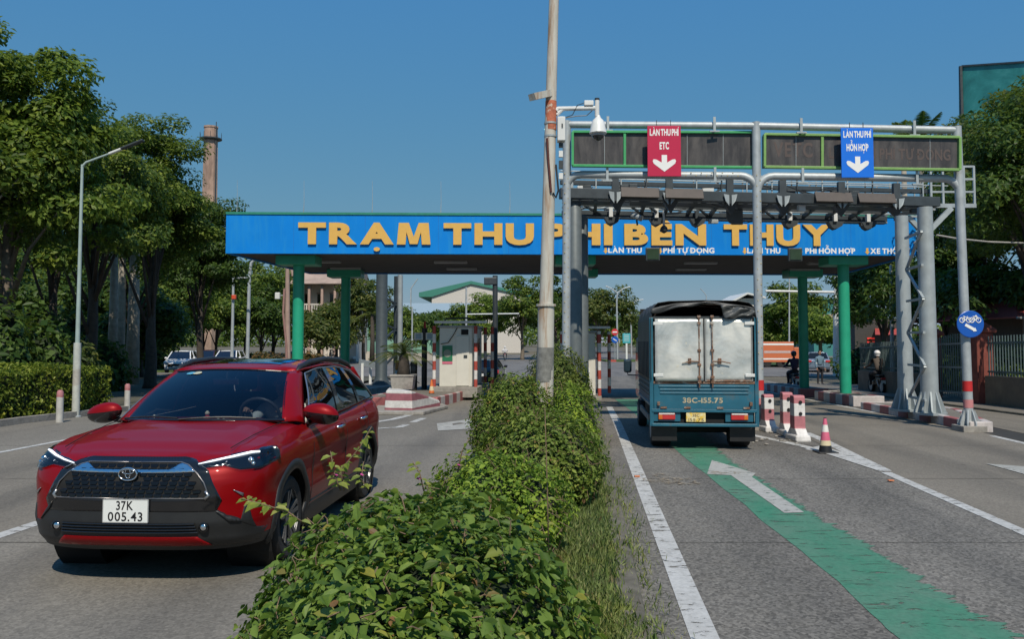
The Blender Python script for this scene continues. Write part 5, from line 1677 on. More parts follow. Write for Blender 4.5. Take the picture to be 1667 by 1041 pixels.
tp = MB().grid(tarp, 48, 44).build('tarpaulin', tarpm, trk, smooth=True, thick=0.008)
random.seed(8)
fl = MB().grid(lambda i, j: (xp(1060) + (xp(1226) - xp(1060)) * i, -0.055 - 0.03 * math.sin(17 * i + 3 * j) * j, ZT - 0.015 - (0.10 * abs(i - 0.5) ** 2 * 4) - j * (0.055 + 0.03 * math.sin(6 * i + 1) + 0.025 * math.sin(19 * i))), 40, 5)
fl.build('tarp_roll', tarpm, tp, smooth=True, thick=0.02)
sag = MB().grid(lambda i, j: (xp(1172) + (xp(1222) - xp(1172)) * i + 0.06 * j, -0.075 - 0.03 * math.sin(10 * i + 7 * j), ZT - 0.075 - 0.05 * i - j * (0.21 - 0.12 * i) + 0.010 * math.sin(14 * i)), 18, 10)
sag.build('tarp_flap', pm('tarpaulin_flap', (0.075, 0.08, 0.08), 0.38, 0, 0.2, 4, 0.3, 12), tp, smooth=True, thick=0.006)
for y in (0.03, 1.05, 2.1, 3.05):
    pts = [(-HW + 0.02, y, 1.1), (-HW + 0.02, y, ZT - 0.3), (-HW + 0.14, y, ZT - 0.08), (0, y, ZT - 0.03), (HW - 0.14, y, ZT - 0.08), (HW - 0.02, y, ZT - 0.3), (HW - 0.02, y, 1.1)]
    MB().path(pts, 0.016, 6).build('hoop', rustst, trk)
for i in range(9):
    y = 0.2 + i * 0.34
    MB().bar((-HW - 0.02, y, 1.14), (-HW - 0.02, y, 1.75), 0.012, 0.05).build('side_slat', pm('slat_dark', (0.04, 0.045, 0.05), 0.6), trk)
MB().box(-HW + 0.03, HW - 0.03, LEN - 0.05, LEN, 0.84, ZT - 0.005).build('bulkhead', inner_b, trk)
MB().box(-HW + 0.04, HW - 0.04, 0.5, LEN - 0.1, 0.85, 1.9).build('cargo', inner_b, trk)
# cab
cabm = pm('cab_blue', (0.02, 0.10, 0.18), 0.35, 0, 0.12, 2, coat=0.4)
cb_ = MB()
cb_.prism([(-0.8, 3.3, 0.55), (-0.8, 4.75, 0.55), (-0.8, 4.85, 1.1), (-0.8, 4.45, 1.85), (-0.8, 3.4, 1.88)], (1.6, 0, 0))
cab = cb_.build('cab', cabm, trk, bev=0.06)
for s_ in (-1, 1):
    MB().prism([(s_ * 0.803, 3.55, 1.15), (s_ * 0.803, 4.65, 1.15), (s_ * 0.803, 4.4, 1.72), (s_ * 0.803, 3.6, 1.74)], (s_ * 0.006, 0, 0)).build('window', gloss_b, cab)
    mc = Vector((s_ * 0.98, 4.55, 1.22))
    mo = MB().cbox(mc, 0.17, 0.09, 0.29).build('mirror', pm('mirror_shell', (0.02, 0.04, 0.055), 0.3, coat=0.3), trk, bev=0.045, seg=3)
    MB().path([mc + Vector((0, 0, -0.14)), mc + Vector((0, 0.01, -0.19)), Vector((s_ * 0.8, 4.55, 1.02))], 0.013, 6).build('mirror_arm', black_pl, mo)
# ------------------------------------------------------------------ foliage
RNG = np.random.default_rng(11)
def unit(a): return a / np.maximum(1e-9, np.linalg.norm(a, axis=1, keepdims=True))
HEXA = (np.array([(0, 0, 0), (-0.42, 0.3, 0.10), (-0.36, 0.66, 0.10), (0, 1, -0.04), (0.36, 0.66, 0.10), (0.42, 0.3, 0.10)]), [(0, 3, 2, 1), (0, 5, 4, 3)])
QUAD = (np.array([(0, 0, 0), (-0.38, 0.5, 0.08), (0, 1, 0), (0.38, 0.5, 0.08)]), [(0, 2, 1), (0, 3, 2)])
def leafframe(nrm, droop=0.3, along=None):
    n = len(nrm)
    t = RNG.normal(size=(n, 3))
    t[:, 2] -= droop
    if along is not None: t = t * 0.5 + along
    t = unit(t - nrm * (t * nrm).sum(1, keepdims=True))
    return t, np.cross(t, nrm)
def leafmesh(name, pos, nrm, size, tmpl=QUAD, aspect=0.6, droop=0.3, org=None, along=None):
    tv, tf = tmpl
    n, k = len(pos), len(tv)
    t, b = leafframe(nrm, droop, along)
    s = size[:, None, None]
    wv = RNG.uniform(0.7, 1.3, n)[:, None, None]
    fv = RNG.uniform(-0.3, 2.4, n)[:, None, None]
    cv = (RNG.uniform(-0.3, 0.12, n))[:, None, None] * (tv[None, :, 1, None] ** 2)
    co = pos[:, None, :] + s * (tv[None, :, 0, None] * aspect * wv * b[:, None, :] + tv[None, :, 1, None] * t[:, None, :] + (tv[None, :, 2, None] * fv + cv) * nrm[:, None, :])
    if org is not None: co = co - np.array(org)[None, None, :]
    me = bpy.data.meshes.new(name)
    me.vertices.add(n * k)
    me.vertices.foreach_set('co', co.astype(np.float32).ravel())
    ln = len(tf[0])
    f = np.array(tf)
    idx = (f[None] + (np.arange(n) * k)[:, None, None]).reshape(-1)
    me.loops.add(len(idx))
    me.loops.foreach_set('vertex_index', idx.astype(np.int32))
    np_ = n * len(tf)
    me.polygons.add(np_)
    me.polygons.foreach_set('loop_start', (np.arange(np_) * ln).astype(np.int32))
    me.update(calc_edges=True)
    me.validate()
    return me

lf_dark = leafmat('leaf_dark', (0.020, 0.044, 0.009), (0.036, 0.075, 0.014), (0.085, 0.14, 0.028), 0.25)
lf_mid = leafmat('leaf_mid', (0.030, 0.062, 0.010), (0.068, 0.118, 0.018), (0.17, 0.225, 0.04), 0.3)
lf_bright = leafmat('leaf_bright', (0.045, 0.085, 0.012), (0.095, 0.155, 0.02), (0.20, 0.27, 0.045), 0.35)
lf_olive = leafmat('leaf_olive', (0.03, 0.055, 0.014), (0.06, 0.09, 0.022), (0.14, 0.15, 0.04), 0.3)
lf_lime = leafmat('leaf_lime', (0.075, 0.14, 0.016), (0.16, 0.26, 0.027), (0.30, 0.40, 0.055), 0.35)
lf_boug = leafmat('leaf_bougainvillea', (0.045, 0.086, 0.014), (0.095, 0.165, 0.026), (0.17, 0.25, 0.05), 0.25, 0.5, (0.24, 0.23, 0.04))
lf_boug2 = leafmat('leaf_shrub_light', (0.055, 0.095, 0.015), (0.12, 0.18, 0.03), (0.21, 0.28, 0.06), 0.3, 0.55, (0.26, 0.22, 0.06))
lf_young = leafmat('leaf_young', (0.12, 0.18, 0.03), (0.2, 0.26, 0.05), (0.3, 0.32, 0.09), 0.35)
bark = pm('bark_grey', (0.16, 0.13, 0.1), 0.9, 0, 0.35, 6, 0.6, 14)
bark_p = pm('bark_pale', (0.3, 0.27, 0.22), 0.9, 0, 0.3, 4, 0.5, 10)
bark_d = pm('bark_dark', (0.06, 0.048, 0.038), 0.9, 0, 0.3, 6, 0.5, 14)
twigm = pm('twig_brown', (0.19, 0.125, 0.08), 0.8, 0, 0.3, 20)
core_m = pm('shrub_shade', (0.012, 0.022, 0.008), 0.95, 0, 0.4, 9)  # shade between leaves, put into the colour of the solid cores

def crown_clumps(n, rx, ry, rz, seed, flat=0.35):
    """clump centres spread through an uneven crown"""
    r = np.random.default_rng(seed)
    d = unit(r.normal(size=(n, 3)))
    d[:, 2] = np.where(d[:, 2] < -flat, -d[:, 2] * 0.5, d[:, 2])
    rad = r.uniform(0.45, 1.0, n) ** 0.6
    lump = 1 + 0.22 * np.sin(3 * np.arctan2(d[:, 1], d[:, 0]) + seed) + 0.12 * np.sin(5 * d[:, 2] + seed * 2)
    return d * rad[:, None] * lump[:, None] * np.array([rx, ry, rz]), r

def tree(label, base, H, rx, rz, trunk_h, n_cl=46, per=170, leaf=0.2, m=None, seed=1, tr=0.2, bk=None, group=None, ry=None, name='tree', lean=(0, 0), clump=0.55, low=0.0):
    base = Vector(base)
    m = m or lf_mid
    t = thing(name, label, 'tree', base, group=group)
    ry = ry or rx
    cc, r = crown_clumps(n_cl, rx, ry, rz, seed)
    zc = H - rz * 1.05 - low
    cen = np.array([lean[0], lean[1], zc])
    cc = cc + cen
    P_, N_, S_ = [], [], []
    for c in cc:
        k = int(per * 1.5 * r.uniform(0.6, 1.35))
        cs = clump * r.uniform(0.7, 1.35)
        d = unit(r.normal(size=(k, 3)))
        rad = r.uniform(0.25, 1, k) ** 0.5 * cs
        p = c + d * rad[:, None] * np.array([1.25, 1.25, 0.72])
        out = unit(p - cen) * 0.5 + d * 0.5 + np.array([0, 0, 0.55])
        P_.append(p)
        N_.append(unit(out + r.normal(size=(k, 3)) * 0.45))
        S_.append(leaf * r.uniform(0.65, 1.3, k))
    me = leafmesh('crown', np.concatenate(P_), np.concatenate(N_), np.concatenate(S_), QUAD, 0.62, 0.5)
    o = link('crown', me, m, t)
    tk = MB()
    top_ = Vector((lean[0] * 0.6, lean[1] * 0.6, max(trunk_h + 0.3, zc)))
    tk.path([(0, 0, -0.1), (0.02, 0.01, 0.25), (lean[0] * 0.2 + 0.05 * math.sin(seed), lean[1] * 0.2, trunk_h * 0.6), (lean[0] * 0.35, lean[1] * 0.35, trunk_h), top_], [tr * 1.35, tr * 1.05, tr * 0.9, tr * 0.78, tr * 0.3], 10)
    order = r.permutation(len(cc))[:9]
    for i in order:
        c = Vector(cc[i])
        h0 = trunk_h * r.uniform(0.7, 1.0) + max(0, (c.z - trunk_h) * r.uniform(0, 0.5))
        s0 = Vector((lean[0] * 0.35, lean[1] * 0.35, h0))
        mid = s0.lerp(c, 0.5) + Vector((r.uniform(-0.25, 0.25), r.uniform(-0.25, 0.25), 0.35))
        tk.path([s0, mid, c], [tr * 0.36, tr * 0.2, tr * 0.06], 6)
    tk.build('trunk', bk or bark, t, smooth=True)
    return t

def palm(label, base, H, nf=11, fl=2.2, tr=0.16, m=None, bk=None, seed=1, name='palm_tree', trunk=True, droop=0.9, group=None, lw=0.05, cat='palm'):
    base = Vector(base)
    t = thing(name, label, cat, base, group=group)
    r = random.Random(seed)
    if trunk: MB().path([(0, 0, -0.05), (0.02, 0, H * 0.5), (0, 0, H)], [tr * 1.3, tr, tr * 0.8], 10).build('trunk', bk or bark_p, t, smooth=True)
    for k in range(nf):
        a = 2 * math.pi * k / nf + r.uniform(-0.25, 0.25)
        e = r.uniform(0.1, 1.25)
        L_ = fl * r.uniform(0.8, 1.1)
        pts = []
        for i in range(9):
            u = i / 8
            rr = L_ * (u * math.cos(e) + 0.0)
            zz = L_ * (u * math.sin(e) - droop * 0.5 * u * u)
            pts.append(Vector((rr * math.cos(a), rr * math.sin(a), H + zz)))
        b = MB()
        b.path(pts, [0.025 * fl / 2.2 * (1 - 0.8 * i / 8) + 0.003 for i in range(9)], 4)
        for i in range(34):
            u = 0.12 + 0.88 * i / 34
            j = min(7, int(u * 8))
            p = pts[j].lerp(pts[j + 1], u * 8 - j)
            d = (pts[j + 1] - pts[j]).normalized()
            sd = d.cross(Vector((0, 0, 1))).normalized()
            for s_ in (-1, 1):
                q = (sd * s_ + d * 0.65 + Vector((0, 0, -0.25 - 0.2 * r.random()))).normalized()
                ll = fl * 0.2 * math.sin(math.pi * min(1, u * 0.9 + 0.1)) + fl * 0.05
                w = d * (lw * fl / 2.2)
                b.add([p - w * 0.5, p + w * 0.5, p + q * ll * 0.6 + w * 0.3 - Vector((0, 0, 0.02)), p + q * ll - Vector((0, 0, ll * 0.15))], [(0, 1, 2), (0, 2, 3)])
        b.build('frond', m or lf_mid, t, fix=False)
    return t

def mound(c, rx, ry, h, n, seed, e=2.6, zlo=0.0, lumps=0.07, hf=0.022):
    """points and normals on a clipped shrub: flat-sided dome on the ground point c"""
    r = np.random.default_rng(seed)
    d = unit(r.normal(size=(n * 2, 3)))
    d[:, 2] = np.abs(d[:, 2])
    d = d[:n]
    k = (np.abs(d[:, 0]) ** e + np.abs(d[:, 1]) ** e + np.abs(d[:, 2]) ** e) ** (-1 / e)
    ph = np.arctan2(d[:, 1], d[:, 0])
    k = k * (1 + lumps * (np.sin(4 * ph + seed) * np.cos(5 * d[:, 2] + seed) + 0.7 * np.sin(9 * ph + 7 * d[:, 2]) ))
    q3 = d * k[:, None] * np.array([rx, ry, h])
    k = k * (1 + hf * (np.sin(q3[:, 0] * 31 + seed) * np.sin(q3[:, 1] * 27 + 1.3) + np.sin(q3[:, 1] * 43 + q3[:, 2] * 37) * np.cos(q3[:, 0] * 45 + seed)))
    p = d * k[:, None]
    tz = np.clip(p[:, 2] / 0.5, 0, 1)
    p[:, :2] *= (0.74 + 0.26 * tz * tz * (3 - 2 * tz))[:, None]
    nr = unit(np.sign(p) * np.abs(p) ** (e - 1) / np.array([rx, ry, h]))
    return p * np.array([rx, ry, h]) + np.array(c), nr, r

def shrub(name, label, c, rx, ry, h, n, leaf, m, seed, e=2.6, lumps=0.07, tmpl=HEXA, twigs=120, aspect=0.62, group=None, spread=0.36, single=0, tw_len=0.1):
    c = Vector(c)
    t = thing(name, label, 'shrub', c, group=group)
    p, nr, r = mound((0, 0, 0), rx, ry, h, n, seed, e, 0, lumps)
    dep = 1 - r.uniform(0, 1, n) ** 2.0 * 0.24 + r.normal(size=n) * 0.012
    p = p * dep[:, None]
    nn = unit(nr * 0.9 + r.normal(size=(n, 3)) * spread + np.array([0, 0, 0.35]))
    sz = leaf * (0.4 + 1.35 * r.uniform(0, 1, n) ** 1.7)
    keep = np.ones(n, bool)
    if single:
        # the leaves nearest the viewer that show largest: objects of their own
        w = p + np.array(c)
        view = unit(np.array([[0, 0, CAMH]]) - w)
        sc = sz / np.linalg.norm(w - np.array([0, 0, CAMH]), axis=1) * np.abs((nn * view).sum(1)) * (dep > 0.985) * ((nr * view).sum(1) > 0.15)
        dpt = w[:, 1]
        vis = (CAMH - w[:, 2]) / dpt * FPX + HZ < 1035
        sc = sc * vis
        order = np.argsort(-sc)[:single]
        keep[order] = False
        tm = []
        tv, tf = HEXA
        for q in range(4):
            me = bpy.data.meshes.new('leaf')
            v = tv.copy()
            v[:, 0] *= aspect
            v[:, 2] *= 0.6 + 0.4 * q
            me.from_pydata(v.tolist(), [], tf)
            me.materials.append(m)
            tm.append(me)
        tt, bb = leafframe(nn[order], 0.4)
        for q, i in enumerate(order):
            o = bpy.data.objects.new('leaf', tm[q % 4])
            COL.objects.link(o)
            o.parent = t
            s_ = float(sz[i])
            M_ = Matrix(((bb[q][0] * s_, tt[q][0] * s_, nn[i][0] * s_, p[i][0]), (bb[q][1] * s_, tt[q][1] * s_, nn[i][1] * s_, p[i][1]), (bb[q][2] * s_, tt[q][2] * s_, nn[i][2] * s_, p[i][2]), (0, 0, 0, 1)))
            o.matrix_local = M_
    me = leafmesh('foliage', p[keep], nn[keep], sz[keep], tmpl, aspect, 0.4)
    setp(link('foliage', me, m, t), kind='stuff')
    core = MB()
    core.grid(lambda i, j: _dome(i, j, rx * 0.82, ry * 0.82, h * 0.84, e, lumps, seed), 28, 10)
    core.build('shade_core', core_m, t, smooth=True)  # solid dome, coloured near-black in place of shade among the leaves
    if twigs:
        tb = MB()
        pp, pn, r2 = mound((0, 0, 0), rx, ry, h, twigs, seed + 5, e, 0, lumps)
        for q, nq in zip(pp, pn):
            q = Vector(q)
            d = (Vector(nq) * 0.35 + Vector(r2.normal(size=3))).normalized()
            L_ = tw_len * r2.uniform(0.6, 1.5)
            tb.path([q * 0.97 - d * L_ * 0.5, q * 0.98 + d * L_ * 0.2 + Vector(r2.normal(size=3)) * 0.01, q * 0.985 + d * L_ * 0.55], [0.0026, 0.0022, 0.0014], 4, False)
        setp(tb.build('twigs', twigm, t, fix=False), kind='stuff')
    return t
def _dome(i, j, rx, ry, h, e, lumps, seed):
    ph, th = 2 * math.pi * i, math.pi / 2 * j
    d = np.array([math.cos(ph) * math.cos(th), math.sin(ph) * math.cos(th), math.sin(th)])
    k = (np.abs(d) ** e).sum() ** (-1 / e) * (1 + lumps * (math.sin(4 * ph + seed) * math.cos(5 * d[2] + seed) + 0.7 * math.sin(9 * ph + 7 * d[2])))
    tz = min(1, d[2] * k / 0.5)
    u_ = 0.74 + 0.26 * tz * tz * (3 - 2 * tz)
    return (d[0] * k * rx * u_, d[1] * k * ry * u_, d[2] * k * h)

# ---- shrubs on the median
def mg(px, Y): return Vector((X2(px, Y), Y, 0.13))
sh1 = shrub('clipped_shrub', 'large broad-leaved clipped shrub filling the bottom centre of the picture', (-0.40, 3.75, 0.13), 0.78, 1.60, 0.86, 27000, 0.046, lf_boug, 3, 2.3, 0.06, HEXA, 520, 0.66, None, 0.45, 300, 0.06)
shrub('clipped_shrub', 'lime green fine-leaved shrub directly behind the large foreground shrub', mg(806, 6.5), 0.60, 0.62, 0.74, 14000, 0.033, lf_lime, 6, 2.2, 0.10, HEXA, 160)
shrub('clipped_shrub', 'mid green shrub with bare twigs behind the lime green foreground shrub', mg(876, 8.5), 0.72, 0.68, 0.92, 16000, 0.036, lf_boug2, 9, 2.15, 0.07, HEXA, 260)
shrub('clipped_shrub', 'round dark green shrub directly in front of the rusty pole base', mg(836, 11.4), 0.66, 0.62, 1.15, 15000, 0.036, lf_boug2, 12, 2.1, 0.07, HEXA, 140)
shrub('clipped_shrub', 'lime green shrub to the right of the rusty pole base', mg(928, 11.2), 0.40, 0.9, 1.0, 11000, 0.034, lf_lime, 15, 2.2, 0.12, HEXA, 60)
shrub('clipped_shrub', 'tall domed dark shrub behind the rusty pole beneath the gantry post', mg(907, 15.3), 0.70, 0.9, 1.50, 15000, 0.042, leafmat('leaf_olive_shrub', (0.045, 0.075, 0.014), (0.095, 0.135, 0.026), (0.17, 0.20, 0.05), 0.25), 18, 2.1, 0.05, HEXA, 100)
# long shoots with young leaves standing out of the foreground shrub
def sprig(pts, n, leaf, flowers=0):
    pts = [Vector(p) for p in pts]
    MB().path(pts, [0.005 - 0.003 * i / (len(pts) - 1) for i in range(len(pts))], 5).build('shoot', twigm, sh1, smooth=True)
    o = np.array(sh1.location)
    ps, ns, al = [], [], []
    for i in range(n):
        u = 0.15 + 0.85 * i / n
        k = u * (len(pts) - 1)
        j = min(len(pts) - 2, int(k))
        p = pts[j].lerp(pts[j + 1], k - j)
        d = (pts[j + 1] - pts[j]).normalized()
        for s_ in (0, 1):
            a = i * 2.4 + s_ * math.pi
            side = Vector((math.cos(a), math.sin(a), 0.25))
            ps.append(p)
            al.append((d * 0.8 + side).normalized())
            ns.append((Vector((0, -0.4, 1)) + side * 0.3).normalized())
    sz = np.array([leaf * random.uniform(0.6, 1.2) for _ in ps])
    tv, tf = HEXA
    for p, n_, a_, s_ in zip(ps, ns, al, sz):
        t_ = (a_ - n_ * a_.dot(n_)).normalized()
        b_ = t_.cross(n_)
        me = bpy.data.meshes.get('young_leaf') 
        if me is None:
            me = bpy.data.meshes.new('young_leaf')
            v = tv.copy(); v[:, 0] *= 0.6; v[:, 2] *= 1.6
            me.from_pydata(v.tolist(), [], tf)
            me.materials.append(lf_young)
        o = bpy.data.objects.new('young_leaf', me)
        COL.objects.link(o)
        o.parent = sh1
        s_ = float(s_)
        o.matrix_local = Matrix(((b_[0] * s_, t_[0] * s_, n_[0] * s_, p[0]), (b_[1] * s_, t_[1] * s_, n_[1] * s_, p[1]), (b_[2] * s_, t_[2] * s_, n_[2] * s_, p[2]), (0, 0, 0, 1)))
def sloc(px, py, Y): return P(px, py, Y) - sh1.location
sprig([sloc(505, 860, 4.0), sloc(470, 835, 3.95), sloc(430, 822, 3.9), sloc(392, 812, 3.9)], 9, 0.075)
sprig([sloc(560, 800, 4.6), sloc(555, 765, 4.6), sloc(585, 730, 4.6), sloc(605, 695, 4.6)], 9, 0.062)
sprig([sloc(555, 800, 4.5), sloc(545, 775, 4.5), sloc(538, 735, 4.5)], 8, 0.06)
sprig([sloc(690, 800, 5.0), sloc(683, 770, 5.0), sloc(672, 752, 5.0)], 5, 0.06)
sprig([sloc(600, 800, 4.6), sloc(588, 780, 4.6), sloc(592, 752, 4.6)], 6, 0.06)
sprig([sloc(893, 900, 5.2), sloc(891, 800, 5.2), sloc(889, 730, 5.2), sloc(887, 664, 5.2)], 6, 0.055)
sprig([sloc(745, 770, 5.1), sloc(752, 735, 5.1), sloc(765, 712, 5.1)], 4, 0.05)
flow = pm('bract_pink', (0.45, 0.06, 0.25), 0.6)
for px, py, Y in ((556, 790, 4.58), (548, 776, 4.5), (590, 776, 4.58), (682, 782, 4.98), (748, 760, 5.08)):
    p = sloc(px, py, Y)
    b = MB()
    for k in range(3):
        a = k * 2.1
        d = Vector((math.cos(a), math.sin(a), 0.6)) * 0.022
        s_ = Vector((-math.sin(a), math.cos(a), 0)) * 0.012
        b.add([p, p + d * 0.5 + s_, p + d, p + d * 0.5 - s_], [(0, 1, 2, 3)])
    b.build('bract', flow, sh1)

# ---- grass along the median's right edge
def grass(name, label, n, fn, hmin, hmax, m, seed, parent=None):
    r = np.random.default_rng(seed)
    pos = np.array([fn(r) for _ in range(n)])
    nn = unit(r.normal(size=(n, 3)) * np.array([1, 1, 0.1]))
    al = unit(np.array([0, 0, 1.0]) + r.normal(size=(n, 3)) * np.array([0.45, 0.45, 0.05]))
    me = leafmesh(name, pos, unit(nn - al * (nn * al).sum(1, keepdims=True)), r.uniform(hmin, hmax, n), QUAD, 0.045, 0, None, al * 6)
    o = link(name, me, m, parent)
    if parent is None: setp(o, label, 'grass', kind='stuff')
    return o
lf_grass = leafmat('grass_blade', (0.15, 0.23, 0.06), (0.26, 0.34, 0.11), (0.42, 0.46, 0.2), 0.35, 0.7, (0.46, 0.40, 0.22))
def gfn(r):
    y = 2.2 + 13 * r.random() ** 1.6
    s_ = -0.42 + 0.58 * r.random() + 0.09 * abs(r.normal()) + 0.04 * math.sin(3 * y) * (1 + math.sin(7 * y))
    p = S(s_, y)
    return (p.x, p.y, p.z + 0.12)
grass('median_grass', 'tufted green grass growing along the right edge of the median', 64000, gfn, 0.025, 0.095, lf_grass, 5)
def gfn2(r):
    y = 2.0 + 9 * r.random() ** 1.4
    p = S(0.36 + 0.10 * abs(r.normal()), y)
    return (p.x, p.y, p.z + 0.003)
grass('gutter_grass', 'sparse dry grass creeping into the gutter beside the white line', 1800, gfn2, 0.02, 0.08, lf_grass, 7)

# ---- hedge by the left kerb
def hedge(label, pts, w, h, n, leaf, m, seed, name='hedge'):
    a, b = Vector(pts[0]), Vector(pts[1])
    t = thing(name, label, 'hedge', (a + b) / 2)
    r = np.random.default_rng(seed)
    d = (b - a)
    L_ = d.length
    d.normalize()
    sd = Vector((d.y, -d.x, 0))
    u = r.uniform(0, 1, n)
    f = r.uniform(0, 1, n)
    per = w + 2 * h
    q = r.uniform(0, per, n)
    lx = np.where(q < h, -w / 2, np.where(q < h + w, q - h - w / 2, w / 2))
    lz = np.where(q < h, q, np.where(q < h + w, h, per - q))
    nx = np.where(q < h, -1.0, np.where(q < h + w, 0, 1.0))
    nz = np.where((q >= h) & (q < h + w), 1.0, 0.1)
    end = r.random(n) < 0.12
    u = np.where(end, np.where(r.random(n) < 0.5, 0, 1), u)
    lx = np.where(end, r.uniform(-w / 2, w / 2, n), lx)
    lz = np.where(end, r.uniform(0, h, n), lz)
    wob = 1 + 0.09 * np.sin(u * L_ * 2.2 + seed) + 0.05 * np.sin(u * L_ * 5.3)
    dp = 1 - r.uniform(0, 1, n) ** 2 * 0.16
    lx, lz = lx * wob * dp, lz * wob * np.where(nz > 0.5, dp, 1)
    base = np.array(a)[None] + np.outer(u * L_, np.array(d)) + np.outer(lx, np.array(sd))
    base[:, 2] += lz - (a.z - a.z)
    nn = np.outer(nx, np.array(sd))
    nn[:, 2] += nz
    nn = unit(nn + r.normal(size=(n, 3)) * 0.5)
    me = leafmesh('foliage', base - np.array(t.location), nn, leaf * r.uniform(0.6, 1.3, n), HEXA, 0.62, 0.4)
    setp(link('foliage', me, m, t), kind='stuff')
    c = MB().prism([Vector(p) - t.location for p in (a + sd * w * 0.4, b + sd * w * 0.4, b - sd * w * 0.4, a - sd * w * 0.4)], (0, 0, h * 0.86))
    c.build('shade_core', core_m, t)  # solid block whose dark colour stands in for shade inside the hedge
    return t
hedge('yellow green clipped hedge along the left kerb behind the lamp post', (S(-13.1, 14.5, 0.1), S(-12.9, 21.9, 0.1)), 1.3, 1.08, 15000, 0.09, leafmat('leaf_hedge', (0.06, 0.10, 0.012), (0.14, 0.19, 0.022), (0.30, 0.34, 0.06), 0.35), 21)
# ---- trees on the left
def tb(px, Y): return Vector((X2(px, Y), Y, gz(Y) + 0.08))
def th_(py, Y): return ZY(py, Y) - gz(Y)
lg = 'street trees on the left'
tree('tall broad-leaved tree with large leaves at the far left edge', tb(8, 25), th_(40, 25), 2.7, 4.3, 2.6, 80, 330, 0.20, lf_bright, 2, 0.26, bark, lg, clump=0.62)
tree('tree leaning in from beyond the left picture edge', tb(-130, 23), th_(90, 23), 2.8, 4.0, 2.6, 60, 300, 0.20, lf_mid, 31, 0.26, bark_p, lg, clump=0.62, lean=(0.6, 0))
tree('bushy tree behind the slim left street lamp', tb(150, 30), th_(158, 30), 2.7, 4.0, 2.4, 80, 330, 0.18, lf_mid, 5, 0.24, bark_d, lg, clump=0.62)
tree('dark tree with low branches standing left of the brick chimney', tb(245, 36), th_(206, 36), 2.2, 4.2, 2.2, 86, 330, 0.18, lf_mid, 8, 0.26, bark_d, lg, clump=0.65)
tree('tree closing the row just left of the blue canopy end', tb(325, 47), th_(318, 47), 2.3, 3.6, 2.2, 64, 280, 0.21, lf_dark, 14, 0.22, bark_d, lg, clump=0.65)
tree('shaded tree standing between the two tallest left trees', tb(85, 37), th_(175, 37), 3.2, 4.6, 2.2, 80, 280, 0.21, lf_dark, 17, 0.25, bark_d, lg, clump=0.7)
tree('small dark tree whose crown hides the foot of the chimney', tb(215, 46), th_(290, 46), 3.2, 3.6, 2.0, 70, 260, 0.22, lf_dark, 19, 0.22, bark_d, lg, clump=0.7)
for px, Y, lab in ((183, 41, 'pale smooth palm trunk left of the thicker pale trunk under the trees'), (216, 42, 'thick pale palm trunk nearest the parked white car'), (196, 44, 'thin pale palm trunk between the two stouter ones')):
    palm(lab, tb(px, Y), 7.0, 9, 2.0, 0.28 if px == 216 else 0.2, lf_mid, bark_p, px, group='palms under the left trees')
for i, (px, Y, rx_, h_, lab) in enumerate(((40, 23.5, 1.5, 2.3, 'dark leafy bush behind the left end of the hedge'), (105, 26, 1.2, 1.9, 'brownish bush just left of the slim lamp behind the hedge'), (-40, 22, 1.6, 3.0, 'tall dark bush at the left picture edge behind the hedge'), (150, 33, 1.6, 2.0, 'low shaded bush between the left trunks'))):
    p = tb(px, Y)
    shrub('bush', lab, p, rx_, 1.0, h_, 3500, 0.2, lf_dark if i != 1 else lf_olive, 40 + i, 2.2, 0.14, QUAD, 0, group='bushes behind the left hedge')
back = [(-40, 70, 330, 4.5), (60, 72, 340, 5), (150, 75, 350, 5), (240, 75, 370, 4.5), (330, 84, 405, 4.5), (400, 88, 408, 4.5), (445, 95, 425, 4.0)]
where = ['behind the leftmost hedge end', 'seen between the leftmost trunks', 'behind the slim lamp post', 'behind the parked white cars', 'left of the tall traffic pole pair', 'right behind the traffic pole pair', 'left of the pinkish utility pole']
for (px, Y, py, rx_), w in zip(back, where):
    tree('distant green tree ' + w, (X2(px, Y), Y, -0.5), th_(py, Y), rx_, (th_(py, Y) - 0.8) * 0.5, 1.5, 66, 130, 0.42, lf_dark if px % 20 else lf_mid, px + 200, 0.25, bark_d, 'distant trees on the left', clump=1.1, low=0.2)
# ---- trees beyond the plaza
cent = [(590, 118, 478, 3.5, lf_dark, 'behind the dark left gantry leg'), (690, 112, 497, 4.4, lf_dark, 'tiered behind the booth sign post'), (740, 128, 500, 3.6, lf_mid, 'above the toll booth roof'), (790, 126, 472, 5.0, lf_bright, 'behind the arm of the traffic pole'), (850, 104, 455, 4.0, lf_mid, 'left of the rusty pole'), (905, 112, 455, 4.5, lf_dark, 'right behind the rusty pole'), (975, 108, 452, 4.3, lf_olive, 'pale and loose beside the no entry sign'), (1040, 175, 500, 7.0, lf_dark, 'at the end of the far road'), (955, 160, 498, 6, lf_mid, 'low beyond the right booth'),
        (1095, 210, 512, 9, lf_dark, 'hidden mostly by the truck'), (1290, 96, 462, 3.6, lf_mid, 'in the middle between canopy columns on the right'), (1335, 90, 505, 3.0, lf_bright, 'bright beside the white pole'), (1255, 108, 520, 3.5, lf_mid, 'low behind the orange truck'), (1385, 100, 520, 4.0, lf_dark, 'right of the white pole')]
for i, (px, Y, py, rx_, m, w) in enumerate(cent):
    tree('distant tree ' + w, (X2(px, Y), Y, -0.5), th_(py, Y), rx_, (th_(py, Y) - 1.5) * 0.52, 2.0, 42, 150, 0.5 if Y > 150 else 0.42, m, i + 60, 0.24, bark, 'distant trees beyond the toll plaza', clump=0.95 if Y < 150 else 1.5, low=0.2)
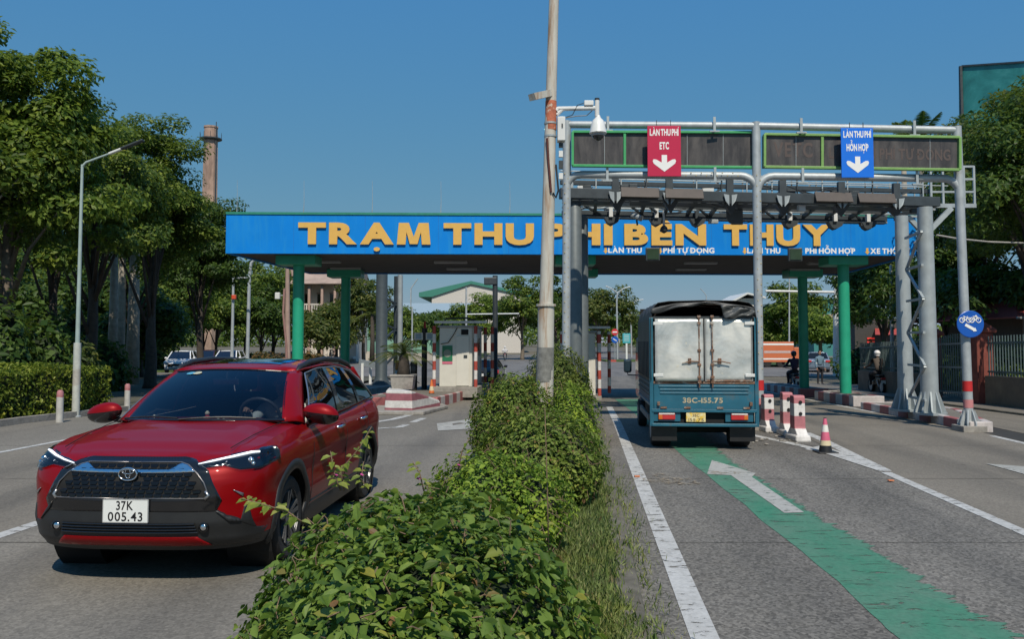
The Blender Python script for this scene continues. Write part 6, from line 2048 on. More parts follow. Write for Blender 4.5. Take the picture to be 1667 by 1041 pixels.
# far wood closing the horizon
r = np.random.default_rng(77)
n = 60000
ux = r.uniform(-420, 420, n)
uy = 330 + 60 * r.random(n) + 0.0 * ux
hz = (7 + 3 * np.sin(ux * 0.05) + 2 * np.sin(ux * 0.17 + 1)) * r.random(n) ** 0.7
me = leafmesh('far_wood', np.stack([ux, uy, hz - 0.5], 1), unit(r.normal(size=(n, 3)) + np.array([0, -0.4, 0.6])), r.uniform(0.8, 2.0, n), QUAD, 0.8, 0.3)
setp(link('far_wood', me, lf_mid), 'hazy belt of trees along the horizon', 'wood', kind='stuff')
# ---- trees on the right
rg = 'trees behind the right wall'
tree('broad dark tree with yellowish top at the right picture edge', tb(1690, 30), th_(135, 30), 3.1, 4.1, 3.0, 74, 320, 0.19, lf_olive, 91, 0.28, bark_d, rg, clump=0.66)
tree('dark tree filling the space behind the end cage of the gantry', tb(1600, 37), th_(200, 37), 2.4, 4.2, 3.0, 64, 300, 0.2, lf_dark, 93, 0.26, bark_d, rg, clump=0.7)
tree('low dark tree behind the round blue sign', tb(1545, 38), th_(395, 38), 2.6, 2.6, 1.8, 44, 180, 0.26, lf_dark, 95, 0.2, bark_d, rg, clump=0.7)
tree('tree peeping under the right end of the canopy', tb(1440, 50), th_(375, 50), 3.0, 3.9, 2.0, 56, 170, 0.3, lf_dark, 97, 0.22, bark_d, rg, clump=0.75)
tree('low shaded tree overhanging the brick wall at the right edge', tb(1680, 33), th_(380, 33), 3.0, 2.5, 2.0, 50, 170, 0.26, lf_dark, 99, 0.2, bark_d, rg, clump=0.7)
tree('broad dark tree added just outside the right picture edge to shade the garden wall', Vector((15.6, 24.2, 0.1)), 9.0, 2.6, 3.4, 3.0, 60, 300, 0.18, lf_dark, 111, 0.25, bark_d, rg, clump=0.65)  # added mostly out of view so its shadow darkens the wall and gate
palm('palm whose top stands up above the sign gantry', (X2(1508, 40), 40, gz(40)), th_(225, 40), 9, 1.9, 0.16, lf_dark, bark_p, 4, droop=0.6)
palm('palm with one pale frond left of the tallest palm', (X2(1478, 44), 44, gz(44)), th_(222, 44), 7, 1.5, 0.15, lf_bright, bark_p, 9, droop=0.9)
for i, (px, Y, rx_, h_, lab) in enumerate(((1640, 27.5, 1.4, 1.7, 'creeper mass sprawling over the right fence'), (1420, 44, 2.2, 1.9, 'dark shrubbery behind the right green column'), (1500, 41, 2.0, 2.2, 'shaded shrubbery between the gantry legs'), (1560, 34, 1.4, 2.0, 'shaded bush behind the red gate pillar'))):
    shrub('bush', lab, tb(px, Y), rx_, 0.9, h_, 3000, 0.2, lf_dark if i else lf_mid, 70 + i, 2.1, 0.15, QUAD, 0, group='bushes by the right wall')
tree('feathery tree in front of the far building between the left columns', (X2(592, 88), 88, -0.5), th_(456, 88), 2.6, 3.0, 2.5, 36, 130, 0.38, lf_olive, 131, 0.2, bark, 'distant trees beyond the toll plaza', clump=0.8)
palm('palm standing left of the dark gantry leg far behind', (X2(606, 84), 84, -0.5), 5.0, 11, 2.6, 0.22, lf_olive, bark_d, 33, droop=1.3)
tree('round green tree low behind the sago palm', (X2(655, 104), 104, -0.5), th_(508, 104), 3.2, 2.6, 1.6, 36, 130, 0.4, lf_mid, 137, 0.2, bark, 'distant trees beyond the toll plaza', clump=0.9)
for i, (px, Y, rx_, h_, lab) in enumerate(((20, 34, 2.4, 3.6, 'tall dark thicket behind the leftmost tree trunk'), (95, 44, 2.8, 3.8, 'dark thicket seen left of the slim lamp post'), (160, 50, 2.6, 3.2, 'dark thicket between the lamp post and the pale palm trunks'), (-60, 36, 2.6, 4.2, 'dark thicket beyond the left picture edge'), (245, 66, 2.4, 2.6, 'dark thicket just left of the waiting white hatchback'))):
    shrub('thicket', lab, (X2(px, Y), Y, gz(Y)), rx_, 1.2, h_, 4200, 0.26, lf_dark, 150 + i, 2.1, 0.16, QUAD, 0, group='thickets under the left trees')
for i, (px, Y, py, rx_, lab) in enumerate(((-30, 56, 400, 3.2, 'low full tree behind the left end of the hedge'), (55, 54, 410, 3.0, 'low full tree behind the leftmost big trunk'), (128, 58, 420, 3.0, 'low full tree right behind the slim lamp post'), (185, 60, 430, 2.8, 'low full tree behind the pale palm trunks'), (520, 84, 500, 2.4, 'low tree before the balconies of the far building'), (548, 86, 488, 2.0, 'slim tree before the right end of the far building'))):
    tree(lab, (X2(px, Y), Y, -0.5), th_(py, Y), rx_, (th_(py, Y) - 0.6) * 0.5, 1.2, 54, 130, 0.34, lf_dark if i < 4 else lf_olive, 400 + i, 0.18, bark_d, 'low trees in the background on the left', clump=0.9, low=0.1)
for i, (px, Y, py, rx_, lab) in enumerate(((285, 70, 425, 2.8, 'low full tree behind the waiting white hatchback'), (230, 52, 452, 2.2, 'low full tree between the palm trunks and the white hatchback'), (352, 78, 440, 3.0, 'low full tree left behind the traffic pole pair'), (425, 82, 462, 2.8, 'low full tree between the traffic poles and the pinkish pole'))):
    tree(lab, (X2(px, Y), Y, -0.5), th_(py, Y), rx_, (th_(py, Y) - 0.6) * 0.5, 1.2, 54, 130, 0.34, lf_dark if i % 2 else lf_mid, 430 + i, 0.18, bark_d, 'low trees in the background on the left', clump=0.9, low=0.1)
# ------------------------------------------------------------------ concrete barriers and cones
barm = stripes('barrier_pink_white', (0.46, 0.17, 0.19), (0.72, 0.7, 0.68), 0.44, 0.22, 2, 0.02)
hole_m = inner_b
def barrier(lab, px, py, h, w=0.27, rz=0.0):
    b = G(px, py)
    t = thing('concrete_barrier', lab, 'barrier', b, rz, group='pink and white concrete barriers')
    o = MB()
    prof = [(-0.26, 0), (0.26, 0), (0.25, 0.10), (0.11, 0.24), (0.10, h - 0.03), (0.07, h), (-0.07, h), (-0.10, h - 0.03), (-0.11, 0.24), (-0.25, 0.10)]
    o.prism([(-w / 2, y, z) for y, z in prof], (w, 0, 0))
    ob = o.build('block', barm, t, bev=0.015)
    o2 = MB()
    o2.prism([(-w / 2 - 0.04, -0.27, 0), (w / 2 + 0.04, -0.27, 0), (w / 2 + 0.03, -0.25, 0.12), (-w / 2 - 0.03, -0.25, 0.12)], (0, 0.52, 0))
    o2.build('foot', barm, t, bev=0.03)
    for z in (h - 0.12, h - 0.32):
        MB().lathe([(0.001, 0), (0.03, 0.0), (0.032, 0.012)], (0.01, -0.122, z), 12, 'y').build('bolt_hole', hole_m, t)
    return t
barrier('pink and white concrete barrier nearest the truck', 1250, 703, 0.72, 0.19, 0.05)
barrier('pink and white concrete barrier in the middle of three', 1281, 709, 0.80, 0.19, -0.04)
barrier('pink and white concrete barrier nearest the traffic cone', 1299, 718, 0.80, 0.20, 0.06)
rub = MB()
random.seed(3)
for k in range(16):
    p = G(random.uniform(1225, 1325), random.uniform(706, 726))
    s_ = random.uniform(0.015, 0.05)
    rub.lathe([(s_ * 0.7, 0), (s_, s_ * 0.4), (s_ * 0.5, s_ * 0.9)], (p.x, p.y, 0.008), 5)
setp(rub.build('rubble', concrete), 'crumbs of broken concrete around the barrier feet', 'rubble', kind='stuff')
def cone(lab, b, h, cols, group='traffic cones'):
    t = thing('traffic_cone', lab, 'traffic cone', b, group=group)
    r = lambda u: h * (0.19 - 0.15 * u)
    MB().cbox((0, 0, 0.014), h * 0.56, h * 0.56, 0.028).build('base', black_pl, t, bev=0.008)
    us = [0.04, 0.22, 0.36, 0.60, 0.80, 0.98]
    for k, m in enumerate(cols):
        MB().lathe([(r(us[k]), us[k] * h), (r(us[k + 1]), us[k + 1] * h)], (0, 0, 0), 20, cap=(k == 4)).build('cone_band', m, t, smooth=40)
    MB().lathe([(r(0.98), 0.98 * h), (r(0.98) * 0.9, h), (0.005, h)], (0, 0, 0), 16).build('tip', black_pl, t)
pinkc, creamc, whitec = pm('cone_pink', (0.62, 0.13, 0.21), 0.5, 0, 0.12), pm('cone_cream', (0.66, 0.56, 0.36), 0.5), pm('cone_white', (0.7, 0.68, 0.62), 0.5)
cone('faded pink and white traffic cone on the painted gore', G(1344, 738), 0.55, (black_pl, creamc, pinkc, whitec, pinkc))
orange = pm('cone_orange', (0.65, 0.16, 0.04), 0.5)
p = S(-4.75, 26.2, 0.19)
p.x = X2(703, 26.2)
cone('small orange traffic cone beside the planter on the booth island', p, 0.55, (black_pl, orange, creamc, orange, orange))
boll = stripes('bollard_paint', (0.40, 0.14, 0.15), (0.5, 0.49, 0.46), 0.9, 0.45, 2, 0.05, 0.6, 0.25)
for px, py, h, lab in ((97, 681, 0.6, 'red and white bollard left of the slim lamp post'), (207, 664, 0.62, 'red and white bollard behind the red car mirror')):
    b = G(px, py, 0.1)
    t = thing('bollard', lab, 'bollard', b, group='bollards by the left kerb')
    MB().lathe([(0.075, -0.1), (0.07, h - 0.12)], (0, 0, 0), 14).build('shaft', boll, t, smooth=40)
    MB().lathe([(0.07, h - 0.12), (0.066, h - 0.04), (0.04, h)], (0, 0, 0), 14).build('cap', pm('bollard_red', (0.38, 0.16, 0.17), 0.7), t, smooth=40)

# ------------------------------------------------------------------ booth island
nose = thing('island_nose', 'maroon and white striped concrete nose in front of the booth island', 'barrier', G(670, 672), world=True)
nz_m = stripes('nose_paint', (0.30, 0.10, 0.12), (0.62, 0.6, 0.57), 0.36, 0.02, 2, 0.02)
YN = 21.6
q = lambda px, py: P(px, py, YN)
nb = MB()
fr = [(624, 670), (632, 674), (672, 674), (690, 668), (674, 634), (629, 634)]
pts_f = [(X2(626, 21.2), 21.2), (X2(672, 21.0), 21.0), (X2(718, 22.9), 22.9), (X2(716, 23.8), 23.8), (X2(632, 23.8), 23.8)]
hts = [0.58, 0.58, 0.22, 0.22, 0.58]
n = len(pts_f)
c0 = gz(21.5)
ins = 0.06
nb.add([(x, y, gz(y) - 0.02) for x, y in pts_f] + [(x + (0.04 if x < X2(650, 22) else -0.03), y + 0.04, gz(y) + h) for (x, y), h in zip(pts_f, hts)],
       [(i, (i + 1) % n, n + (i + 1) % n, n + i) for i in range(n)] + [tuple(n + i for i in range(n))])
nb.build('block', nz_m, nose, bev=0.03)
MB().prism([(X2(612, 20.6), 20.6, gz(20.6) + 0.003), (X2(690, 20.5), 20.5, gz(20.5) + 0.003), (X2(730, 23.2), 23.2, gz(23) + 0.003), (X2(720, 24.2), 24.2, gz(24) + 0.003), (X2(615, 23.2), 23.2, gz(23) + 0.003)], (0, 0, 0.09)).build('apron', concrete, nose, bev=0.02)
Yp = 22.9
pc = Vector((X2(657, Yp), Yp, gz(Yp) + 0.56))
pot = thing('planter', 'grey square concrete planter on the striped nose', 'planter', pc)
MB().add([(-0.27, -0.27, 0), (0.27, -0.27, 0), (0.27, 0.27, 0), (-0.27, 0.27, 0), (-0.31, -0.31, 0.36), (0.31, -0.31, 0.36), (0.31, 0.31, 0.36), (-0.31, 0.31, 0.36)], [(0, 1, 5, 4), (1, 2, 6, 5), (2, 3, 7, 6), (3, 0, 4, 7), (3, 2, 1, 0)]).build('tub', concrete, pot, thick=0.04)
MB().box(-0.33, 0.33, -0.33, 0.33, 0.34, 0.39).build('rim', concrete, pot, bev=0.01)
palm('sago palm with arching fronds in the concrete planter', pc + Vector((0, 0, 0.38)), 0.55, 22, 0.95, 0.15, lf_olive, bark_d, 12, 'sago_palm', droop=1.0, lw=0.02, cat='plant')
# toll booths
def booth(lab, c, w, d, h, front_door=True, flip=1):
    """white steel cabin, door and dark hatch, grey fringe under the roof, striped guard posts"""
    t = thing('toll_booth', lab, 'booth', c, -TA)
    cream = pm('booth_cream', (0.62, 0.60, 0.53), 0.5, 0, 0.06, 3, dirt=(0.4, 0.36, 0.3), df=(0.62, 0.8), ds=3)
    x0, x1 = -w / 2, w / 2
    MB().box(x0 - 0.25, x1 + 0.2, -0.2, d + 0.2, -0.35, -0.003).build('plinth', concrete, t, bev=0.02)
    wall = MB().box(x0, x1, 0, d, 0, h).build('cabin', cream, t, bev=0.02)
    MB().box(x0 - 0.06, x1 + 0.06, -0.06, d + 0.06, h + 0.002, h + 0.07).build('roof', greypaint, t, bev=0.02)
    dm = pm('booth_door', (0.64, 0.62, 0.55), 0.5, 0, 0.05, 3)
    if front_door:
        dr = MB().box(0.02, x1 - 0.1, -0.03, -0.002, 0.03, h - 0.28).build('door', dm, t, bev=0.006)
        MB().box(x1 - 0.28, x1 - 0.16, -0.05, -0.03, 0.95, 1.05).build('lock', darksteel, dr, bev=0.005)
        MB().box(0.18, 0.42, -0.02, -0.001, h - 0.24, h - 0.06).build('vent', inner_b, t)
        po = MB().box(x0 + 0.10, x0 + 0.44, -0.015, -0.001, h - 1.12, h - 0.60).build('poster', pm('poster_green', (0.02, 0.17, 0.08), 0.5), t)
        MB().lathe([(0.001, 0), (0.13, 0.0), (0.13, 0.003)], (x0 + 0.27, -0.019, h - 0.86), 20, 'y').build('poster_oval', pm('poster_grey', (0.22, 0.25, 0.2), 0.6), po)
        MB().box(x0 + 0.10, x0 + 0.44, -0.015, -0.001, h - 1.21, h - 1.13).build('poster_caption', pm('poster_pink', (0.6, 0.15, 0.22), 0.5), t)
        MB().path([(x0 + 0.05, -0.03, h - 0.55), (x0 + 0.3, -0.04, h - 0.5), (x0 + 0.5, -0.04, h - 0.2), (x0 + 0.6, -0.02, h)], 0.014, 6).build('cable', black_pl, t)
    else:
        fr_ = MB().box(x0 + 0.1, x1 - 0.25, -0.02, -0.001, h - 1.1, h - 0.5).build('window', gloss_b, t)
        MB().box(x0 + 0.05, x1 - 0.2, -0.03, -0.001, h - 0.35, h - 0.2).build('shutter_box', whitepaint, t)
        for k in range(4): MB().box(x0 + 0.12 + 0.18 * k, x0 + 0.22 + 0.18 * k, -0.02, -0.001, 0.4, h - 1.2).build('panel_rib', whitepaint, t)
    for yk in (0.35, 1.25):
        MB().box(x1 + 0.001, x1 + 0.012, yk, yk + 0.7, 1.0, h - 0.35).build('side_window', gloss_b, t)
    for x, y in ((x0 - 0.17, -0.02), (x1 + 0.13, -0.1), (x0 - 0.17, d), (x1 + 0.13, d), (x1 + 0.5, d * 0.6)):
        MB().lathe([(0.06, 0), (0.06, h + 0.05)], (x, y, 0), 14).build('guard_post', redwhite_post, t, smooth=40)
    MB().bar((x0 - 0.17, -0.02, h + 0.18), (x1 + 0.5, -0.02, h + 0.18), 0.05, 0.08).build('top_bar', redwhite_post, t)
    MB().path([(x0 - 0.1, d * 0.3, h + 0.05), (x0 + 0.1, d * 0.3, h + 0.32), (x1 - 0.3, d * 0.3, h + 0.34), (x1 + 0.1, d * 0.3, h + 0.2)], 0.03, 6).build('roof_rail', darksteel, t)
    return t
YB1 = 28.0
booth('cream toll booth with a closed door and a green poster', Vector((X2(742, YB1), YB1, ZY(630, YB1))), 1.10, 2.6, 1.96)
YB2 = 28.3
booth('pale toll booth with a dark window beside the truck lane', Vector((X2(946, YB2), YB2, gz(YB2) + 0.14)), 0.95, 2.4, 2.1, False)
# lane signals and posts around the booth
def post(lab, px, Y, y0, y1, r, m, extra=None, name='signal_post', cat='post'):
    b = Vector((X2(px, Y), Y, gz(Y) + 0.19))
    t = thing(name, lab, cat, b, world=True)
    MB().tube(b, (b.x, b.y, ZY(y1, Y)), r, r, 10).build('shaft', m, t, smooth=40)
    if extra: extra(t, b, Y)
    return t
def ex1(t, b, Y):
    z = ZY(548, Y)
    for s_ in (-1, 1):
        MB().box(b.x + s_ * 0.2 - 0.16, b.x + s_ * 0.2 + 0.16, Y - 0.08, Y - 0.04, z - 0.13, z + 0.13).build('notice', whitepaint, t, bev=0.01)
        MB().box(b.x + s_ * 0.2 - 0.1, b.x + s_ * 0.2 + 0.1, Y - 0.083, Y - 0.08, z - 0.09, z + 0.09).build('notice_face', pm('notice_blue', (0.3, 0.42, 0.5), 0.5), t)
    MB().add([(b.x - 0.03, Y, z + 0.15), (b.x + 0.09, Y, z + 0.15), (b.x + 0.02, Y, z + 0.55), (b.x - 0.02, Y - 0.06, z + 0.5)], [(0, 1, 2), (0, 2, 3)]).build('pennant', red_tape, t, thick=0.01)
post('dark post with two pale notices and a red pennant left of the booth', 691, 30, 0, 535, 0.1, black_pl, ex1)
def ex2(t, b, Y):
    MB().cbox((b.x, b.y - 0.1, b.z + 0.85), 0.16, 0.12, 0.16).build('sensor', darksteel, t, bev=0.01)
    MB().path([(b.x - 0.05, b.y - 0.08, b.z + 1.1), (b.x - 0.3, b.y - 0.05, b.z + 0.6), (b.x + 0.2, b.y - 0.06, b.z + 0.35)], 0.015, 5).build('cable', black_pl, t)
post('short dark barrier post between planter and booth', 674, 29, 0, 590, 0.12, black_pl, ex2)
post('tall dark post with a lamp cluster right of the booth', 806, 36, 0, 449, 0.11, dk, lambda t, b, Y: MB().cbox((b.x - 0.2, b.y, ZY(458, Y)), 0.55, 0.3, 0.32).build('lamp_cluster', dk, t, bev=0.03), 'signal_post')
lm = stripes('shade_striped_steel', (0.05, 0.06, 0.065), (0.42, 0.44, 0.44), 0.9, 0.3)
post('tall grey pole directly behind the sago palm', 651, 38, 0, 448, 0.12, galv2)
# far camera gantry legs left
lgx = thing('lattice_leg', 'stout dark gantry leg with lattice on the far left island', 'gantry leg', Vector((X2(620, 38), 38, gz(38) + 0.18)), world=True)
for px, r in ((621, 0.27), (640, 0.2)):
    b = Vector((X2(px, 38), 38, gz(38) + 0.18))
    if px == 640: b.y += 1.5
    MB().lathe([(r * 1.6, 0), (r, 0.35), (r * 0.95, ZY(446, 38) - b.z)], b, 18).build('post', dk if px == 640 else pm('leg_slate', (0.08, 0.1, 0.11), 0.45, 0.2), lgx, smooth=40)
for k in range(7):
    b = Vector((X2(626, 38), 38.4, gz(38) + 0.5 + 0.6 * k))
    MB().bar(b, b + Vector((0.35, 0.8, 0.45 if k % 2 else -0.2)), 0.08).build('lattice_bar', dk, lgx)
b = Vector((X2(650, 36), 36, gz(36) + 0.19))
sbx = thing('signal_box', 'orange topped white box at the foot of the grey pole', 'box', b)
MB().box(-0.16, 0.16, -0.1, 0.1, 0, 0.7).build('case', whitepaint, sbx, bev=0.01)
MB().box(-0.15, 0.15, -0.12, 0.1, 0.7, 1.1).build('lamp_housing', pm('housing_orange', (0.6, 0.22, 0.05), 0.5), sbx, bev=0.02)
for px, Y in ((520, 44), (543, 44)):
    b = Vector((X2(px, Y), Y, gz(Y) + 0.1))
    t = thing('barrier_cabinet', 'dark barrier cabinet ' + ('left' if px == 520 else 'right') + ' of the pair behind the red car roof', 'cabinet', b, group='barrier cabinets behind the red car')
    MB().box(-0.3, 0.3, -0.2, 0.2, 0, 1.15).build('case', darksteel, t, bev=0.02)
    MB().box(-0.34, 0.34, -0.24, 0.24, 1.15, 1.2).build('lid', black_pl, t)
    MB().box(-0.42, -0.34, -0.1, 0.0, 0.2, 0.8).build('reflector', whitepaint, t)
t = thing('guard_rail', 'short steel guard rail behind the rear left green column', 'guard rail', Vector((X2(595, 42), 42, gz(42))), world=True)
MB().bar((X2(585, 42), 42, ZY(590, 42)), (X2(613, 41), 41, ZY(596, 41)), 0.05, 0.3).build('rail', galv2, t, bev=0.01)
for px in (590, 603): MB().bar((X2(px, 41.6), 41.7, gz(41) ), (X2(px, 41.6), 41.7, ZY(592, 41.6)), 0.12).build('post', whitepaint, t)

# ------------------------------------------------------------------ right side wall, fence and gate
brickr = pm('pillar_red', (0.20, 0.05, 0.035), 0.8, 0, 0.25, 5, 0.3)
tan = pm('wall_tan', (0.17, 0.125, 0.085), 0.85, 0, 0.2, 3, 0.3, dirt=(0.1, 0.08, 0.06), df=(0.5, 0.75), ds=2)
railm = pm('rail_teal_grey', (0.09, 0.125, 0.125), 0.5, 0.2)
def wallrun(lab, s, y0, y1):
    t = thing('garden_wall', lab, 'wall', S(s, (y0 + y1) / 2, 0.05), world=True, group='garden wall with railings')
    a, b = S(s, y0, 0.03), S(s, y1, 0.03)
    MB().prism([a, b, b + Vector((0.22, 0, 0)), a + Vector((0.22, 0, 0))], (0, 0, 0.85)).build('plinth', tan, t, bev=0.02)
    z0 = Vector((0.11, 0, 0.85))
    for z in (0.12, 0.95): MB().bar(a + z0 + Vector((0, 0, z)), b + z0 + Vector((0, 0, z)), 0.03, 0.05).build('rail', railm, t)
    n = int((y1 - y0) / 0.16)
    for k in range(n):
        p = a.lerp(b, (k + 0.5) / n) + z0
        MB().bar(p, p + Vector((0, 0, 1.15)), 0.028).build('baluster', railm, t)
    return t
def pillar(lab, s, y):
    t = thing('gate_pillar', lab, 'pillar', S(s, y, 0.04), group='red pillars of the garden wall')
    MB().box(-0.24, 0.24, -0.24, 0.24, 0, 2.1).build('shaft', brickr, t, bev=0.02)
    MB().box(-0.32, 0.32, -0.32, 0.32, 2.1, 2.22).build('cap', brickr, t, bev=0.03)
    MB().add([(-0.3, -0.3, 2.22), (0.3, -0.3, 2.22), (0.3, 0.3, 2.22), (-0.3, 0.3, 2.22), (0, 0, 2.5)], [(0, 1, 4), (1, 2, 4), (2, 3, 4), (3, 0, 4)]).build('finial', brickr, t)
wallrun('tan garden wall with railings at the right picture edge', 11.65, 17.0, 24.6)
pillar('red gate pillar right of the round blue sign', 11.75, 25.0)
pillar('red gate pillar left of the round blue sign', 11.75, 28.6)
wallrun('tan garden wall with railings between the gantry legs and the gate', 11.65, 29.0, 36.0)
gt = thing('metal_gate', 'grey barred gate between the two red pillars', 'gate', S(11.8, 26.8, 0.1), world=True)
for k in range(18):
    p = S(11.85, 25.4 + 0.17 * k, 0.15)
    MB().bar(p, p + Vector((0, 0, 1.9 + 0.12 * math.sin(k / 17 * math.pi))), 0.03).build('bar', railm, gt)
for z in (0.3, 1.1, 1.85): MB().bar(S(11.85, 25.3, z), S(11.85, 28.3, z), 0.03, 0.06).build('rail', greypaint, gt)
# red-roofed house
roofred = pm('roof_red', (0.30, 0.06, 0.05), 0.6, 0, 0.15, 3)
hs = thing('red_roofed_house', 'low house with a red sheet roof at the right picture edge', 'house', (20.5, 33.5, gz(33)), world=True)
zr = ZY(518, 32)
MB().box(19.4, 27, 32, 38, gz(33), zr).build('wall', pm('house_wall', (0.12, 0.1, 0.08), 0.85), hs)
MB().add([(18.3, 30.5, zr), (28, 30.5, zr), (28, 39, zr), (18.3, 39, zr), (20.8, 34.7, zr + 1.5), (28, 34.7, zr + 1.5)], [(0, 1, 5, 4), (3, 0, 4), (2, 3, 4, 5)]).build('roof', roofred, hs, thick=0.05)
MB().bar((18.3, 30.5, zr - 0.03), (28, 30.5, zr - 0.03), 0.1, 0.08).build('gutter', greypaint, hs)
for x in (18.9, 21.5): MB().tube((x, 31, gz(31)), (x, 31, zr), 0.06, 0.06, 8).build('porch_post', greypaint, hs)
MB().box(20.2, 21.3, 31.96, 31.995, zr - 1.8, zr - 0.6).build('window', inner_b, hs)
# red banner glimpsed behind the trees
bn = thing('shop_front', 'dark shop front with red lettering strips behind the right green column', 'shop', (X2(1420, 62), 62, -0.54), world=True)
MB().box(X2(1392, 62), X2(1475, 62), 62, 64, -0.54, ZY(520, 62)).build('facade', pm('shop_dark', (0.05, 0.045, 0.04), 0.7), bn)
for k, (a, b, py) in enumerate(((1412, 1424, 551), (1412, 1424, 557), (1404, 1425, 566), (1412, 1424, 571))):
    MB().box(X2(a, 61.9), X2(b, 61.9), 61.9, 61.95, ZY(py + 2, 61.9), ZY(py - 1, 61.9)).build('red_strip', pm('sign_red_lit', (0.6, 0.04, 0.03), 0.5, em=((0.9, 0.05, 0.03), 0.35)), bn)
MB().add([(X2(1425, 60), 60, ZY(545, 60)), (X2(1465, 60), 60, ZY(545, 60)), (X2(1465, 62), 62, ZY(535, 62)), (X2(1425, 62), 62, ZY(535, 62))], [(0, 1, 2, 3)]).build('awning', pm('awning_red', (0.4, 0.06, 0.04), 0.6), bn, thick=0.03)
# billboard
def billmat():
    m, N, L, B = nodes('billboard_picture')
    tc = N.new('ShaderNodeTexCoord').outputs['Object']
    c = ramp(N, L, noise(N, L, 0.55, 5, 0.6, tc, 0.6), [(0.3, (0.02, 0.13, 0.12)), (0.5, (0.04, 0.25, 0.23)), (0.65, (0.09, 0.36, 0.33)), (0.8, (0.03, 0.17, 0.15))])
    L.new(c, B.inputs['Base Color'])
    B.inputs['Roughness'].default_value = 0.4
    return m
YBB = 48
bb = thing('billboard', 'tall billboard with a faded teal landscape print above the right trees', 'billboard', (X2(1600, YBB), YBB, gz(YBB)), world=True)
a, c_ = P(1565, 188, YBB), P(1565, 108, YBB)
e = P(1760, 95, YBB - 5)
MB().prism([(a.x, a.y, a.z - 1.5), (e.x, e.y, a.z - 1.5), (e.x, e.y, e.z), (c_.x, c_.y, c_.z)], (0, 0.3, 0)).build('panel', billmat(), bb)
MB().bar((a.x, a.y - 0.05, a.z - 1.5), (a.x, a.y - 0.05, c_.z), 0.14, 0.14).build('frame_bar', darksteel, bb)
MB().bar((c_.x, c_.y - 0.05, c_.z), (e.x, e.y - 0.05, e.z), 0.1, 0.1).build('frame_bar', darksteel, bb)
MB().tube((X2(1690, YBB), YBB - 2, gz(YBB)), (X2(1690, YBB), YBB - 2, a.z), 0.4, 0.35, 16).build('mast', galv2, bb)

# ------------------------------------------------------------------ chimney and buildings far off
brick = pm('chimney_brick', (0.38, 0.26, 0.20), 0.9, 0, 0.25, 0.6, 0.2, dirt=(0.15, 0.1, 0.08), df=(0.5, 0.75), ds=0.5, dsc=(1, 1, 0.3))
YC = 150
cb0 = Vector((X2(337, YC), YC, -0.54))
cm_ = thing('brick_chimney', 'tall tapered brick chimney with a collar rising above the left trees', 'chimney', cb0, world=True)
zt = ZY(206, YC)
MB().lathe([(1.75, -0.54), (1.45, 20), (1.28, zt - 2.6)], (cb0.x, YC, 0), 8).build('shaft', brick, cm_, smooth=30)
MB().lathe([(1.3, zt - 2.6), (1.95, zt - 2.4), (1.95, zt - 2.2), (1.3, zt - 2.1)], (cb0.x, YC, 0), 16).build('collar', darksteel, cm_)
MB().lathe([(1.25, zt - 2.1), (1.2, zt - 0.3), (1.32, zt - 0.3), (1.32, zt)], (cb0.x, YC, 0), 8).build('top', brick, cm_)
for k in range(10):
    a = k * math.pi / 5
    p = Vector((cb0.x + 1.9 * math.cos(a), YC + 1.9 * math.sin(a), zt - 2.2))
    MB().bar(p, p + Vector((0, 0, 1.0)), 0.06).build('railing_post', darksteel, cm_)
MB().bar((cb0.x + 1.34, YC - 1.0, 6), (cb0.x + 1.3, YC - 1.0, zt + 0.6), 0.12, 0.12).build('ladder', darksteel, cm_)
# two-storey building
wh_wall = pm('plaster_white', (0.62, 0.58, 0.52), 0.85, 0, 0.1, 0.5)
peach = pm('column_peach', (0.42, 0.30, 0.25), 0.8)
YH = 92
bd = thing('school_building', 'two-storey white building with peach columns and balconies left of the plaza', 'building', (X2(600, YH), YH, -0.54), world=True)
x0, x1 = X2(478, YH), X2(575, YH)
z1, z2, z3 = ZY(548, YH), ZY(505, YH), ZY(462, YH)
MB().box(x0, x1, YH + 1.8, YH + 9, -0.54, z3).build('wall', wh_wall, bd)
for z in (-0.2, z2 - 0.5):
    MB().box(x0, x1, YH, YH + 1.8, z, z + 0.25).build('floor_slab', wh_wall, bd)
for k in range(5):
    x = x0 + (x1 - x0) * (k + 0.15) / 4.6
    MB().box(x - 0.13, x + 0.13, YH - 0.05, YH + 0.35, -0.54, z3).build('column', peach, bd)
    if k < 4:
        for zf_ in (0.05, z2 - 0.25):
            w = MB().box(x + 0.5, x + 1.15, YH + 1.74, YH + 1.79, zf_, zf_ + 2.1).build('window', gloss_b, bd)
            MB().box(x + 0.42, x + 1.22, YH + 1.70, YH + 1.735, zf_ + 2.12, zf_ + 2.25).build('lintel', peach, w)
            for q_ in range(5):
                MB().box(x + 0.25 + 0.27 * q_, x + 0.38 + 0.27 * q_, YH + 0.05, YH + 0.15, zf_ + 0.0, zf_ + 0.8).build('baluster', wh_wall, bd)
            MB().box(x + 0.2, x + 1.6, YH + 0.02, YH + 0.2, zf_ + 0.8, zf_ + 0.95).build('parapet_rail', wh_wall, bd)
MB().add([(x0 - 0.4, YH - 0.5, z3), (x1 + 0.4, YH - 0.5, z3), (x1 + 0.4, YH + 9.5, z3), (x0 - 0.4, YH + 9.5, z3), (x0 - 0.4, YH + 4.5, z3 + 2.4), (x1 + 0.4, YH + 4.5, z3 + 2.4)], [(0, 1, 5, 4), (2, 3, 4, 5), (0, 4, 3), (1, 2, 5)]).build('roof', pm('roof_tile_pale', (0.36, 0.27, 0.22), 0.8, 0, 0.2, 1.0), bd, thick=0.12)
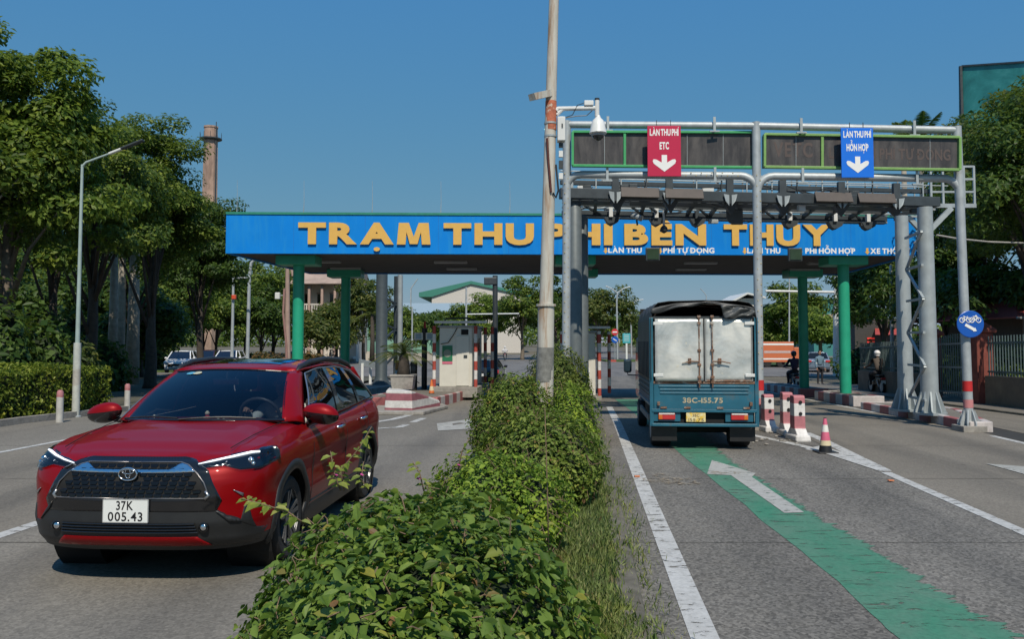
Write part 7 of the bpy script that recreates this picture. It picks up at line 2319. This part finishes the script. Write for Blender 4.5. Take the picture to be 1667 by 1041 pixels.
# sheds
YS = 128
sd_ = thing('green_shed', 'long pale green shed with a bluish roof behind the plaza', 'shed', (X2(640, YS), YS, -0.54), world=True)
MB().box(X2(575, YS), X2(760, YS), YS, YS + 10, -0.54, ZY(520, YS)).build('wall', pm('shed_green', (0.2, 0.38, 0.3), 0.7), sd_)
MB().add([(X2(570, YS), YS - 0.6, ZY(521, YS)), (X2(768, YS), YS - 0.6, ZY(521, YS)), (X2(768, YS), YS + 10, ZY(489, YS)), (X2(570, YS), YS + 10, ZY(489, YS))], [(0, 1, 2, 3)]).build('roof', pm('shed_roof_blue', (0.30, 0.38, 0.42), 0.5), sd_, thick=0.15)
YW = 165
wh = thing('warehouse', 'large white gabled warehouse with green roof edges beyond the trees', 'warehouse', (X2(780, YW), YW, -0.54), world=True)
gw_ = [P(703, 478, YW), P(767, 462, YW), P(835, 474, YW)]
MB().prism([(gw_[0].x, YW, -0.54), (P(850, 0, YW).x, YW, -0.54), (P(850, 0, YW).x, YW, ZY(478, YW)), gw_[1], (gw_[0].x, YW, gw_[0].z)], (0, 30, 0)).build('wall', pm('warehouse_white', (0.55, 0.52, 0.48), 0.8), wh)
MB().prism([(gw_[0].x - 2.5, YW - 0.4, gw_[0].z - 0.7), (gw_[0].x - 2.5, YW - 0.4, gw_[0].z + 0.15), (gw_[1].x, YW - 0.4, gw_[1].z + 0.5), (P(875, 0, YW).x, YW - 0.4, ZY(482, YW)), (P(875, 0, YW).x, YW - 0.4, ZY(486, YW)), (gw_[1].x, YW - 0.4, gw_[1].z - 0.1), (gw_[0].x, YW - 0.4, gw_[0].z - 0.7)], (0, 30.5, 0)).build('roof', pm('warehouse_green', (0.04, 0.2, 0.15), 0.6), wh)
YR = 120
wr = thing('far_white_house', 'white house with a sloping white roof just right of the truck tarpaulin', 'house', (X2(1215, YR), YR, -0.54), world=True)
MB().box(X2(1198, YR), X2(1240, YR), YR, YR + 8, -0.54, ZY(486, YR)).build('wall', wh_wall, wr)
MB().add([(X2(1186, YR), YR - 1, ZY(492, YR)), (X2(1215, YR), YR - 1, ZY(477, YR)), (X2(1245, YR), YR - 1, ZY(484, YR)), (X2(1245, YR), YR + 9, ZY(484, YR)), (X2(1215, YR), YR + 9, ZY(477, YR)), (X2(1186, YR), YR + 9, ZY(492, YR))], [(0, 1, 4, 5), (1, 2, 3, 4)]).build('roof', whitepaint, wr, thick=0.25)
MB().box(X2(1203, YR), X2(1210, YR), YR - 0.05, YR, ZY(500, YR), ZY(492, YR)).build('window', gloss_b, wr)
tg_ = thing('teal_hall', 'long teal sheet-metal hall behind the right canopy columns', 'hall', (X2(1350, 130), 130, -0.54), world=True)
MB().box(X2(1325, 130), X2(1420, 130), 130, 145, -0.54, ZY(488, 130)).build('wall', pm('hall_teal', (0.04, 0.20, 0.19), 0.7), tg_)
MB().box(X2(1322, 130), X2(1424, 130), 129.5, 145, ZY(488, 130), ZY(486, 130)).build('roof', pm('hall_roof', (0.08, 0.24, 0.23), 0.6), tg_)
MB().box(X2(1325, 130), X2(1420, 130), 129.6, 129.95, ZY(520, 130), ZY(512, 130)).build('fascia_strip', pm('hall_tan', (0.4, 0.33, 0.24), 0.8), tg_)
YL = 100
lw = thing('low_wall', 'long low pale wall along the crossing behind the left booths', 'wall', (X2(560, YL), YL, -0.54), world=True)
MB().box(X2(440, YL), X2(705, YL), YL, YL + 0.3, -0.54, 0.35).build('wall_body', pm('low_wall_pale', (0.4, 0.37, 0.32), 0.9, 0, 0.2, 0.6), lw)
for k in range(9):
    x = X2(440 + 32 * k, YL)
    MB().box(x - 0.2, x + 0.2, YL - 0.1, YL + 0.4, -0.54, 0.55).build('pier', pm('low_wall_pale', (0.4, 0.37, 0.32)), lw)
MB().box(X2(480, YL), X2(700, YL), YL + 0.1, YL + 0.16, 1.9, 2.0).build('fence_rail', railm, lw)
for k in range(14):
    x = X2(485 + 16 * k, YL)
    MB().bar((x, YL + 0.13, 0.35), (x, YL + 0.13, 2.0), 0.07).build('fence_post', railm, lw)
# red flowered bush line on the left verge
for i, (px, w) in enumerate(((395, 'left'), (430, 'middle'), (500, 'right'))):
    shrub('bush', f'reddish brown bush on the far verge, {w} of the three behind the red car', (X2(px, 64), 64, -0.42), 1.9, 1.0, 1.25, 2500, 0.22, leafmat('leaf_reddish', (0.05, 0.045, 0.015), (0.11, 0.07, 0.025), (0.2, 0.11, 0.04), 0.25), 300 + i, 2.2, 0.15, QUAD, 0, group='reddish bushes on the far verge')

# ------------------------------------------------------------------ poles far off
def fpole(lab, pts, Y, r, arms=(), name='utility_pole', cat='pole', m=None):
    b = Vector((X2(pts[0][0], Y), Y, gz(Y)))
    t = thing(name, lab, cat, b, world=True)
    pp = [b] + [P(a, c, Y) for a, c in pts[1:]]
    MB().path(pp, [r * (1 - 0.35 * i / max(1, len(pp) - 1)) for i in range(len(pp))], 10).build('shaft', m or galv, t, smooth=40)
    for a in arms: MB().path([P(x, y, Y) for x, y in a], min(0.08, r * 0.55), 8).build('arm', m or galv, t, smooth=40)
    return t
t = fpole('grey square-armed traffic pole left of the blue canopy', [(378, 560), (380, 451)], 60, 0.13, [[(380, 453), (406, 453)]], 'traffic_pole')
fpole('curved grey lamp pole beside the square-armed traffic pole', [(403, 560), (406, 450), (409, 428), (416, 421)], 62, 0.14, (), 'traffic_pole')
MB().cbox(P(381, 484, 59.8), 0.3, 0.25, 0.3).build('red_signal', pm('signal_red', (0.6, 0.08, 0.03), 0.4), t, bev=0.03)
pu = fpole('leaning pinkish concrete utility pole left of the front green column', [(470, 590), (468, 520), (468, 430)], 44, 0.16, [[(466, 440), (474, 436), (477, 450)]], m=pm('pole_pinkish', (0.36, 0.26, 0.22), 0.9, 0, 0.2, 2))
MB().path([P(463, 470, 43.8), P(461, 510, 43.8), P(466, 560, 43.8), P(467, 590, 43.8)], 0.06, 6).build('cable', pm('cable_pinkish', (0.3, 0.17, 0.15), 0.8), pu)
MB().cbox(P(452, 482, 43.9), 0.25, 0.2, 0.35).build('loudspeaker', whitepaint, pu, bev=0.03)
MB().bar(P(452, 482, 44), P(467, 480, 44), 0.05).build('bracket', galv2, pu)
fpole('thin pole carrying the long signal arm behind the booth', [(759, 575), (759, 468)], 85, 0.13, [[(760, 512), (845, 511)]], 'traffic_pole')
fpole('slim pole in front of the green shed', [(671, 570), (671, 500)], 82, 0.1, ())
fpole('white tapered mast with a long signal arm between the right columns', [(1362, 600), (1362, 440)], 56, 0.3, [[(1362, 476), (1246, 474)]], 'traffic_pole', m=whitepaint)
fpole('slim grey lamp pole behind the orange truck', [(1284, 562), (1285, 450)], 78, 0.09)
fpole('slim grey pole just right of the striped green column', [(1382, 610), (1382, 470)], 52, 0.12)
fpole('dark slim pole before the shaded trees on the right', [(1452, 620), (1450, 432)], 40, 0.1)
for i, (px, Y, yt, arm) in enumerate(((1005, 100, 477, ((986, 466), (1026, 467))), (1028, 122, 496, ((1013, 488), (1047, 488))), (1150, 150, 482, ((1140, 470),)))):
    fpole(('double-armed street lamp behind the no entry sign', 'double-armed street lamp near the teal notice', 'single-armed lamp seen above the truck tarpaulin')[i], [(px, 560), (px - 1, yt + 14), (px, yt)], Y, 0.12, [[(px, yt), ((px + a[0]) / 2, yt - 7), a] for a in arm], 'street_lamp', 'street lamp')
fpole('far lamp pole above the green shed', [(668, 520), (669, 470), (680, 454)], 130, 0.13, (), 'street_lamp', 'street lamp')
# far traffic signs
YF = 96
def discsign(lab, px, py, r, m, sym):
    c = P(px, py, YF)
    t = thing('traffic_sign', lab, 'sign', (c.x, YF, -0.54), world=True)
    MB().lathe([(r, 0), (r, 0.05)], c, 24, 'y').build('disc', m, t)
    sym(t, c)
    MB().tube((c.x, YF + 0.08, -0.54), (c.x, YF + 0.08, c.z), 0.05, 0.05, 8).build('post', galv2, t)
discsign('red no entry sign on the far traffic island', 1001, 541, 0.38, pm('sign_noentry', (0.55, 0.03, 0.04), 0.45), lambda t, c: MB().box(c.x - 0.26, c.x + 0.26, YF - 0.03, YF - 0.01, c.z - 0.07, c.z + 0.07).build('bar', white_l, t))
YF = 95.5
discsign('round blue keep right sign below the no entry sign', 1001, 553.5, 0.38, pm('sign_round_blue', (0, 0, 0)), lambda t, c: MB().bar(c + Vector((-0.2, -0.02, 0.12)), c + Vector((0.2, -0.02, -0.14)), 0.09, 0.02, up=(0, 1, 0)).build('arrow', white_l, t))
tn = thing('notice_board', 'small teal notice board with pale lines on the far island', 'sign', (X2(1020, 96), 96, -0.54), world=True)
c = P(1020, 551, 96)
MB().box(c.x - 0.45, c.x + 0.45, 96, 96.06, c.z - 0.58, c.z + 0.55).build('board', pm('notice_teal', (0.05, 0.36, 0.40), 0.5), tn, bev=0.02)
for k in range(4): MB().box(c.x - 0.3, c.x + 0.3, 95.98, 95.995, c.z + 0.28 - 0.2 * k, c.z + 0.36 - 0.2 * k).build('text_line', pm('notice_pale', (0.45, 0.62, 0.62), 0.5), tn)
MB().box(c.x - 0.1, c.x + 0.1, 96.0, 96.05, -0.54, c.z - 0.58).build('post', whitepaint, tn)
isl = MB().box(X2(985, 94), X2(1045, 94), 93.5, 99, -0.54, -0.38)
setp(isl.build('far_island', grassm, bev=0.03), kind='structure')
kz = MB().box(X2(990, 93.3), X2(1003, 93.3), 93.3, 93.6, -0.54, -0.3)
solo('kerb_block', kz, redwhite_post, 'red end block of the far planted island', 'kerb')
# wires
def wire(lab, pts, r, m=None):
    o = MB().path(pts, r, 5)
    return solo('cable', o, m or black_pl, lab, 'cable')
wire('pale bundled cable slung from the gantry to the right picture edge', [P(1525, 383, 21), P(1560, 389, 21.5), P(1610, 394, 22.5), P(1670, 396, 23), P(1720, 392, 23.5)], 0.022, pm('cable_pale', (0.4, 0.38, 0.35), 0.6))
wire('thin wire crossing the sky right of the white mast', [P(1362, 446, 56), P(1400, 452, 58), P(1450, 450, 60)], 0.02)

# ------------------------------------------------------------------ parked and passing cars
def simple_car(lab, c, rz, paint, L_=4.3, W=1.75, Hh=1.5, group=None, suv=True):
    """small background car: lofted body, glazed cabin, wheels, lamps; nose towards local -y"""
    t = thing('parked_car', lab, 'car', c, rz, group=group)
    b = MB()
    prof = [(0, 0.35), (0.02, 0.62), (0.12, 0.78), (1.0, 0.95), (L_ - 0.15, 1.0), (L_, 0.85), (L_ + 0.0, 0.4), (L_ - 0.1, 0.22), (0.1, 0.2)]
    ws_ = [0.80, 0.9, 0.93, 0.96, 0.95, 0.92, 0.92, 0.9, 0.85]
    n = len(prof)
    b.v = [(s_ * W / 2 * k, y, z) for s_ in (-1, 1) for (y, z), k in zip(prof, ws_)]
    b.f = [tuple(range(n - 1, -1, -1)), tuple(range(n, 2 * n))] + [(i, (i + 1) % n, n + (i + 1) % n, n + i) for i in range(n)]
    b.build('body', paint, t, bev=0.06, seg=3)
    ca = MB()
    bt = [(-W * 0.43, 0.95), (W * 0.43, 0.95), (W * 0.43, L_ - 0.25), (-W * 0.43, L_ - 0.25)]
    tpp = [(-W * 0.33, 1.75), (W * 0.33, 1.75), (W * 0.33, L_ - 0.6), (-W * 0.33, L_ - 0.6)]
    ca.v = [(x, y, 0.95) for x, y in bt] + [(x, y, Hh - 0.05) for x, y in tpp]
    ca.f = [(0, 1, 5, 4), (1, 2, 6, 5), (2, 3, 7, 6), (3, 0, 4, 7), (4, 5, 6, 7)]
    cab_ = ca.build('cabin_glass', gloss_b, t)
    MB().grid(lambda i, j: ((i * 2 - 1) * W * 0.34, 1.72 + (L_ - 2.3) * j, Hh - 0.03 - 0.05 * abs(i * 2 - 1) ** 3 + 0.03 * math.sin(math.pi * j)), 8, 6).build('roof', paint, t, smooth=True, thick=0.05)
    for s_ in (-1, 1):
        for y0, y1 in (((0.95, 0.93), (1.75, Hh - 0.04)), ((2.4, 0.95), (2.45, Hh - 0.04)), ((L_ - 0.28, 0.95), (L_ - 0.62, Hh - 0.04))):
            MB().bar((s_ * W * 0.43, y0[0], y0[1]), (s_ * W * 0.335, y1[0], y1[1]), 0.07, 0.05).build('pillar', paint, cab_)
        MB().cbox((s_ * W * 0.36, 0.06, 0.68), 0.36, 0.12, 0.14).build('headlight', pm('lamp_clear_far', (0.55, 0.57, 0.6), 0.2), t, bev=0.03)
        MB().cbox((s_ * W * 0.37, L_ - 0.02, 0.82), 0.34, 0.1, 0.16).build('tail_light', pm('tail_red', (0.5, 0.03, 0.03)), t, bev=0.03)
        MB().cbox((s_ * W * 0.53, 1.35, 1.0), 0.16, 0.12, 0.12).build('mirror', paint, t, bev=0.03)
        for wy in (0.8, L_ - 0.85):
            w_ = MB().lathe([(0.18, s_ * W * 0.475), (0.3, s_ * W * 0.48), (0.32, s_ * W * 0.46), (0.32, s_ * W * 0.36)], (0, wy, 0.32), 20, 'x').build('wheel', rubber, t, smooth=40)
            MB().lathe([(0.02, s_ * (W * 0.48 + 0.01)), (0.19, s_ * W * 0.48)], (0, wy, 0.32), 14, 'x').build('rim', galv2, w_)
    MB().box(-W * 0.3, W * 0.3, -0.01, 0.05, 0.42, 0.62).build('grille', inner_b, t)
    MB().box(-0.24, 0.24, -0.025, -0.012, 0.36, 0.47).build('number_plate', whitepaint, t)
    MB().box(-0.24, 0.24, L_ + 0.0, L_ + 0.015, 0.62, 0.74).build('number_plate', whitepaint, t)
    return t
cw = pm('car_white', (0.72, 0.73, 0.74), 0.25, 0, 0.03, coat=0.6)
cd_ = pm('car_maroon', (0.04, 0.012, 0.016), 0.25, 0, 0.05, coat=0.6)
cg = pm('car_blue_grey', (0.2, 0.26, 0.33), 0.25, 0.3, 0.05, coat=0.6)
ck = pm('car_black', (0.012, 0.012, 0.014), 0.2, 0, 0.05, coat=0.6)
gp = 'cars waiting on the left'
simple_car('white hatchback facing the camera nearest the pale palm trunks', Vector((X2(287, 57), 57, -0.4)), 0.18, cw, group=gp)
simple_car('dark maroon car between the two white cars', Vector((X2(326, 62), 62, -0.4)), 0.1, cd_, group=gp)
simple_car('white car rightmost in the line left of the traffic poles', Vector((X2(362, 59), 59, -0.4)), 0.1, cw, group=gp)
simple_car('blue-grey car seen from behind beyond the right columns', Vector((X2(1340, 62) + 0.6, 66, -0.536)), 2.9, cg)
simple_car('black car half hidden by the toll booth with a red tail light', Vector((X2(797, 40), 42, gz(41) + 0.01)), math.pi - 0.08, ck, 3.9, 1.65, 1.35)
# orange lorry beyond
ol = thing('orange_lorry', 'orange box lorry with white bands beyond the crossing', 'lorry', (X2(1268, 74), 74, -0.54), 0)
x0, x1 = X2(1240, 74) - ol.location.x, X2(1292, 74) - ol.location.x
orm = pm('lorry_orange', (0.55, 0.15, 0.06), 0.5, 0, 0.06, 1)
MB().box(x0, x1, 0, 2.0, 0.45, 2.25).build('cargo_box', orm, ol, bev=0.03)
for z0, z1 in ((1.95, 2.1), (0.68, 0.8)): MB().box(x0, x1, -0.012, -0.002, z0, z1).build('white_band', white_l, ol)
MB().box(x0 + 0.2, x1 - 0.3, -0.012, -0.002, 1.25, 1.45).build('lettering_strip', pm('lorry_lettering', (0.52, 0.4, 0.38), 0.6), ol)
MB().prism([(x1 + 0.05, 0.1, 0.4), (x1 + 1.2, 0.1, 0.4), (x1 + 1.2, 0.1, 1.1), (x1 + 0.9, 0.1, 1.75), (x1 + 0.05, 0.1, 1.75)], (0, 1.7, 0)).build('cab', orm, ol, bev=0.05)
for x in (x0 + 0.5, x0 + 1.7, x1 + 0.6): MB().lathe([(0.2, 0), (0.36, 0.02), (0.38, 0.1), (0.38, 0.25)], (x, 0.05, 0.38), 16, 'y').build('wheel', rubber, ol)

# ------------------------------------------------------------------ people and motorbikes
def skin(name, joints, edges, m, parent, sub=2):
    """one continuous body grown round a posed skeleton: joints = [(x, y, z, radius)]"""
    me = bpy.data.meshes.new(name)
    me.from_pydata([j[:3] for j in joints], edges, [])
    o = bpy.data.objects.new(name, me)
    COL.objects.link(o)
    o.modifiers.new('skin', 'SKIN')
    for v, j in zip(me.skin_vertices[0].data, joints):
        rr = j[3] if isinstance(j[3], tuple) else (j[3], j[3])
        v.radius = rr
        v.use_root = False
    me.skin_vertices[0].data[0].use_root = True
    sb = o.modifiers.new('sub', 'SUBSURF')
    sb.levels = sb.render_levels = sub
    dg = bpy.context.evaluated_depsgraph_get()
    m2 = bpy.data.meshes.new_from_object(o.evaluated_get(dg))
    bpy.data.objects.remove(o)
    m2.name = name
    m2.materials.clear()
    m2.materials.append(m)
    r = link(name, m2, m, parent)
    m2.shade_smooth()
    return r
skinm = pm('skin_tone', (0.32, 0.18, 0.12), 0.6)
hairm = pm('hair_black', (0.01, 0.009, 0.008), 0.5)
def head(parent, c, helmet=None, hair=True, face=-1):
    """head with face: brow, nose, ears; faces local y * face"""
    h = MB().lathe([(0.045, -0.12), (0.055, -0.1), (0.072, -0.06), (0.078, 0.0), (0.075, 0.06), (0.05, 0.1), (0.01, 0.118)], c, 16)
    h.path([(c[0], c[1] + face * 0.07, c[2] + 0.015), (c[0], c[1] + face * 0.098, c[2] - 0.02), (c[0], c[1] + face * 0.07, c[2] - 0.03)], 0.012, 6)
    for s_ in (-1, 1): h.path([(c[0] + s_ * 0.078, c[1], c[2] + 0.02), (c[0] + s_ * 0.09, c[1], c[2]), (c[0] + s_ * 0.077, c[1], c[2] - 0.03)], 0.012, 6)
    ho = h.build('head', skinm, parent, smooth=True)
    for s_ in (-1, 1): MB().lathe([(0.009, 0), (0.009, face * 0.004)], (c[0] + s_ * 0.03, c[1] + face * 0.07, c[2] + 0.01), 8, 'y').build('eye', inner_b, ho)
    MB().box(c[0] - 0.022, c[0] + 0.022, c[1] + face * 0.074 - 0.004, c[1] + face * 0.074 + 0.004, c[2] - 0.058, c[2] - 0.05).build('mouth', pm('lips', (0.2, 0.06, 0.05), 0.6), ho)
    if helmet:
        MB().lathe([(0.105, -0.02), (0.118, 0.02), (0.112, 0.08), (0.07, 0.13), (0.01, 0.145)], (c[0], c[1] - face * 0.012, c[2]), 18).build('helmet', helmet, parent, smooth=True)
        MB().lathe([(0.09, -0.09), (0.108, -0.02)], (c[0], c[1] - face * 0.02, c[2]), 16, cap=False).build('helmet_collar', helmet, parent, smooth=True)
    elif hair:
        MB().lathe([(0.082, 0.0), (0.085, 0.05), (0.06, 0.105), (0.01, 0.125)], (c[0], c[1] - face * 0.012, c[2]), 16).build('hair', hairm, parent, smooth=True)
    return ho
def hand(parent, c, d, s_):
    """small closed hand: palm and five curled fingers"""
    c, d = Vector(c), Vector(d).normalized()
    sd = d.cross(Vector((0, 0, 1))).normalized() if abs(d.z) < 0.9 else Vector((1, 0, 0))
    up = sd.cross(d)
    b = MB()
    b.path([c, c + d * 0.05, c + d * 0.085], [0.024, 0.034, 0.03], 8)
    for k, l in enumerate((0.06, 0.072, 0.068, 0.052)):
        o = c + d * 0.08 + sd * (0.024 - 0.016 * k)
        b.path([o, o + d * l * 0.5, o + d * l * 0.75 - up * l * 0.35, o + d * l * 0.6 - up * l * 0.6], [0.0095, 0.009, 0.008, 0.007], 6)
    o = c + d * 0.03 + sd * 0.03 * s_
    b.path([o, o + sd * 0.025 * s_ + d * 0.03, o + sd * 0.02 * s_ + d * 0.055 - up * 0.015], [0.011, 0.01, 0.008], 6)
    b.build('hand', skinm, parent, smooth=True)
def motorbike(lab, c, rz, col, group='motorbikes'):
    """step-through scooter, nose towards local +y"""
    t = thing('motorbike', lab, 'motorbike', c, rz, group=group)
    for y in (-0.6, 0.62):
        w = MB().lathe([(0.2, -0.02), (0.26, -0.045), (0.285, -0.02), (0.285, 0.02), (0.26, 0.045), (0.2, 0.02)], (0, y, 0.285), 22, 'x', False).build('wheel', rubber, t, smooth=True)
        MB().lathe([(0.03, -0.04), (0.2, -0.015), (0.2, 0.015), (0.03, 0.04)], (0, y, 0.285), 16, 'x').build('rim', galv2, w)
    b = MB()
    b.prism([(-0.1, y, z) for y, z in ((-0.75, 0.62), (-0.7, 0.48), (-0.3, 0.36), (0.25, 0.30), (0.38, 0.42), (0.5, 0.82), (0.42, 0.86), (0.2, 0.48), (-0.1, 0.56), (-0.2, 0.66))], (0.2, 0, 0))
    b.build('body', col, t, bev=0.03)
    MB().box(-0.13, 0.13, -0.72, 0.02, 0.66, 0.76).build('seat', black_pl, t, bev=0.04)
    MB().path([(-0.34, 0.33, 1.0), (-0.2, 0.42, 0.96), (0, 0.46, 0.92), (0.2, 0.42, 0.96), (0.34, 0.33, 1.0)], 0.016, 6).build('handlebar', darksteel, t)
    for s_ in (-1, 1):
        MB().path([(s_ * 0.22, 0.42, 0.96), (s_ * 0.3, 0.42, 1.12)], 0.007, 5).build('mirror_stem', darksteel, t)
        MB().cbox((s_ * 0.31, 0.41, 1.15), 0.11, 0.03, 0.07).build('mirror', black_pl, t, bev=0.01)
        MB().tube((s_ * 0.07, 0.46, 0.8), (s_ * 0.07, 0.62, 0.285), 0.022, 0.022, 8).build('fork', galv2, t)
        MB().tube((s_ * 0.13, -0.45, 0.55), (s_ * 0.12, -0.62, 0.29), 0.022, 0.022, 8).build('shock', galv2, t)
    MB().path([(0.14, -0.2, 0.3), (0.16, -0.5, 0.3), (0.17, -0.85, 0.38)], [0.03, 0.045, 0.04], 8).build('exhaust', galv2, t)
    MB().cbox((0, -0.79, 0.6), 0.17, 0.05, 0.08).build('tail_light', pm('tail_red', (0.5, 0.03, 0.03)), t, bev=0.015)
    MB().box(-0.1, 0.1, -0.84, -0.83, 0.4, 0.54).build('number_plate', whitepaint, t)
    return t
def rider(lab, c, rz, jm, pmx, helm, group='riders'):
    """seated on a scooter, arms forward, feet on the board; faces local +y"""
    t = thing('person', lab, 'person', c, rz, group=group)
    J = [(0, -0.32, 0.86, (0.15, 0.12)), (0, -0.28, 1.08, (0.15, 0.11)), (0, -0.24, 1.27, (0.17, 0.11)), (0, -0.21, 1.37, 0.06), (0, -0.19, 1.46, 0.05)]
    E_ = [(0, 1), (1, 2), (2, 3), (3, 4)]
    for s_ in (-1, 1):
        k = len(J)
        J += [(s_ * 0.19, -0.23, 1.31, 0.062), (s_ * 0.28, -0.08, 1.10, 0.05), (s_ * 0.32, 0.22, 1.02, 0.036), (s_ * 0.31, 0.28, 1.01, 0.03)]
        E_ += [(2, k), (k, k + 1), (k + 1, k + 2), (k + 2, k + 3)]
    skin('torso', J, E_, jm, t)
    L_ = [(0, -0.32, 0.84, (0.15, 0.11))]
    E2 = []
    for s_ in (-1, 1):
        k = len(L_)
        L_ += [(s_ * 0.12, -0.2, 0.82, 0.09), (s_ * 0.19, 0.16, 0.76, 0.068), (s_ * 0.17, 0.12, 0.42, 0.05), (s_ * 0.17, 0.1, 0.36, 0.042), (s_ * 0.17, 0.22, 0.33, 0.04)]
        E2 += [(0, k), (k, k + 1), (k + 1, k + 2), (k + 2, k + 3), (k + 3, k + 4)]
    skin('legs', L_, E2, pmx, t)
    head(t, (0, -0.17, 1.56), helm, True, 1)
    for s_ in (-1, 1): hand(t, (s_ * 0.31, 0.28, 1.01), (0, 1, -0.05), s_)
    return t
def on_road(px, Y, lift=0.006): return Vector((X2(px, Y), Y, gz(Y) + lift))
p1 = on_road(1290, 36)
motorbike('motorbike ridden away by the person in a purple jacket', p1, -TA, pm('bike_dark', (0.03, 0.03, 0.035), 0.3))
rider('rider in a purple jacket and dark helmet beside the rear right column', p1, -TA, pm('jacket_purple', (0.05, 0.025, 0.05), 0.8), pm('trousers_dark', (0.02, 0.02, 0.025), 0.8), pm('helmet_dark', (0.01, 0.02, 0.025), 0.25, coat=0.5))
p2 = on_road(1425, 33.5)
motorbike('motorbike half hidden behind the front right green column', p2, -TA, pm('bike_black', (0.012, 0.012, 0.012), 0.3))
rider('rider in a brown jacket and white helmet behind the front right green column', p2, -TA, pm('jacket_brown', (0.09, 0.07, 0.055), 0.8), pm('trousers_dark', (0.02, 0.02, 0.025)), pm('helmet_white', (0.75, 0.75, 0.75), 0.3))
p3 = on_road(822, 100)
motorbike('far motorbike approaching across the junction right of the booth', p3, math.pi, pm('bike_red', (0.2, 0.02, 0.03), 0.3))
rider('far rider in a white shirt right of the toll booth', p3, math.pi, pm('shirt_white', (0.6, 0.6, 0.62), 0.8), pm('trousers_dark', (0.02, 0.02, 0.025)), pm('helmet_white', (0.75, 0.75, 0.75)))
# standing man
pmn = on_road(1334, 44)
mn = thing('person', 'person in a light blue jacket standing between the right columns', 'person', pmn, 0.3)
J = [(0, 0, 0.98, (0.16, 0.11)), (0, 0, 1.18, (0.15, 0.1)), (0, 0.01, 1.38, (0.18, 0.11)), (0, 0.02, 1.48, 0.06), (0, 0.02, 1.56, 0.05)]
E_ = [(0, 1), (1, 2), (2, 3), (3, 4)]
for s_ in (-1, 1):
    k = len(J)
    J += [(s_ * 0.2, 0.01, 1.41, 0.065), (s_ * 0.26, 0.03, 1.14, 0.05), (s_ * 0.25, -0.06, 0.92, 0.038), (s_ * 0.24, -0.08, 0.87, 0.03)]
    E_ += [(2, k), (k, k + 1), (k + 1, k + 2), (k + 2, k + 3)]
skin('jacket', J, E_, pm('jacket_blue', (0.12, 0.2, 0.26), 0.8), mn)
L_ = [(0, 0, 0.95, (0.16, 0.11))]
E2 = []
for s_ in (-1, 1):
    k = len(L_)
    L_ += [(s_ * 0.1, 0, 0.86, 0.095), (s_ * 0.12, -0.01, 0.5, 0.066), (s_ * 0.13, 0.02, 0.12, 0.045), (s_ * 0.13, 0.01, 0.05, 0.045), (s_ * 0.14, -0.14, 0.035, 0.04)]
    E2 += [(0, k), (k, k + 1), (k + 1, k + 2), (k + 2, k + 3), (k + 3, k + 4)]
skin('trousers', L_, E2, pm('trousers_dark', (0.02, 0.02, 0.025)), mn)
head(mn, (0, 0.0, 1.66), None, True, -1)
for s_ in (-1, 1): hand(mn, (s_ * 0.24, -0.08, 0.87), (0, -0.2, -1), s_)
# driver of the red car
def carw(x, y, z): return Vector(C0) + Matrix.Rotation(-TH, 3, 'Z') @ Vector((x, y, z))
dv = thing('person', 'driver in a pale shirt behind the wheel of the red car', 'person', carw(0.36, 2.28, 0.98), -TH)
J = [(0, 0, 0.0, (0.15, 0.11)), (0, -0.02, 0.10, (0.17, 0.11)), (0, -0.03, 0.2, 0.06), (0, -0.03, 0.26, 0.05)]
E_ = [(0, 1), (1, 2), (2, 3)]
for s_ in (-1, 1):
    k = len(J)
    J += [(s_ * 0.19, -0.04, 0.12, 0.06), (s_ * 0.26, -0.25, -0.02, 0.048), (s_ * 0.17, -0.5, 0.12, 0.036)]
    E_ += [(1, k), (k, k + 1), (k + 1, k + 2)]
skin('shirt', J, E_, pm('shirt_pale', (0.55, 0.55, 0.52), 0.8), dv)
head(dv, (0, -0.05, 0.36), None, True, -1)
for s_ in (-1, 1): hand(dv, (s_ * 0.17, -0.5, 0.12), (0, -1, 0.3), s_)
